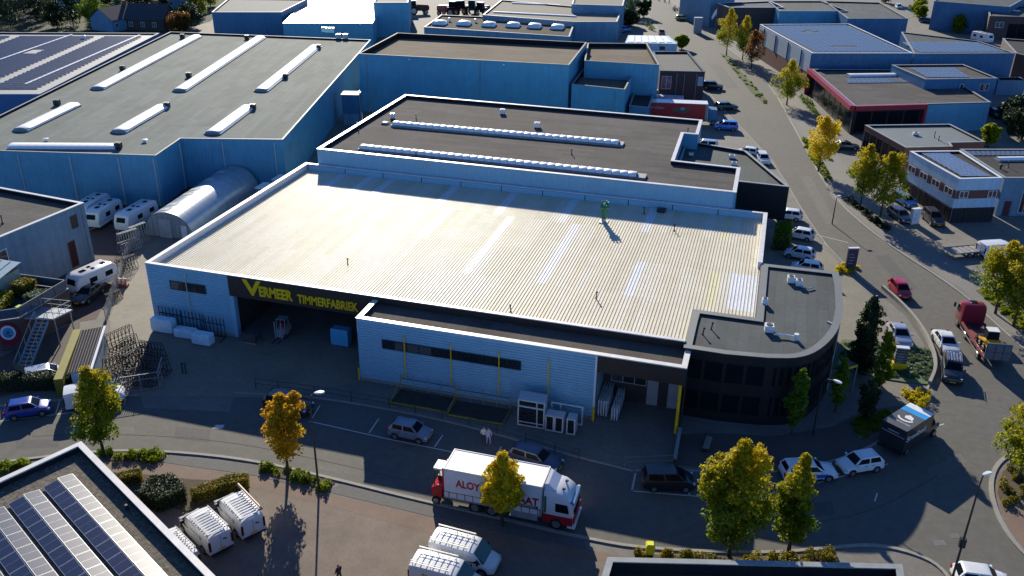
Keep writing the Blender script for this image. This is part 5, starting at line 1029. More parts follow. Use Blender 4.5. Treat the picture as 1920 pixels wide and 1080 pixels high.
# ---- panel vans of the installer, with ladder racks --------------------------------------------
def van(pose, label, group='white installer vans', rack=True, bars=10, name='panel_van', logo=True, colour='white', tube=False):
    x, y, h = pose; r = thing(name, label, 'van', (x, y, .012), h, group); pm = PAINT[colour]; L, W, H = 5.0, 1.92, 1.95
    if ('van', colour) not in VM:
        d = {}
        secs = [(-2.5, .35, 1.72, .93, 1.80), (-2.46, .28, 1.85, .97, 1.90), (-1.8, .26, 1.93, 1.0, 1.95), (.6, .26, 1.93, 1.0, 1.95), (.95, .26, 1.88, .995, 1.92), (1.25, .26, 1.62, .985, 1.66), (1.62, .26, 1.25, .975, 1.28), (1.72, .26, 1.14, .97, 1.16), (2.2, .27, .98, .93, .99), (2.42, .30, .82, .86, .82), (2.5, .42, .66, .76, .66)]
        rings = []
        for xx, zb, zs, k, zt in secs:
            hw = W/2*k; up = .90 if zt > 1.7 else .86
            half = [(hw*.85, zb), (hw*.99, zb+.10), (hw, zb+(zs-zb)*.45), (hw*.97, zb+(zs-zb)*.75), (hw*(.95 if zt > 1.7 else up), zs-.14 if zt > 1.7 else zs-.05), (hw*(.89 if zt > 1.7 else up*.9), zs-.02 if zt > 1.7 else zs), (hw*.3, zt)]
            rings.append([(xx, yy, z) for yy, z in half]+[(xx, -yy, z) for yy, z in reversed(half)])
        mb = MB(); mb.loft(rings); d['body'] = mb.mesh('body', pm, smooth=35)
        w = MB(); w.add([(1.78, .86, 1.17), (1.78, -.86, 1.17), (1.0, -.78, 1.91), (1.0, .78, 1.91), (1.66, .86, 1.08), (1.66, -.86, 1.08), (.92, -.78, 1.80), (.92, .78, 1.80)], [(0, 1, 2, 3), (0, 4, 5, 1), (1, 5, 6, 2), (2, 6, 7, 3), (3, 7, 4, 0)]); d['windscreen'] = w.mesh('windscreen', mat('windscreen_green_glass', (.03, .085, .075), .08, spec=.7))
        sd = MB(); sd.add([(1.55, .945, 1.10), (.55, .965, 1.06), (.55, .89, 1.62), (.98, .87, 1.66), (1.55, .90, 1.06), (.55, .92, 1.02), (.55, .84, 1.60), (.98, .82, 1.62)], [(0, 1, 2, 3), (0, 4, 5, 1), (1, 5, 6, 2), (2, 6, 7, 3), (3, 7, 4, 0)]); d['sl'] = sd.mesh('side_window', M_GLASS)
        sr_ = MB(); sr_.add([(a, -b, c) for a, b, c in sd.v], sd.f); d['sr'] = sr_.mesh('side_window', M_GLASS)
        VM[('van', colour)] = d
    d = VM[('van', colour)]
    inst('body', d['body'], r, (0, 0, 0)); inst('windscreen', d['windscreen'], r, (0, 0, 0)); inst('side_window', d['sl'], r, (0, 0, 0)); inst('side_window', d['sr'], r, (0, 0, 0))
    for fx in (1.62, -1.45):
        for s in (-1, 1): wheel(r, fx, s*(W/2-.09), .33, .22); inst('wheel_arch', VM['arch'], r, (fx, s*(W/2-.002), .36), (0, 0, 0), (.40, 1, .40))
    for s in (-1, 1):
        b = MB(); b.box(-2.53, -2.44, s*.86-.08, s*.86+.08, .75, 1.55); b.build('tail_light', mat('dark_tail_light', (.05, .008, .01), .3), r)
        b = MB(); b.box(2.28, 2.44, s*.66-.15, s*.66+.15, .68, .84); b.build('headlight', M_HEAD, r)
        b = MB(); b.box(1.28, 1.42, s*1.06-.1, s*1.06+.1, 1.1, 1.38); b.build('mirror', M_BLACK, r)
    b = MB(); b.box(-2.52, -2.49, -.28, .28, .55, .67); b.build('number_plate', M_PLATE, r)
    b = MB(); b.box(-2.515, -2.47, -.01, .01, .45, 1.7); b.build('door_joint', M_BLACK, r)
    b = MB(); b.box(-2.56, -2.4, -.85, .85, .32, .46); b.build('rear_bumper', M_BLACK, r)
    if rack:
        for s in (-1, 1):
            b = MB()
            b.beam((-2.35, s*.78, 2.14), (.55, s*.78, 2.14), .05); b.build('rack_rail', M_RIM, r)
            b = MB(); b.beam((-2.35, s*.72, 2.26), (.55, s*.72, 2.26), .035); b.build('rack_rail', M_RIM, r)
        for k in range(bars):
            b = MB(); b.beam((-2.25+k*2.7/(bars-1), -.76, 2.10), (-2.25+k*2.7/(bars-1), .76, 2.10), .10 if bars > 8 else .05, .04); b.build('rack_bar', M_LAMP, r)
        for xx in (-2.2, -.9, .4):
            for s in (-1, 1): b = MB(); b.cyl((xx, s*.76, 1.86), (xx, s*.76, 2.12), .03, n=6); b.build('rack_foot', M_RIM, r)
    if tube:
        b = MB(); b.cyl((-2.4, -.85, 2.22), (1.4, -.85, 2.22), .10, n=10); b.build('pipe_tube', mat('pale_tube', (.55, .42, .30), .5), r, smooth=40)
    if logo:
        for s in (-1, 1):
            for k, (cx, cz, sz) in enumerate(((-1.35, 1.38, .24), (-1.12, 1.30, .20), (-1.28, 1.18, .15))):
                st_ = MB(); pts = []
                for i in range(8):
                    q = PI/4*i; rr = sz if i % 2 == 0 else sz*.35; pts.append((cx+rr*math.cos(q), s*.955, cz+rr*math.sin(q)))
                st_.add(pts, [tuple(range(8))]); st_.build('emblem', mat('emblem_yellow', (.60, .36, .02), .5) if k != 2 else mat('emblem_dark', (.05, .05, .05), .5), r, fix=False)
            for zz in (1.34, 1.22): b = MB(); b.box(-.85, .15, s*.955-.003, s*.955+.003, zz-.025, zz+.025); b.build('lettering', mat('grey_print', (.32, .33, .34), .5, var=.6, scale=9), r)
        b = MB(); b.add([(-2.525, -.45, 1.35), (-2.525, -.15, 1.45), (-2.525, -.2, 1.30), (-2.525, -.5, 1.22)], [(0, 1, 2, 3)]); b.build('emblem', mat('emblem_dark', (.05, .05, .05), .5), r, fix=False)
    return r
van((-34.36, 46.29, 2.578), 'white van with long pipe on its ladder rack, furthest right of the bottom left vans', tube=True)
van((-35.74, 43.99, 2.635), 'white van with ladder rack, middle of the bottom left vans')
van((-36.65, 41.35, 2.631), 'white van half hidden by the gravel roof parapet')
van((-16.60, 47.08, -0.060), 'white van with rail rack facing right, upper of the bottom centre pair', bars=7)
van((-17.06, 44.58, -0.041), 'white van with rail rack facing right, lower of the bottom centre pair, cut off', bars=7)
van((-55.47, 56.80, 0.650), 'white van hidden behind the green street tree at the left', None, False, logo=False)
van((30.40, 119.41, 0.441), 'white van beside the flatbed trailer at the right edge', None, False, logo=False)

# ---- curtain-side lorry -------------------------------------------------------------------------
lt = thing('curtainside_lorry', 'white curtain-side lorry with red and white cab and red lettering on its flank', 'lorry', (-15, 53.65, .012), 0.0)
OFF.pop(lt.name, None)
def lp(name, mb, m, smooth=None): return mb.build(name, m, lt, smooth=smooth)
XR, XF = -5.1, 2.6     # box body, local
M_TARP = mat('white_tarpaulin', (.70, .71, .72), .5, var=.05, scale=2, bump=.2, bscale=3)
b = MB(); b.box(XR, XF, -1.27, 1.27, 1.05, 3.70); body_ = lp('cargo_body', b, M_TARP)
b = MB()
for s in (-1, 1): b.box(XR-.02, XF+.02, s*1.28-.03, s*1.28+.03, 3.60, 3.74); 
b.box(XR-.03, XR+.05, -1.25, 1.25, 3.62, 3.74); b.box(XF-.05, XF+.03, -1.25, 1.25, 3.62, 3.74); b.build('roof_frame', M_LAMP, body_)
for s in (-1, 1):
    b = MB(); b.box(XR+.05, XF-.05, s*1.285-.008, s*1.285+.008, 1.60, 3.56); b.build('curtain', M_TARP, body_)
    b = MB(); b.box(XR+.02, XF-.02, s*1.29-.01, s*1.29+.01, 1.55, 1.59); b.build('curtain_hem', M_BLACK, body_)
    for k in range(12): b = MB(); xx = XR+.4+k*.64; b.box(xx-.025, xx+.025, s*1.297-.006, s*1.297+.006, 1.1, 1.62); b.build('curtain_strap', M_DSTEEL, body_)
b = MB(); b.box(XR, XF, -1.28, 1.28, .92, 1.06); lp('side_rail', b, M_GREYCAP)
b = MB(); b.box(XF-.12, XF-.04, -1.29, 1.29, 1.05, 3.62); lp('front_post', b, M_DSTEEL)
for sy, sgn in ((-1.302, 1),):
    lettering('ALOY', .92, (-4.12, sy, 2.22), (1, 0, 0), (0, 0, 1), M_RED, lt, 'lettering', .004, .035, 1.95)
    lettering('AAT', .92, (.84, sy, 1.92), (1, 0, 0), (0, 0, 1), M_RED, lt, 'lettering', .004, .035, 1.55)
    b = MB(); b.box(.35, 2.35, sy-.004, sy+.004, 1.62, 1.84); lp('lettering_band', b, mat('dark_green_band', (.02, .05, .045), .5))
    lettering('TRANSPORT', .2, (.5, sy-.006, 1.66), (1, 0, 0), (0, 0, 1), M_LAMP, lt, 'lettering', .002, 0, 1.7)
b = MB(); b.box(XR+.1, 4.6, -.45, .45, .62, .95); lp('chassis', b, M_DSTEEL)
for s in (-1, 1): b = MB(); b.box(.2, 2.3, s*1.2-.03, s*1.2+.03, .42, .95); lp('side_skirt', b, M_GREYCAP)
for x_ in (-2.65, -1.3, 3.75):
    for s in (-1, 1): wheel(lt, x_, s*1.08, .50, .34)
# cab
secs = [(2.75, .55, 3.35, .97), (3.0, .50, 3.45, 1.0), (4.0, .50, 3.30, 1.0), (4.55, .50, 2.95, .985), (4.85, .48, 2.55, .96), (5.0, .45, 2.2, .92), (5.06, .42, 1.2, .90)]
rr_ = []
for xx, zb, zt, k in secs:
    hw = 1.22*k; half = [(hw*.92, zb), (hw, zb+.15), (hw, zb+(zt-zb)*.5), (hw*.98, zt-.35), (hw*.90, zt-.08), (hw*.6, zt)]
    rr_.append([(xx, yy, z) for yy, z in half]+[(xx, -yy, z) for yy, z in reversed(half)])
b = MB(); b.loft(rr_); cab_ = lp('cab', b, PAINT['white'], 35)
b = MB(); b.add([(2.75, -1.05, 3.36), (2.75, 1.05, 3.36), (3.6, .95, 3.36), (3.6, -.95, 3.36), (2.75, -1.0, 3.85), (2.75, 1.0, 3.85), (3.0, .85, 3.80), (3.0, -.85, 3.80)], [(3, 2, 1, 0), (4, 5, 6, 7), (0, 1, 5, 4), (1, 2, 6, 5), (2, 3, 7, 6), (3, 0, 4, 7)]); b.build('wind_deflector', PAINT['white'], cab_)
for s in (-1, 1):
    b = MB(); b.box(2.74, 5.0, s*1.225-.015, s*1.225+.015, .55, 1.28); b.build('red_lower_panel', M_RED, cab_)
    b = MB(); b.add([(3.65, s*1.235, 1.65), (4.72, s*1.215, 1.62), (4.55, s*1.20, 2.38), (3.65, s*1.225, 2.42)], [(0, 1, 2, 3)]); b.build('side_window', M_GLASS, cab_, fix=False)
    b = MB(); b.box(2.80, 2.95, s*1.24-.01, s*1.24+.01, 1.4, 2.9); b.build('green_stripe', M_GREEN, cab_)
    b = MB(); b.box(4.75, 4.95, s*1.42-.1, s*1.42+.1, 1.75, 2.35); b.build('mirror', M_LAMP, cab_)
b = MB(); b.add([(5.09, -1.05, 1.5), (5.09, 1.05, 1.5), (4.93, 1.03, 2.42), (4.93, -1.03, 2.42)], [(0, 1, 2, 3)]); b.build('windscreen', M_GLASS, cab_, fix=False)
b = MB(); b.box(4.95, 5.12, -1.12, 1.12, .72, 1.35); b.build('red_front_panel', M_RED, cab_)
b = MB(); b.box(4.6, 5.2, -1.2, 1.2, .30, .62); b.build('bumper', M_LAMP, cab_)
b = MB(); b.box(4.7, 5.05, -1.1, 1.1, 2.52, 2.62); b.build('sun_visor', mat('visor_blue', (.10, .20, .40), .2), cab_)
for y_ in (-.5, .5): b = MB(); b.cyl((4.1, y_, 3.30), (4.1, y_, 3.44), .14, .1, 10); b.build('beacon', M_DSTEEL, cab_)
# truck-mounted forklift on the tail
fk = thing('mounted_forklift', 'red truck-mounted forklift hanging on the tail of the white lorry', 'forklift', (-20.75, 53.6, .012), 0)
b = MB(); b.loft([[(-.55, -.95, .7), (-.55, .95, .7), (-.55, .85, 1.35), (-.55, -.85, 1.35)], [(.0, -1.0, .62), (.0, 1.0, .62), (.0, .9, 1.75), (.0, -.9, 1.75)], [(.35, -1.0, .62), (.35, 1.0, .62), (.35, .9, 1.85), (.35, -.9, 1.85)]]); b.build('body', M_RED, fk)
for y_ in (-.55, .55): b = MB(); b.box(.28, .42, y_-.06, y_+.06, .6, 3.2); b.build('mast', M_RED, fk)
b = MB(); b.box(-.45, .45, -.55, .55, 2.9, 3.05); b.build('overhead_guard', M_LAMP, fk)
for y_ in (-.5, .5):
    b = MB(); b.cyl((-.42, y_, 1.3), (-.40, y_, 2.9), .04, n=6); b.build('guard_post', M_DSTEEL, fk)
for y_ in (-1.0, 1.0): wheel(fk, -.1, y_, .36, .22)
b = MB(); b.box(-.2, .2, -.3, .3, 1.7, 2.2); b.build('seat', M_BLACK, fk)

# ---- black box van -------------------------------------------------------------------------------
BV = [Vector(p) for p in [(12.76, 70.74), (14.58, 69.34), (16.96, 72.80), (15.24, 74.09)]]
bvc = sum(BV, Vector((0, 0)))/4; bvh = math.atan2(*reversed(tuple(((BV[2]+BV[3])/2-(BV[0]+BV[1])/2))))
bv = thing('box_van', 'black box van with blue and white roof stripes and swoosh emblem on top', 'van', (bvc.x, bvc.y, .012), bvh)
BL_, BW_ = 4.3, 2.25
M_BVAN = paint('box_black', (.02, .022, .026), .4)
b = MB(); b.box(-BL_/2, BL_/2, -BW_/2, BW_/2, .75, 2.9); b.build('box', M_BVAN, bv)
b = MB(); b.box(BL_/2-.75, BL_/2+.02, -BW_/2, BW_/2, 2.9, 2.92); b.build('roof_stripe', M_LAMP, bv)
b = MB(); b.box(BL_/2-1.5, BL_/2-.75, -BW_/2, BW_/2, 2.9, 2.915); b.build('roof_stripe', mat('cyan_stripe', (.03, .32, .72), .4), bv)
b = MB(); b.box(-BL_/2-.02, BL_/2-1.5, -BW_/2, BW_/2, 2.9, 2.91); b.build('roof_skin', mat('roof_graphite', (.07, .075, .085), .5), bv)
def swoosh(name, pts, m):
    b = MB(); b.add([(x, y, 2.925) for x, y in pts], [tuple(range(len(pts)))]); b.build(name, m, bv, fix=False)
cx_ = -.15
swoosh('emblem', [(cx_-.28+.52*math.cos(t), .72*math.sin(t)) for t in [PI*.55+i*PI*.9/8 for i in range(9)]]+[(cx_-.2+.40*math.cos(t), .60*math.sin(t)) for t in [PI*1.45-i*PI*.9/8 for i in range(9)]], M_LAMP)
swoosh('emblem', [(cx_-.25, -.55), (cx_+.2, -.45), (cx_+.45, .0), (cx_+.1, .28), (cx_-.25, .15)], M_LAMP)
b = MB(); b.box(-1.35, -1.2, -.85, .75, 2.91, 2.925); b.build('lettering', mat('grey_print', (.32, .33, .34), .5), bv)
b = MB(); b.box(-BL_/2-.03, -BL_/2, -BW_/2+.1, BW_/2-.1, 2.05, 2.15); b.build('rear_trim', M_STEEL, bv)
b = MB(); b.box(-BL_/2-.02, -BL_/2, -.5, .5, 2.3, 2.4); b.build('lettering', mat('grey_print', (.32, .33, .34), .5), bv)
b = MB(); b.box(-BL_/2-.12, -BL_/2, -BW_/2, BW_/2, .45, .7); b.build('rear_bumper', M_BLACK, bv)
lettering('Srevibed', .75, (-1.9, -BW_/2-.012, 1.7), (1, 0, 0), (0, 0, 1), M_LAMP, bv, 'lettering', .003, .01, 3.0)
secs = [(2.2, .45, 2.2, .92), (2.5, .42, 2.25, .93), (3.0, .42, 2.05, .93), (3.55, .42, 1.3, .90), (4.0, .42, 1.05, .85), (4.15, .48, .75, .75)]
rr_ = []
for xx, zb, zt, k in secs:
    hw = 1.05*k; half = [(hw*.9, zb), (hw, zb+.15), (hw, zb+(zt-zb)*.5), (hw*.88, zt-.06), (hw*.6, zt)]; rr_.append([(xx, yy, z) for yy, z in half]+[(xx, -yy, z) for yy, z in reversed(half)])
b = MB(); b.loft(rr_); b.build('cab', M_BVAN, bv, smooth=35)
b = MB(); b.add([(3.58, -.8, 1.36), (3.58, .8, 1.36), (3.06, .72, 2.03), (3.06, -.72, 2.03)], [(0, 1, 2, 3)]); b.build('windscreen', M_GLASS, bv, fix=False)
for s in (-1, 1): b = MB(); b.add([(2.6, s*.99, 1.3), (3.3, s*.98, 1.3), (3.0, s*.93, 1.9), (2.6, s*.93, 1.95)], [(0, 1, 2, 3)]); b.build('side_window', M_GLASS, bv, fix=False); b = MB(); b.box(3.1, 3.25, s*1.2-.1, s*1.2+.1, 1.3, 1.65); b.build('mirror', M_GREYCAP, bv)
for x_ in (-1.1, 3.3):
    for s in (-1, 1): wheel(bv, x_, s*.92, .36, .24)

# ---- red recovery truck with a mini loader ---------------------------------------------------------
tx, ty, th = (24.27, 93.53, 1.705)
tw = thing('recovery_truck', 'dark red recovery truck with open flatbed and raised grey ramp at the right edge', 'truck', (tx, ty, .012), th)
M_TRED = paint('truck_red', (.24, .012, .03)); M_TRED2 = mat('faded_red_steel', (.22, .05, .05), .5, var=.15)
secs = [(2.75, .55, 2.9, .96), (2.95, .5, 3.02, 1.0), (3.9, .5, 3.0, 1.0), (4.5, .5, 2.75, .98), (4.85, .5, 2.3, .95), (5.0, .46, 1.2, .90)]
rr_ = []
for xx, zb, zt, k in secs:
    hw = 1.2*k; half = [(hw*.92, zb), (hw, zb+.15), (hw, zb+(zt-zb)*.55), (hw*.97, zt-.3), (hw*.88, zt-.05), (hw*.6, zt)]; rr_.append([(xx, yy, z) for yy, z in half]+[(xx, -yy, z) for yy, z in reversed(half)])
b = MB(); b.loft(rr_); b.build('cab', M_TRED, tw, smooth=35)
b = MB(); b.box(3.3, 4.0, -.35, .35, 3.0, 3.06); b.build('roof_hatch', M_GLASS, tw)
for s in (-1, 1):
    b = MB(); b.add([(3.5, s*1.21, 1.7), (4.6, s*1.19, 1.68), (4.45, s*1.18, 2.4), (3.5, s*1.2, 2.45)], [(0, 1, 2, 3)]); b.build('side_window', M_GLASS, tw, fix=False)
    b = MB(); b.beam((-5.0, s*1.12, 1.05), (2.5, s*1.12, 1.05), .16, .28); b.build('bed_rail', M_TRED2, tw); b = MB(); b.beam((-3.6, s*1.22, .6), (2.4, s*1.22, .6), .06, .16); b.build('side_guard', M_RIM, tw)
    b = MB(); b.box(4.75, 4.9, s*1.4-.1, s*1.4+.1, 1.8, 2.3); b.build('mirror', M_BLACK, tw)
b = MB(); b.add([(5.03, -1.0, 1.5), (5.03, 1.0, 1.5), (4.9, .98, 2.3), (4.9, -.98, 2.3)], [(0, 1, 2, 3)]); b.build('windscreen', M_GLASS, tw, fix=False)
b = MB(); b.box(-5.0, 2.6, -.5, .5, .6, .9); b.build('chassis', M_DSTEEL, tw)
b = MB(); b.box(-.9, 1.0, -1.03, 1.03, .95, 1.02); b.build('bed_plate', M_TRED2, tw); b = MB(); b.box(-4.9, -2.6, -1.03, 1.03, .95, 1.02); b.build('bed_plate', M_DSTEEL, tw)
M_RAMP = mat('ramp_grey', (.13, .13, .15), .6, var=.2, scale=3)
for i in range(3):
    for j in range(2):
        y0 = -1.15+i*.78; z0 = 1.0+j*.85; b = MB(); b.box(-5.25, -5.12, y0, y0+.72, z0, z0+.8); b.build('ramp_panel', M_RAMP, tw)
b = MB(); b.box(-5.11, -5.05, -1.2, 1.2, .95, 2.75); b.build('ramp_frame', M_STEEL, tw)
for x_ in (3.8, .9, -3.3):
    for s in (-1, 1): wheel(tw, x_, s*1.03, .48, .32)
ml = thing('mini_loader', 'yellow mini loader with dark cab riding on the recovery truck', 'loader', (*(Vector((tx, ty))+Vector((math.cos(th), math.sin(th)))*-2.6), 1.03), th)
M_LY = mat('loader_yellow', (.62, .34, .01), .45)
b = MB(); b.loft([[(-1.3, -.7, .3), (-1.3, .7, .3), (-1.3, .6, 1.0), (-1.3, -.6, 1.0)], [(-.3, -.7, .3), (-.3, .7, .3), (-.3, .6, 1.15), (-.3, -.6, 1.15)], [(.6, -.7, .3), (.6, .7, .3), (.6, .6, .8), (.6, -.6, .8)]]); b.build('body', M_LY, ml)
b = MB(); b.loft([[(-.55, -.6, 1.1), (-.55, .6, 1.1), (.5, .6, .85), (.5, -.6, .85)], [(-.5, -.52, 2.0), (-.5, .52, 2.0), (.4, .52, 2.0), (.4, -.52, 2.0)]]); b.build('cab', M_GLASS, ml); b = MB(); b.box(-.55, .45, -.55, .55, 2.0, 2.06); b.build('cab_roof', M_LAMP, ml)
for s in (-1, 1): b = MB(); b.beam((-.9, s*.72, 1.1), (1.2, s*.72, .5), .14, .2); b.build('lift_arm', M_LY, ml)
b = MB(); b.box(1.15, 1.6, -.85, .85, .1, .65); b.build('bucket', M_DSTEEL, ml)
for x_ in (-.75, .35):
    for s in (-1, 1): wheel(ml, x_, s*.72, .33, .25)

# ---- red semi-trailer ---------------------------------------------------------------------------
ra, rb2 = Vector((-25.2, 168.6)), Vector((-10.9, 171.0)); rh = math.atan2((rb2-ra).y, (rb2-ra).x); rc = (ra+rb2)/2
rt_ = thing('red_trailer', 'long red box trailer with white roof edge parked beyond the dark-roofed hall', 'trailer', (rc.x, rc.y, .01), rh)
b = MB(); b.box(-7.2, 6.6, -1.27, 1.27, 1.0, 3.9); b.build('box', M_RED, rt_); b = MB(); b.box(-7.2, 7.0, -1.28, 1.28, 3.9, 3.98); b.build('roof', M_LAMP, rt_)
b = MB(); b.box(6.6, 7.0, -1.26, 1.26, 1.0, 3.88); b.build('front_wall', M_GREYCAP, rt_); b = MB(); b.box(-6.8, 7, -.5, .5, .7, 1.0); b.build('chassis', M_DSTEEL, rt_)
lettering('The #1 Cleaner', .75, (-4.6, -1.29, 2.75), (1, 0, 0), (0, 0, 1), mat('pale_print', (.55, .42, .42), .5), rt_, 'lettering', .004, 0, 3.7)
b = MB(); k = 20; b.add([(2.2+1.7*math.cos(2*PI*i/k), -1.285, 2.55+.45*math.sin(2*PI*i/k)) for i in range(k)], [tuple(range(k))]); b.build('emblem', mat('emblem_grey', (.10, .08, .07), .5), rt_, fix=False)
b = MB(); b.add([(2.4+.45*math.cos(2*PI*i/k), -1.295, 2.95+.28*math.sin(2*PI*i/k)) for i in range(k)], [tuple(range(k))]); b.build('emblem', M_GREYCAP, rt_, fix=False)
for x_ in (-5.8, -4.5, -3.2):
    for s in (-1, 1): wheel(rt_, x_, s*1.08, .48, .3)
for s in (-1, 1): b = MB(); b.box(4.8, 5.0, s*.8-.08, s*.8+.08, 0, .8); b.build('landing_leg', M_DSTEEL, rt_)
b = MB(); b.loft([[(7.3, -1.2, .5), (7.3, 1.2, .5), (7.3, 1.15, 3.0), (7.3, -1.15, 3.0)], [(9.0, -1.2, .5), (9.0, 1.2, .5), (8.8, 1.1, 2.9), (8.8, -1.1, 2.9)]]); b.build('tractor_cab', W_DBLUE, rt_)
for s in (-1, 1): wheel(rt_, 8.2, s*1.05, .48, .3)

# ---- caravans --------------------------------------------------------------------------------------
def caravan(pose, label, L=6.0, hatches=4):
    x, y, h = pose; r = thing('caravan', label, 'caravan', (x, y, .012), h, 'caravans stored beside the hall'); W, H = 2.2, 2.6
    prof = [(-L/2, .55), (-L/2, 1.6), (-L/2+.18, 2.35), (-L/2+.5, H), (L/2-.9, H), (L/2-.45, 2.42), (L/2-.12, 1.7), (L/2, 1.1), (L/2-.1, .55)]
    if ('cv', L) not in VM:
        b = MB(); rings = []
        for yy, ins in ((-W/2, .09), (-W/2+.09, 0), (W/2-.09, 0), (W/2, .09)):
            rings.append([(px*(1-ins*.3), yy, .55+(pz-.55)*(1-ins*.25)) for px, pz in prof])
        b.loft(rings); VM[('cv', L)] = b.mesh('body', PAINT['white'], smooth=35)
    inst('body', VM[('cv', L)], r, (0, 0, 0))
    for k, (xx, yy, sx, sy) in enumerate(((-L*.30, .1, .5, .5), (-L*.02, -.35, .35, .35), (-L*.02, .35, .35, .35), (L*.18, 0, .7, .5))[:hatches]): b = MB(); b.box(xx-sx/2, xx+sx/2, yy-sy/2, yy+sy/2, H-.01, H+.06); b.build('roof_hatch', M_GLASS, r)
    for s in (-1, 1):
        for xx in (-L*.28, L*.1): b = MB(); b.box(xx-.5, xx+.5, s*W/2-.012, s*W/2+.012, 1.35, 1.95); b.build('side_window', M_GLASS, r)
        b = MB(); b.box(-L*.42, L*.42, s*W/2-.008, s*W/2+.008, 1.0, 1.06); b.build('side_stripe', M_GREYCAP, r)
        wheel(r, -.2, s*(W/2-.12), .32, .2)
    b = MB(); b.add([(L/2-.085, -.65, 1.55), (L/2-.085, .65, 1.55), (L/2-.30, .6, 2.15), (L/2-.30, -.6, 2.15)], [(0, 1, 2, 3)]); b.xf(Matrix.Translation((.03, 0, .03))); b.build('front_window', M_GLASS, r, fix=False)
    b = MB(); b.box(-L/2-.02, -L/2+.01, -.7, .7, 1.3, 1.8); b.build('rear_window', M_GLASS, r)
    b = MB(); b.beam((L/2, .45, .5), (L/2+1.1, 0, .5), .08); b.beam((L/2, -.45, .5), (L/2+1.1, 0, .5), .08); b.build('drawbar', M_STEEL, r)
    return r
caravan((-83.99, 94.21, -1.443), 'white caravan beside the blue hall wall, right of the tight pair')
caravan(((-86.95, 95.57, -1.443)[0], (-86.95, 95.57, -1.443)[1], (-86.95, 95.57, -1.443)[2]), 'white caravan partly hidden by the grey house, left of the tight pair')
caravan((-79.32, 94.90, -1.540), 'long white caravan standing next to the arched shed', 6.8)
caravan((-71.79, 76.74, -1.770), 'white caravan in sunlight by the restaurant stair', 5.6)
caravan((53.48, 279.44, -0.926), 'white caravan in the back yard at the top right', 6.0)

# ---- flatbed car trailer ------------------------------------------------------------------------------
ft = thing('flatbed_trailer', 'grey flatbed trailer parked beside the white van at the right', 'trailer', (*(26.94, 118.74), .012), (-240.96, 243.64, 0.525)[2])
b = MB(); b.box(-3.0, 3.0, -1.05, 1.05, .62, .72); b.build('deck', M_STEEL, ft)
for k in range(7): b = MB(); b.box(-2.9+k*.85, -2.2+k*.85, -1.0, 1.0, .725, .75); b.build('deck_plank', mat('grey_planks', (.28, .26, .24), .8, var=.2), ft)
for s in (-1, 1): b = MB(); b.beam((-3.0, s*1.05, .74), (3.0, s*1.05, .74), .06, .16); b.build('side_rail', M_STEEL, ft)
for x_ in (-.6, .3):
    for s in (-1, 1): wheel(ft, x_, s*.9, .3, .2)
b = MB(); b.beam((3.0, .5, .55), (4.4, 0, .55), .09); b.beam((3.0, -.5, .55), (4.4, 0, .55), .09); b.build('drawbar', M_STEEL, ft)

# ---- farm tractors in the dealer's yard, far away ------------------------------------------------------
def tractor(pose, label, pm, big=1.0):
    x, y, h = pose; r = thing('tractor', label, 'tractor', (x, y, 0), h, 'machines in the far dealer yard'); r.scale = (big,)*3
    b = MB(); b.loft([[(-.3, -.6, .7), (-.3, .6, .7), (-.3, .55, 2.0), (-.3, -.55, 2.0)], [(2.2, -.55, .7), (2.2, .55, .7), (2.2, .5, 1.8), (2.2, -.5, 1.8)], [(2.5, -.4, .85), (2.5, .4, .85), (2.5, .38, 1.5), (2.5, -.38, 1.5)]]); b.build('bonnet', pm, r, smooth=35)
    b = MB(); b.loft([[(-1.5, -.7, 1.3), (-1.5, .7, 1.3), (-.2, .65, 1.3), (-.2, -.65, 1.3)], [(-1.35, -.65, 2.7), (-1.35, .65, 2.7), (-.35, .6, 2.7), (-.35, -.6, 2.7)]]); b.build('cab', M_GLASS, r); b = MB(); b.box(-1.5, -.25, -.75, .75, 2.7, 2.82); b.build('cab_roof', M_LAMP, r)
    for s in (-1, 1):
        wheel(r, -.9, s*.95, .78, .32); wheel(r, 1.7, s*.85, .45, .25); b = MB(); b.box(-1.7, -.2, s*.95-.28, s*.95+.28, 1.72, 1.8); b.build('mudguard', pm, r)
    return r
tractor((-97.83, 269.41, 2.944), 'red tractor at the left of the far machinery row', M_RED, 1.6)
tractor((-96.06, 272.25, 2.597), 'second red tractor in the far machinery row', M_RED, 1.6)
tractor((-92.09, 274.85, 1.766), 'green tractor in the far machinery row', M_GREEN, 1.6)
tractor((-88.22, 273.04, 1.371), 'dark tractor at the right of the far machinery row', M_DSTEEL, 1.5)
tractor((-108.16, 269.05, 0.603), 'rusty machine standing apart left of the tractors', mat('rusty_brown', (.08, .045, .03), .8), 1.5)

# ================================================================ yard things and street furniture
# ---- arched shed ----
qa, qb = Vector((-76.2, 92.2)), Vector((-69.2, 92.6)); qd = Vector((-.10, .995)); qn = (qb-qa).normalized(); qc = (qa+qb)/2; qr = (qb-qa).length/2
qs = thing('arched_shed', 'long arched metal shed with grey plank front beside the caravans', 'shed', (qc.x, qc.y, 0), off=True)
def qring(s, k=14, r=1.0): return [(*(qc+qd*s+qn*(-math.cos(PI*i/k)*qr*r)), .05+math.sin(PI*i/k)**.85*3.5*r) for i in range(k+1)]
for i in range(10):
    m_ = mat('shed_sheet', (.34, .42, .50), .32, .3, var=.08, scale=1.5) if i not in (0, 1, 3, 4, 7) else mat('shed_sheet', (.34, .42, .50), .32, .3)
    mb = MB(); mb.loft([qring(i*1.95), qring(i*1.95+1.93)], cap=False, closed=False); mb.build('roof_sheet', m_, qs, smooth=40)
for i in range(11): mb = MB(); mb.loft([qring(i*1.95-.04, r=1.006), qring(i*1.95+.04, r=1.006)], cap=False, closed=False); mb.build('roof_rib', M_STEEL, qs, smooth=40)
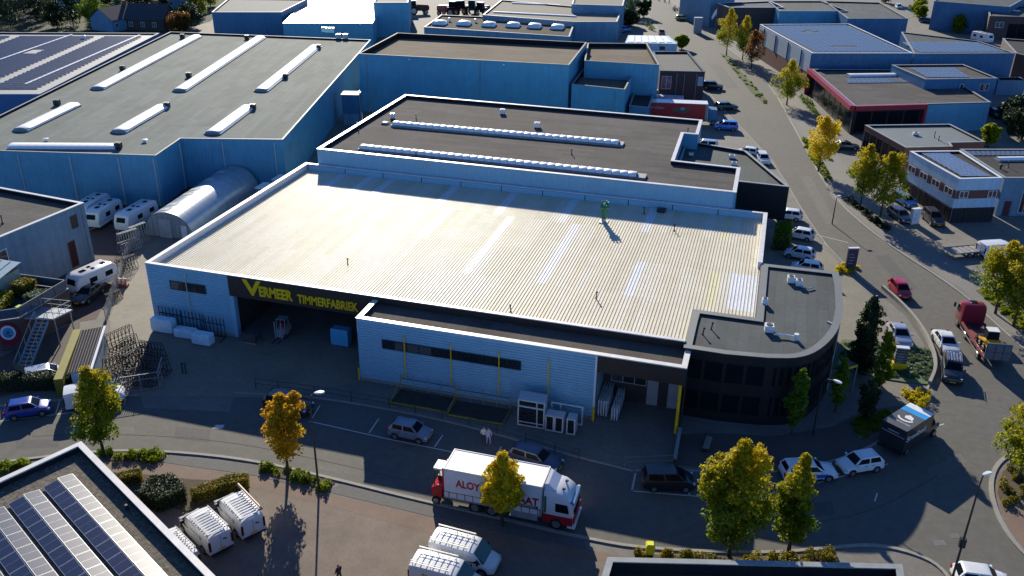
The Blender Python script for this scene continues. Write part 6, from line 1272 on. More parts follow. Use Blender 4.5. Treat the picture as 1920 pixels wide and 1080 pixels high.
for s0, a0, a1 in ((.7, 5, 7), (2.6, 5, 7), (6.6, 5, 7), (8.6, 5, 7), (12.6, 5, 7), (16, 5, 7)):
    mb = MB(); mb.loft([qring(s0, r=1.010)[a0:a1+1], qring(s0+1.0, r=1.010)[a0:a1+1]], cap=False, closed=False); mb.build('rooflight', mat('shed_rooflight', (.62, .66, .60), .3), qs)
mb = MB(); f_ = qring(.06, r=.985); mb.add(f_, [tuple(range(len(f_)))]); mb.build('front_wall', mat('grey_boards', (.30, .32, .34), .7, var=.12, scale=3), qs, fix=False)
mb = MB(); f_ = qring(19.4, r=.985); mb.add(f_, [tuple(range(len(f_)))]); mb.build('back_wall', mat('grey_boards', (.30, .32, .34), .7), qs, fix=False)
for k in range(8):
    s_ = .5+k*.8; p = qa+qn*s_+qd*-.02; hh_ = max(.4, 3.4*math.sin(math.acos(max(-1, min(1, (s_-qr)/qr)))))
    mb = MB(); mb.beam((p.x, p.y, 0), (p.x, p.y, hh_), .03, .05); mb.build('board_joint', M_GREYCAP, qs)
door(qs, tuple(qa-qd*.03), tuple(qb-qd*.03), 2.2, 4.0, 0, 2.6, mat('shed_door', (.36, .38, .40), .6)); door(qs, tuple(qa-qd*.03), tuple(qb-qd*.03), 5.4, 6.2, 0, 1.9, M_WHITE)
for k, p in enumerate(((-66.50, 107.56), (-66.09, 111.37))):
    t_ = thing('storage_container', ('white-topped container behind the factory corner, nearer one', 'white-topped container behind the factory corner, farther one')[k], 'container', (*p, 0), .02, 'containers behind the factory')
    MB().box(-1.6, 1.6, -1.2, 1.2, 0, 2.6).build('body', W_BLUE2, t_); MB().box(-1.65, 1.65, -1.25, 1.25, 2.6, 2.72).build('lid', M_LAMP, t_)
    for q in range(6): MB().box(-1.5+q*.55, -1.35+q*.55, -1.24, -1.2, .15, 2.5).build('rib', W_BLUE2, t_)

# ---- low shed with lean roof beside the yellow strip, and the dark hedge ----
sh_ = thing('lean_shed', 'long narrow shed with dark ribbed roof and white verge by the factory yard', 'shed', (-59.3, 62, 0), off=True)
S = ccw([(-56.6, 58.2), (-60.9, 65.3), (-62.6, 64.4), (-58.3, 57.4)])
MB().prism(S, 0, 2.35, bottom=False).build('wall', W_LIGHT, sh_)
mb = MB(); A, B = Vector((-56.5, 58.0)), Vector((-60.9, 65.5)); C, D = Vector((-62.8, 64.5)), Vector((-58.4, 57.2))
mb.add([(*A, 2.62), (*B, 2.62), (*C, 2.38), (*D, 2.38)], [(0, 1, 2, 3)]); mb.build('roof', mat('shed_roof_dark', (.05, .045, .055), .95, var=.2, spec=.05), sh_, fix=False)
for k in range(9):
    p = A+(D-A)*(k/8.0); q = B+(C-B)*(k/8.0); z = 2.64-.24*k/8
    if k in (0,): MB().beam((p.x, p.y, z), (q.x, q.y, z), .22, .08).build('verge', M_LAMP, sh_)
    else: MB().beam((p.x, p.y, z), (q.x, q.y, z), .05, .04).build('roof_rib', M_DSTEEL, sh_)
mb = MB(); mb.beam((-59.2, 56.7, .95), (-64.1, 65.2, .95), .75, 1.9); yb_ = mb.build('yellow_wall', mat('mustard_paint', (.19, .17, .008), .7, var=.15)); single(yb_, 'low mustard-yellow wall running up beside the lean shed', 'wall')

# ---- wrapped packs standing in L-frame racks at the factory wall ----
def wrap_rack(x, y, label, L=2.6, h=1.15, n=7, wrap=True, rz=0.0):
    r = thing('stacking_rack', label, 'rack', (x, y, .02), rz, 'racks along the factory wall')
    for k in range(n):
        xx = -L/2+k*L/(n-1); mb = MB(); mb.beam((xx, .5, 0), (xx, .5, 2.25), .06); mb.beam((xx, .5, 2.22), (xx+.3, .05, 2.45), .05); mb.build('upright', M_DSTEEL, r)
    for z in (.12, 1.5): mb = MB(); mb.beam((-L/2, .5, z), (L/2, .5, z), .07); mb.build('rail', M_DSTEEL, r)
    for s in (-1, 1): mb = MB(); mb.beam((s*L/2, .5, .1), (s*L/2, -.6, .1), .08); mb.build('foot', M_DSTEEL, r)
    return r
def pack(x, y, label, L=2.3, W=.85, h=1.1, rz=0.0, m=None):
    mb = MB(); e = .08; rg = []
    for z, s in ((.08, .97), (.2, 1.0), (h*.35, 1.02), (h*.7, 1.0), (h-.08, .99), (h, .93)):
        rg.append([(px*s, py*s, z) for px, py in ((-L/2, -W/2), (-L*.15, -W/2*1.05), (L*.2, -W/2*1.03), (L/2, -W/2), (L/2, W/2), (-L/2, W/2))])
    mb.loft(rg); o = mb.build('wrapped_pack', m or M_WRAP, None, smooth=50); o.location = (x, y, .02); o.rotation_euler = (0, 0, rz); return single(o, label, 'package', 'wrapped packs at the factory')
wrap_rack(-57.8, 71.0, 'black stacking rack at the left end of the factory wall'); wrap_rack(-54.9, 70.8, 'black stacking rack, middle of three at the factory wall'); wrap_rack(-52.3, 70.5, 'black stacking rack nearest the factory bay')
pack(-57.9, 70.4, 'tall white wrapped pack in the left rack', 2.5, .9, 1.55); pack(-55.0, 70.0, 'low white wrapped pack in the middle rack', 2.3, .9, 1.0); pack(-52.5, 69.3, 'white wrapped pack at the right end of the rack row', 2.1, .9, 1.25)
pack(-39.0, 73.4, 'tall light blue wrapped pack standing inside the factory bay', 1.9, .9, 1.9, 0, mat('blue_plastic_wrap', (.10, .42, .68), .25, var=.1, bump=.4, bscale=9))
pal = thing('pallet_stack', 'dark covered pallet stack at the left side of the factory bay', 'pallet', (-48.0, 71.2, .02))
MB().box(-.7, .7, -.6, .6, .15, 1.1).build('cover', mat('dark_tarp', (.06, .06, .07), .6, var=.2, bump=.4), pal)
for k in range(3): MB().box(-.7, .7, -.55+k*.45, -.4+k*.45, 0, .14).build('runner', M_TIMBER, pal)
fl = thing('forklift', 'small forklift truck standing inside the dark factory bay', 'forklift', (-45.6, 73.2, .02), -1.5)
b = MB(); b.loft([[(-1.0, -.55, .3), (-1.0, .55, .3), (-1.0, .5, 1.1), (-1.0, -.5, 1.1)], [(.4, -.55, .25), (.4, .55, .25), (.4, .5, .9), (.4, -.5, .9)], [(.8, -.5, .25), (.8, .5, .25), (.8, .45, .6), (.8, -.45, .6)]]); b.build('body', mat('forklift_grey', (.30, .31, .32), .5), fl)
for s in (-1, 1):
    b = MB(); b.beam((.95, s*.35, .1), (.95, s*.35, 2.1), .1); b.build('mast', M_GREYCAP, fl); b = MB(); b.beam((.95, s*.3, .1), (2.0, s*.3, .1), .1, .04); b.build('fork', M_DSTEEL, fl)
    b = MB(); b.beam((-.7, s*.45, 1.0), (-.5, s*.45, 2.0), .06); b.build('guard_post', M_GREYCAP, fl); b = MB(); b.beam((.4, s*.45, .9), (.2, s*.45, 2.0), .06); b.build('guard_post', M_GREYCAP, fl)
    for x_ in (-.65, .55): wheel(fl, x_, s*.5, .25, .18)
b = MB(); b.box(-.6, .3, -.5, .5, 2.0, 2.06); b.build('overhead_guard', M_GREYCAP, fl); b = MB(); b.box(-.45, .0, -.25, .25, 1.0, 1.45); b.build('seat', M_RED, fl)

# ---- new timber window frames stacked outside ----
M_FRM = mat('primer_white_timber', (.55, .58, .60), .6, var=.08)
def frame_thing(x, y, w, h, label, bars=((), ()), depth=.11, rz=0.0, lean=.0, group='new window frames outside the works', glass=True):
    r = thing('joinery_frame', label, 'frame', (x, y, .1), rz, group); r.rotation_euler = (lean, 0, rz); f = .11
    for nm, (a, b, c, d) in (('stile', (0, f, 0, h)), ('stile', (w-f, w, 0, h)), ('rail', (f, w-f, 0, f)), ('rail', (f, w-f, h-f, h))):
        MB().box(a, b, -depth/2, depth/2, c, d).build(nm, M_FRM, r)
    for v in bars[0]: MB().box(v*w-f*.4, v*w+f*.4, -depth/2+.004, depth/2-.004, f, h-f).build('mullion', M_FRM, r)
    for v in bars[1]: MB().box(f, w-f, -depth/2+.008, depth/2-.008, v*h-f*.4, v*h+f*.4).build('transom', M_FRM, r)
    if glass: MB().box(f*.9, w-f*.9, -.012, .012, f*.9, h-f*.9).build('pane', M_WGLASS, r)
    return r
ORD = ('first', 'second', 'third', 'fourth', 'fifth', 'sixth', 'seventh', 'eighth', 'ninth', 'tenth', 'eleventh', 'twelfth')
for k in range(12): frame_thing(-17.75-.015*k, 64.75+.135*k, 2.45, 2.05 if k == 0 else 2.6, 'large white window frame, %s from the front of the big stack' % ORD[k], ((.72,), (.2,)) if k == 0 else ((.7,), (.75,)) if k % 3 == 1 else ((.4,), ()))
for nm_, x_, w_ in (('left', -15.2, .8), ('middle', -14.38, .8), ('right', -13.3, .78)):
    for k in range(7): frame_thing(x_, 64.65+.15*k, w_, 1.6, 'narrow white window frame, %s from the front of the small %s stack' % (ORD[k], nm_))
frame_thing(-15.1, 66.3, 2.9, 1.95, 'wide empty white frame standing behind the small stacks', ((.3,), ()), glass=False)
for k in range(4): frame_thing(-11.2+.24*k, 68.3, 4.0, 1.6, ('long white frame lying on edge in the annex bay, nearest its wall', 'long white frame on edge in the annex bay, second from its wall', 'long white frame on edge in the annex bay, third from its wall', 'long white frame on edge in the annex bay, furthest from its wall')[k], ((.25, .5, .75), ()), rz=PI/2, glass=False)
for k in range(3): frame_thing(-9.9+.24*k, 67.9, 3.6, 1.3, ('shorter white frame on edge in the bay, left of three', 'shorter white frame on edge in the bay, middle of three', 'shorter white frame on edge in the bay, right of three')[k], ((.33, .66), ()), rz=PI/2, glass=False)

# ---- yellow-framed loading pit rails in front of the annex ----
def pit(x0, x1, y0, y1, label, wide):
    r = thing('goods_cradle', label, 'cradle', ((x0+x1)/2, (y0+y1)/2, .02), off=True)
    MB().box(x0, x1, y0, y1, .02, .05).build('floor_plate', mat('pit_floor', (.05, .04, .035), .9, var=.3), r)
    MB().beam((x0, y0, .12), (x1, y0, .12), .08, .12).build('front_beam', mat('worn_yellow', (.34, .30, .02), .6, var=.25, scale=5), r); MB().beam((x0, y0, .12), (x0, y1, .12), .07, .1).build('side_beam', mat('olive_steel', (.15, .16, .08), .6), r); MB().beam((x1, y0, .15), (x1, y1, .15), .12, .18).build('side_beam', mat('olive_steel', (.15, .16, .08), .6), r)
    n = int((x1-x0)/wide)
    for k in range(n+1): xx = x0+.05+k*(x1-x0-.1)/n; MB().beam((xx, y1, .1), (xx, y1-.12, 1.75), .06).build('upright', mat('worn_yellow', (.34, .30, .02), .6) if k == 0 else M_GREYCAP, r)
    MB().beam((x0, y1-.05, 1.3), (x1, y1-.05, 1.3), .05).build('top_rail', M_DSTEEL, r); MB().beam((x0, y0, .2), (x0+.35, y1-.05, 1.7), .05).build('brace', mat('worn_yellow', (.34, .30, .02), .6), r)
    return r
pit(-29.9, -24.4, 64.7, 67.2, 'yellow-edged goods cradle in front of the annex, left one', 1.15); pit(-24.2, -19.0, 64.35, 66.9, 'yellow-edged goods cradle in front of the annex, right one', 1.2)

# ---- heap of metal glass racks in the yard ----
def a_rack(x, y, rz, label, L=2.6, h=1.9, m=None, n=8):
    r = thing('transport_rack', label, 'rack', (x, y, .02), rz, 'steel racks in the factory yard'); m = m or M_DSTEEL
    for s in (-1, 1):
        for z in (.12, h*.5, h): MB().beam((-L/2, s*(.55-.4*z/h), z), (L/2, s*(.55-.4*z/h), z), .06).build('rail', m, r)
    for k in range(n):
        xx = -L/2+k*L/(n-1); mb = MB()
        mb.beam((xx, -.55, .1), (xx, -.15, h), .05); mb.beam((xx, .55, .1), (xx, .15, h), .05); mb.beam((xx, -.55, .12), (xx, .55, .12), .05); mb.build('a_frame', m, r)
    return r
M_RUST = mat('brown_steel', (.10, .07, .045), .7, .2, var=.3)
for i, (p, rz, nm, L_, h_, mm) in enumerate((((-55.67, 63.23), 1.35, 'dark steel transport rack in the yard heap, front left', 3.0, 2.1, M_DSTEEL), ((-55.68, 65.17), .1, 'dark steel transport rack in the yard heap, back right', 2.6, 1.8, M_DSTEEL), ((-53.58, 62.84), .15, 'dark steel transport rack in the yard heap, front right', 2.8, 1.6, M_DSTEEL), ((-53.82, 60.73), .1, 'low steel rack at the yard gate', 3.2, 1.4, M_DSTEEL), ((-58.06, 64.87), 1.5, 'tall dark steel rack at the edge of the sunlit strip', 2.4, 2.0, M_DSTEEL),
        ((-60.37, 66.17), 1.25, 'brown steel rack against the lean shed', 3.4, 1.8, M_RUST), ((-57.49, 62.66), 1.3, 'brown steel rack below the lean shed', 3.0, 1.7, M_RUST), ((-74.84, 87.27), 1.2, 'grey steel rack by the caravan fence, far one', 2.6, 2.6, M_STEEL), ((-75.32, 89.82), 1.3, 'grey steel rack in front of the arched shed', 2.4, 2.4, M_STEEL), ((-71.50, 82.42), 1.15, 'dark steel rack by the caravan fence, near one', 2.2, 1.6, M_DSTEEL), ((-67.97, 75.25), 1.2, 'low brown steel rack in the sunlit strip', 1.8, .8, M_RUST))):
    a_rack(*p, rz, nm, L_, h_, mm, 9 if L_ > 2.5 else 7)
ob = thing('orange_cone_stack', 'bundle of orange and white barriers on the sunlit yard', 'barrier', (*(-69.12, 78.22), .02), .3)
for k in range(5): b = MB(); b.cyl((-.5+k*.24, .1*(k % 2), .25), (-.45+k*.24, .1*(k % 2), 1.0), .13, .1, 8); b.build('barrier_post', mat('faded_orange', (.62, .22, .10), .5) if k % 2 == 0 else M_LAMP, ob); 
MB().box(-.7, .7, -.35, .35, .02, .25).build('base', mat('dull_red', (.22, .06, .04), .7), ob)

# ---- fences ----
def rail_fence(name, label, pts, h=1.1, step=3.0, rails=(1.05, .55), m=None, cat='fence'):
    c = centre(pts); r = thing(name, label, cat, (c[0], c[1], 0), off=True); m = m or M_STEEL
    for i in range(len(pts)-1):
        a, b = Vector(pts[i]), Vector(pts[i+1]); n = max(1, round((b-a).length/step))
        for k in range(n+(i == len(pts)-2)): p = a+(b-a)*k/n; MB().cyl((p.x, p.y, 0), (p.x, p.y, h), .045, n=7).build('post', m, r)
        for z in rails: MB().beam((a.x, a.y, z), (b.x, b.y, z), .04).build('rail', m, r)
    return r
rail_fence('street_fence', 'low dark rail fence along the pavement in front of the factory', [(-42.97, 63.32), (-40.69, 63.54), (-37.11, 63.79), (-29.64, 63.86), (-21.76, 63.29), (-13.63, 61.84), (-11.46, 61.42)], m=mat('dull_green_steel', (.05, .08, .08), .5, .3))
rail_fence('street_barrier', 'short grey rail barrier beside the annex bay entrance', [(-7.54, 61.48), (-3.76, 62.95)], h=1.2, m=M_STEEL)
def mesh_fence(label, pts, h=1.9):
    c = centre(pts); r = thing('mesh_fence', label, 'fence', (c[0], c[1], 0), off=True)
    for i in range(len(pts)-1):
        a, b = Vector(pts[i]), Vector(pts[i+1]); n = max(1, round((b-a).length/2.5)); d = (b-a)/n
        for k in range(n):
            p = a+d*k; q = p+d; MB().cyl((p.x, p.y, 0), (p.x, p.y, h), .04, n=6).build('post', M_STEEL, r)
            mb = MB()
            for z in [.1+j*.3 for j in range(int(h/.3))]: mb.beam((p.x, p.y, z), (q.x, q.y, z), .018)
            for j in range(14): w = p+d*(j/14); mb.beam((w.x, w.y, .08), (w.x, w.y, h-.05), .014)
            o = mb.build('wire_panel', M_STEEL, r, fix=False); o['kind'] = 'stuff'
    return r
mesh_fence('grey wire mesh fence between caravans and the sunlit factory yard', [(-64.84, 70.08), (-69.25, 77.73), (-74.72, 87.31), (-77.40, 93.52)])
gt = rail_fence('yard_gate', 'tall steel bar gate at the factory yard entrance', [(-54.17, 58.85), (-51.54, 60.65), (-52.80, 63.08)], h=1.8, step=1.6, rails=(1.75, 1.2, .15), cat='gate')
for k in range(16): p = Vector((-54.17, 58.85))+(Vector((-51.54, 60.65))-Vector((-54.17, 58.85)))*(k/16); MB().beam((p.x, p.y, .15), (p.x, p.y, 1.75), .03).build('bar', M_DSTEEL, gt)

# ---- street lamps ----
def lamp(base, h, arm, label, r0=.09):
    r = thing('street_lamp', label, 'street lamp', (*base, 0), 0, 'street lamps'); a = Vector(arm)
    mb = MB(); mb.tube([(0, 0, 0), (0, 0, h*.55), (0, 0, h-.8), (a.x*.35, a.y*.35, h-.15), (a.x, a.y, h)], [r0, r0*.8, r0*.6, r0*.5, r0*.4], 9); mb.build('pole', mat('lamp_pole_dark', (.04, .045, .05), .5, .4), r, smooth=40)
    mb = MB(); u = a.normalized() if a.length > .01 else Vector((1, 0)); n = Vector((-u.y, u.x)); rg = []
    for s, w, z0, z1 in ((-.15, .06, 0, .06), (.05, .13, -.03, .10), (.35, .16, -.04, .11), (.6, .10, -.02, .06)):
        c = a+u*s; rg.append([(*(c+n*w), h+z0), (*(c+n*w*.8), h+z1), (*(c-n*w*.8), h+z1), (*(c-n*w), h+z0)])
    mb.loft(rg); mb.build('lamp_head', M_LAMP, r, smooth=40); return r
lamp((-30.29, 51.29), 9.1, (.45, .25), 'tall street lamp beside the orange street tree')
lamp((16.36, 54.16), 10.0, (.12, .1), 'leaning street lamp at the bottom right junction')
lamp((7.47, 71.07), 6.0, (.9, -.5), 'street lamp in the shadow of the curved office')
lamp((10.43, 124.40), 4.0, (.1, .1), 'short lamp post on the right-hand road')
bx = MB(); bx.box(-.2, .2, -.15, .15, 1.9, 2.6); o = bx.build('lamp_control_box', M_DSTEEL); o.location = (*(17.59, 58.40), 0); single(o, 'dark control box on the leaning street lamp', 'box'); o.location = (*(Vector((16.36, 54.16))+Vector((.05, .2))), 2.0)

# ---- signs, bins, benches ----
def pillar_sign(base, w, d, h, rz, label, m, top, name='pillar_sign'):
    r = thing(name, label, 'sign', (*base, 0), rz); MB().box(-w/2, w/2, -d/2, d/2, .1, h).build('panel', m, r); MB().box(-w/2-.04, w/2+.04, -d/2-.04, d/2+.04, h, h+.12).build('cap', top, r); MB().box(-w/2-.1, w/2+.1, -d/2-.1, d/2+.1, 0, .1).build('base', M_CONC, r)
    for k in range(4): MB().box(-w*.35, w*(.1+.07*(k % 3)), -d/2-.01, -d/2-.002, h*.35+k*h*.13, h*.35+k*h*.13+.07).build('print_line', mat('sign_print', (.35, .37, .40), .5), r)
    return r
pillar_sign((12.09, 108.67), 1.25, .3, 3.0, .35, 'blue-black pillar sign with white cap in the yellow shrubs', mat('sign_navy_panel', (.035, .045, .09), .35), M_LAMP)
pillar_sign((21.31, 127.93), 1.3, .5, 2.2, .6, 'white pillar sign beside the navy car', M_WHITE, M_LAMP)
r_ = pillar_sign((15.72, 85.37), 1.15, .45, 2.4, .1, 'dark louvred pillar sign on yellow base in the planted bed', mat('sign_charcoal', (.06, .065, .07), .5), M_WHITE); MB().box(-.68, .68, -.32, .32, .1, .8).build('yellow_base', M_YELLOW, r_)
for k in range(5): MB().box(-.62, .62, -.26, .26, 1.0+k*.28, 1.05+k*.28).build('louvre', M_GREYCAP, r_)
pillar_sign((-22.40, 266.20), 2.2, 1.2, 4.2, .3, 'grey pillar sign with white top beside the far road', M_GREYCAP, M_LAMP)
ybn = thing('litter_bin', 'bright yellow litter bin on the pavement near the bottom', 'bin', (*(-4.04, 51.39), .01), .2)
b = MB(); b.loft([[(-.28, -.28, .55), (.28, -.28, .55), (.28, .28, .55), (-.28, .28, .55)], [(-.33, -.33, 1.25), (.33, -.33, 1.25), (.33, .33, 1.25), (-.33, .33, 1.25)], [(-.22, -.22, 1.42), (.22, -.22, 1.42), (.22, .22, 1.42), (-.22, .22, 1.42)]]); b.build('hood', mat('signal_yellow', (.80, .78, .02), .4), ybn); MB().box(-.24, .24, -.24, .24, .0, .55).build('stand', M_DSTEEL, ybn)
bol = thing('bollard_pair', 'teal twin bollard standing in the factory yard', 'bollard', (*(-50.94, 63.66), 0), 0)
for s in (-1, 1): MB().cyl((s*.18, 0, 0), (s*.18, 0, 1.2), .08, n=8).build('tube', mat('teal_paint', (.01, .06, .07), .5), bol)
MB().beam((-.18, 0, 1.1), (.18, 0, 1.1), .06).build('bar', M_DSTEEL, bol)
bn = thing('stone_bench', 'dark slab bench on the terrace below the curved office', 'bench', (*(-1.32, 66.45), .02), 1.5)
MB().box(-.9, .9, -.3, .3, .4, .5).build('seat', M_CONC, bn); MB().box(-.8, -.6, -.25, .25, 0, .4).build('leg', M_DSTEEL, bn); MB().box(.6, .8, -.25, .25, 0, .4).build('leg', M_DSTEEL, bn); MB().box(-.9, .9, .25, .32, .5, .95).build('backrest', M_DSTEEL, bn)
wl = thing('terrace_wall', 'low dark wall edging the office terrace beside the annex bay', 'wall', (*(-3.63, 64.77), 0), off=True)
a, b_ = (-3.78, 67.58), (-3.67, 62.90); MB().beam((*a, .35), (*b_, .35), .22, .7).build('wall_body', W_BRICK, wl); MB().beam((*a, .73), (*b_, .73), .3, .06).build('coping', M_GREYCAP, wl)
trg = thing('entrance_canopy', 'triangular grey entrance canopy with yellow edge by the curved office', 'canopy', (*(10.93, 84.09), 0), off=True)
tri = ccw([(9.43, 80.63), (11.11, 79.59), (9.35, 78.03)]); MB().prism(tri, 2.9, 3.05).build('roof', M_DARKCAP, trg); MB().beam((*tri[0], 2.85), (*tri[1], 2.85), .1, .2).build('edge', M_YELLOW, trg); MB().cyl((*tri[1], 0), (*tri[1], 2.9), .07, n=8).build('post', M_GREYCAP, trg)
fp = thing('flag_mast', 'white flag on a mast outside the far glass-fronted hall', 'flag', (*(-17.65, 267.94), 0))
MB().cyl((0, 0, 0), (0, 0, 7), .07, n=7).build('mast', M_GREYCAP, fp); b = MB(); b.loft([[(.05, 0, 6.8), (.05, 0, 5.4)], [(-.5, .1, 6.2), (-.45, .1, 4.6)], [(-.9, -.05, 5.4), (-.85, 0, 3.9)], [(-1.3, .1, 4.4), (-1.2, .1, 3.6)]], cap=False, closed=False); b.build('cloth', M_LAMP, fp)

# ---- people: one skinned body each ----
def person(base, label, top, legs, rz=0.0, h=1.75, stride=.12, arm=.18, skin=(.42, .28, .2), hair=(.03, .02, .015)):
    r = thing('person', label, 'person', (*base, .012), rz); k = h/1.75
    V = [(0, 0, .95), (0, 0, 1.2), (0, 0, 1.42), (0, 0, 1.52), (0, .02, 1.62), (0, .01, 1.72), (-.19, 0, 1.40), (-.25, .03, 1.12), (-.22, arm, .90), (.19, 0, 1.40), (.25, .03, 1.12), (.22, arm*.6, .88), (-.10, 0, .90), (-.11, stride, .50), (-.11, stride*.6, .08), (-.11, stride*.6+.14, .04), (.10, 0, .90), (.11, -stride*.6, .50), (.11, -stride, .08), (.11, -stride+.14, .04)]
    E = [(0, 1), (1, 2), (2, 3), (3, 4), (4, 5), (2, 6), (6, 7), (7, 8), (2, 9), (9, 10), (10, 11), (0, 12), (12, 13), (13, 14), (14, 15), (0, 16), (16, 17), (17, 18), (18, 19)]
    RD = [.15, .15, .15, .06, .10, .085, .065, .05, .04, .065, .05, .04, .095, .07, .05, .045, .095, .07, .05, .045]
    me = bpy.data.meshes.new('body'); me.from_pydata([(x*k, y*k, z*k) for x, y, z in V], E, []); o = bpy.data.objects.new('body', me); COL.objects.link(o); o.parent = r
    m = o.modifiers.new('skin', 'SKIN'); sv = me.skin_vertices[0].data if me.skin_vertices else None
    if sv is None: 
        bm = bmesh.new(); bm.from_mesh(me); lay = bm.verts.layers.skin.verify(); bm.to_mesh(me); bm.free(); sv = me.skin_vertices[0].data
    for i, q in enumerate(RD): sv[i].radius = (q*k, q*k*.85)
    sv[0].use_root = True; o.modifiers.new('sub', 'SUBSURF').levels = 1; o.modifiers['sub'].render_levels = 2
    mm = bpy.data.materials.new('clothing'); mm.use_nodes = True; nt = mm.node_tree; b = nt.nodes['Principled BSDF']; b.inputs['Roughness'].default_value = .8
    tc = nt.nodes.new('ShaderNodeTexCoord'); sx = nt.nodes.new('ShaderNodeSeparateXYZ'); nt.links.new(tc.outputs['Object'], sx.inputs[0]); cr = nt.nodes.new('ShaderNodeValToRGB'); cr.color_ramp.interpolation = 'CONSTANT'
    mr = nt.nodes.new('ShaderNodeMath'); mr.operation = 'DIVIDE'; mr.inputs[1].default_value = 1.9*k; nt.links.new(sx.outputs[2], mr.inputs[0]); nt.links.new(mr.outputs[0], cr.inputs[0])
    e = cr.color_ramp.elements; e[0].position = 0; e[0].color = (.02, .02, .02, 1); e[1].position = .05; e[1].color = (*legs, 1)
    for pos, c in ((.52, top), (.775, skin), (.895, hair)): q = e.new(pos); q.color = (*c, 1)
    nt.links.new(cr.outputs[0], b.inputs['Base Color']); me.materials.append(mm); return r
person((-19.76, 61.23), 'person in white top and dark trousers on the pavement, left of two', (.70, .70, .72), (.05, .05, .06), .4)
person((-19.32, 61.20), 'person in pale lilac clothes on the pavement, right of two', (.50, .48, .62), (.42, .42, .58), -2.4)
person((-24.27, 42.63), 'person in dark clothes walking at the bottom edge of the van lot', (.04, .035, .03), (.10, .06, .03), 1.2)
person((-36.09, 272.07), 'person in dark clothes crossing the far road', (.02, .02, .025), (.03, .03, .04), .6)

# ================================================================ trees, hedges and planting
LEAF = {
 'green': leafmat('leaf_green_gold', [(.075, .14, .006), (.17, .24, .008), (.32, .33, .008)], 3.5, 9.5, (.58, .42, .008), .55),
 'lime': leafmat('leaf_lime', [(.12, .19, .006), (.25, .29, .008), (.42, .38, .008)], 3, 9, (.52, .40, .008), .55),
 'yellow': leafmat('leaf_yellow', [(.34, .32, .006), (.62, .50, .006), (.75, .58, .008)], 2, 8, (.72, .50, .008), .55),
 'orange': leafmat('leaf_orange', [(.30, .26, .006), (.58, .38, .008), (.68, .40, .008)], 2, 8, (.62, .33, .008), .55),
 'rust': leafmat('leaf_rust', [(.06, .045, .010), (.15, .08, .012), (.25, .11, .012)], 2, 8, (.30, .10, .01)),
 'dark': leafmat('leaf_dark', [(.012, .030, .010), (.025, .050, .014), (.05, .08, .016)], 2, 9, None, .25),
 'bright': leafmat('leaf_bright', [(.08, .15, .008), (.14, .23, .010), (.22, .30, .012)], 1, 4, None, .45),
 'grey': leafmat('leaf_grey_green', [(.08, .13, .06), (.14, .20, .10), (.20, .27, .14)], 1, 4, None, .35),
 'hedge': leafmat('leaf_hedge_autumn', [(.09, .10, .008), (.22, .19, .010), (.36, .24, .012)], 0, 2, None, .4),
}
M_BARK = mat('bark', (.055, .045, .032), .9, var=.3, scale=8, bump=.5, bscale=12)
def leaf_mesh(name, pts, nrm, size, m, flat=0.6, seed=0):
    """one mesh of small leaf blades at pts, facing roughly along nrm"""
    rng = np.random.default_rng(seed); n = len(pts); pts = np.asarray(pts, float); nrm = np.asarray(nrm, float)
    d = nrm*flat+rng.normal(size=(n, 3))*(1-flat)+np.array([0, 0, .35]); d /= np.linalg.norm(d, axis=1)[:, None]+1e-9
    a = np.cross(d, rng.normal(size=(n, 3))); a /= np.linalg.norm(a, axis=1)[:, None]+1e-9; b = np.cross(d, a)
    s = size*rng.uniform(.6, 1.35, n)[:, None]; w = s*.62
    q = np.stack([pts-a*s*.5, pts+b*w*.5+d*s*.08, pts+a*s*.5-d*s*.06, pts-b*w*.5+d*s*.08], 1).reshape(-1, 3)
    me = bpy.data.meshes.new(name); me.vertices.add(4*n); me.vertices.foreach_set('co', q.ravel()); me.loops.add(4*n); me.loops.foreach_set('vertex_index', np.arange(4*n)); me.polygons.add(n)
    me.polygons.foreach_set('loop_start', np.arange(0, 4*n, 4)); me.polygons.foreach_set('loop_total', np.full(n, 4)); me.materials.append(m); me.update(); me.validate(); return me
def env(kind, t):
    if kind == 'oval': return np.sin(PI*np.clip(t, .0, 1)**.72)**.75
    if kind == 'egg': return np.sin(PI*np.clip(t, 0, 1)**.60)**.8
    if kind == 'column': return np.minimum(1, (t/.12)**.6)*np.minimum(1, ((1-t)/.25)**.6)
    if kind == 'cone': return np.minimum(1, (t/.15)**.6)*(1-t)**.75
    return np.sqrt(np.clip(1-(2*t-1)**2, 0, 1))
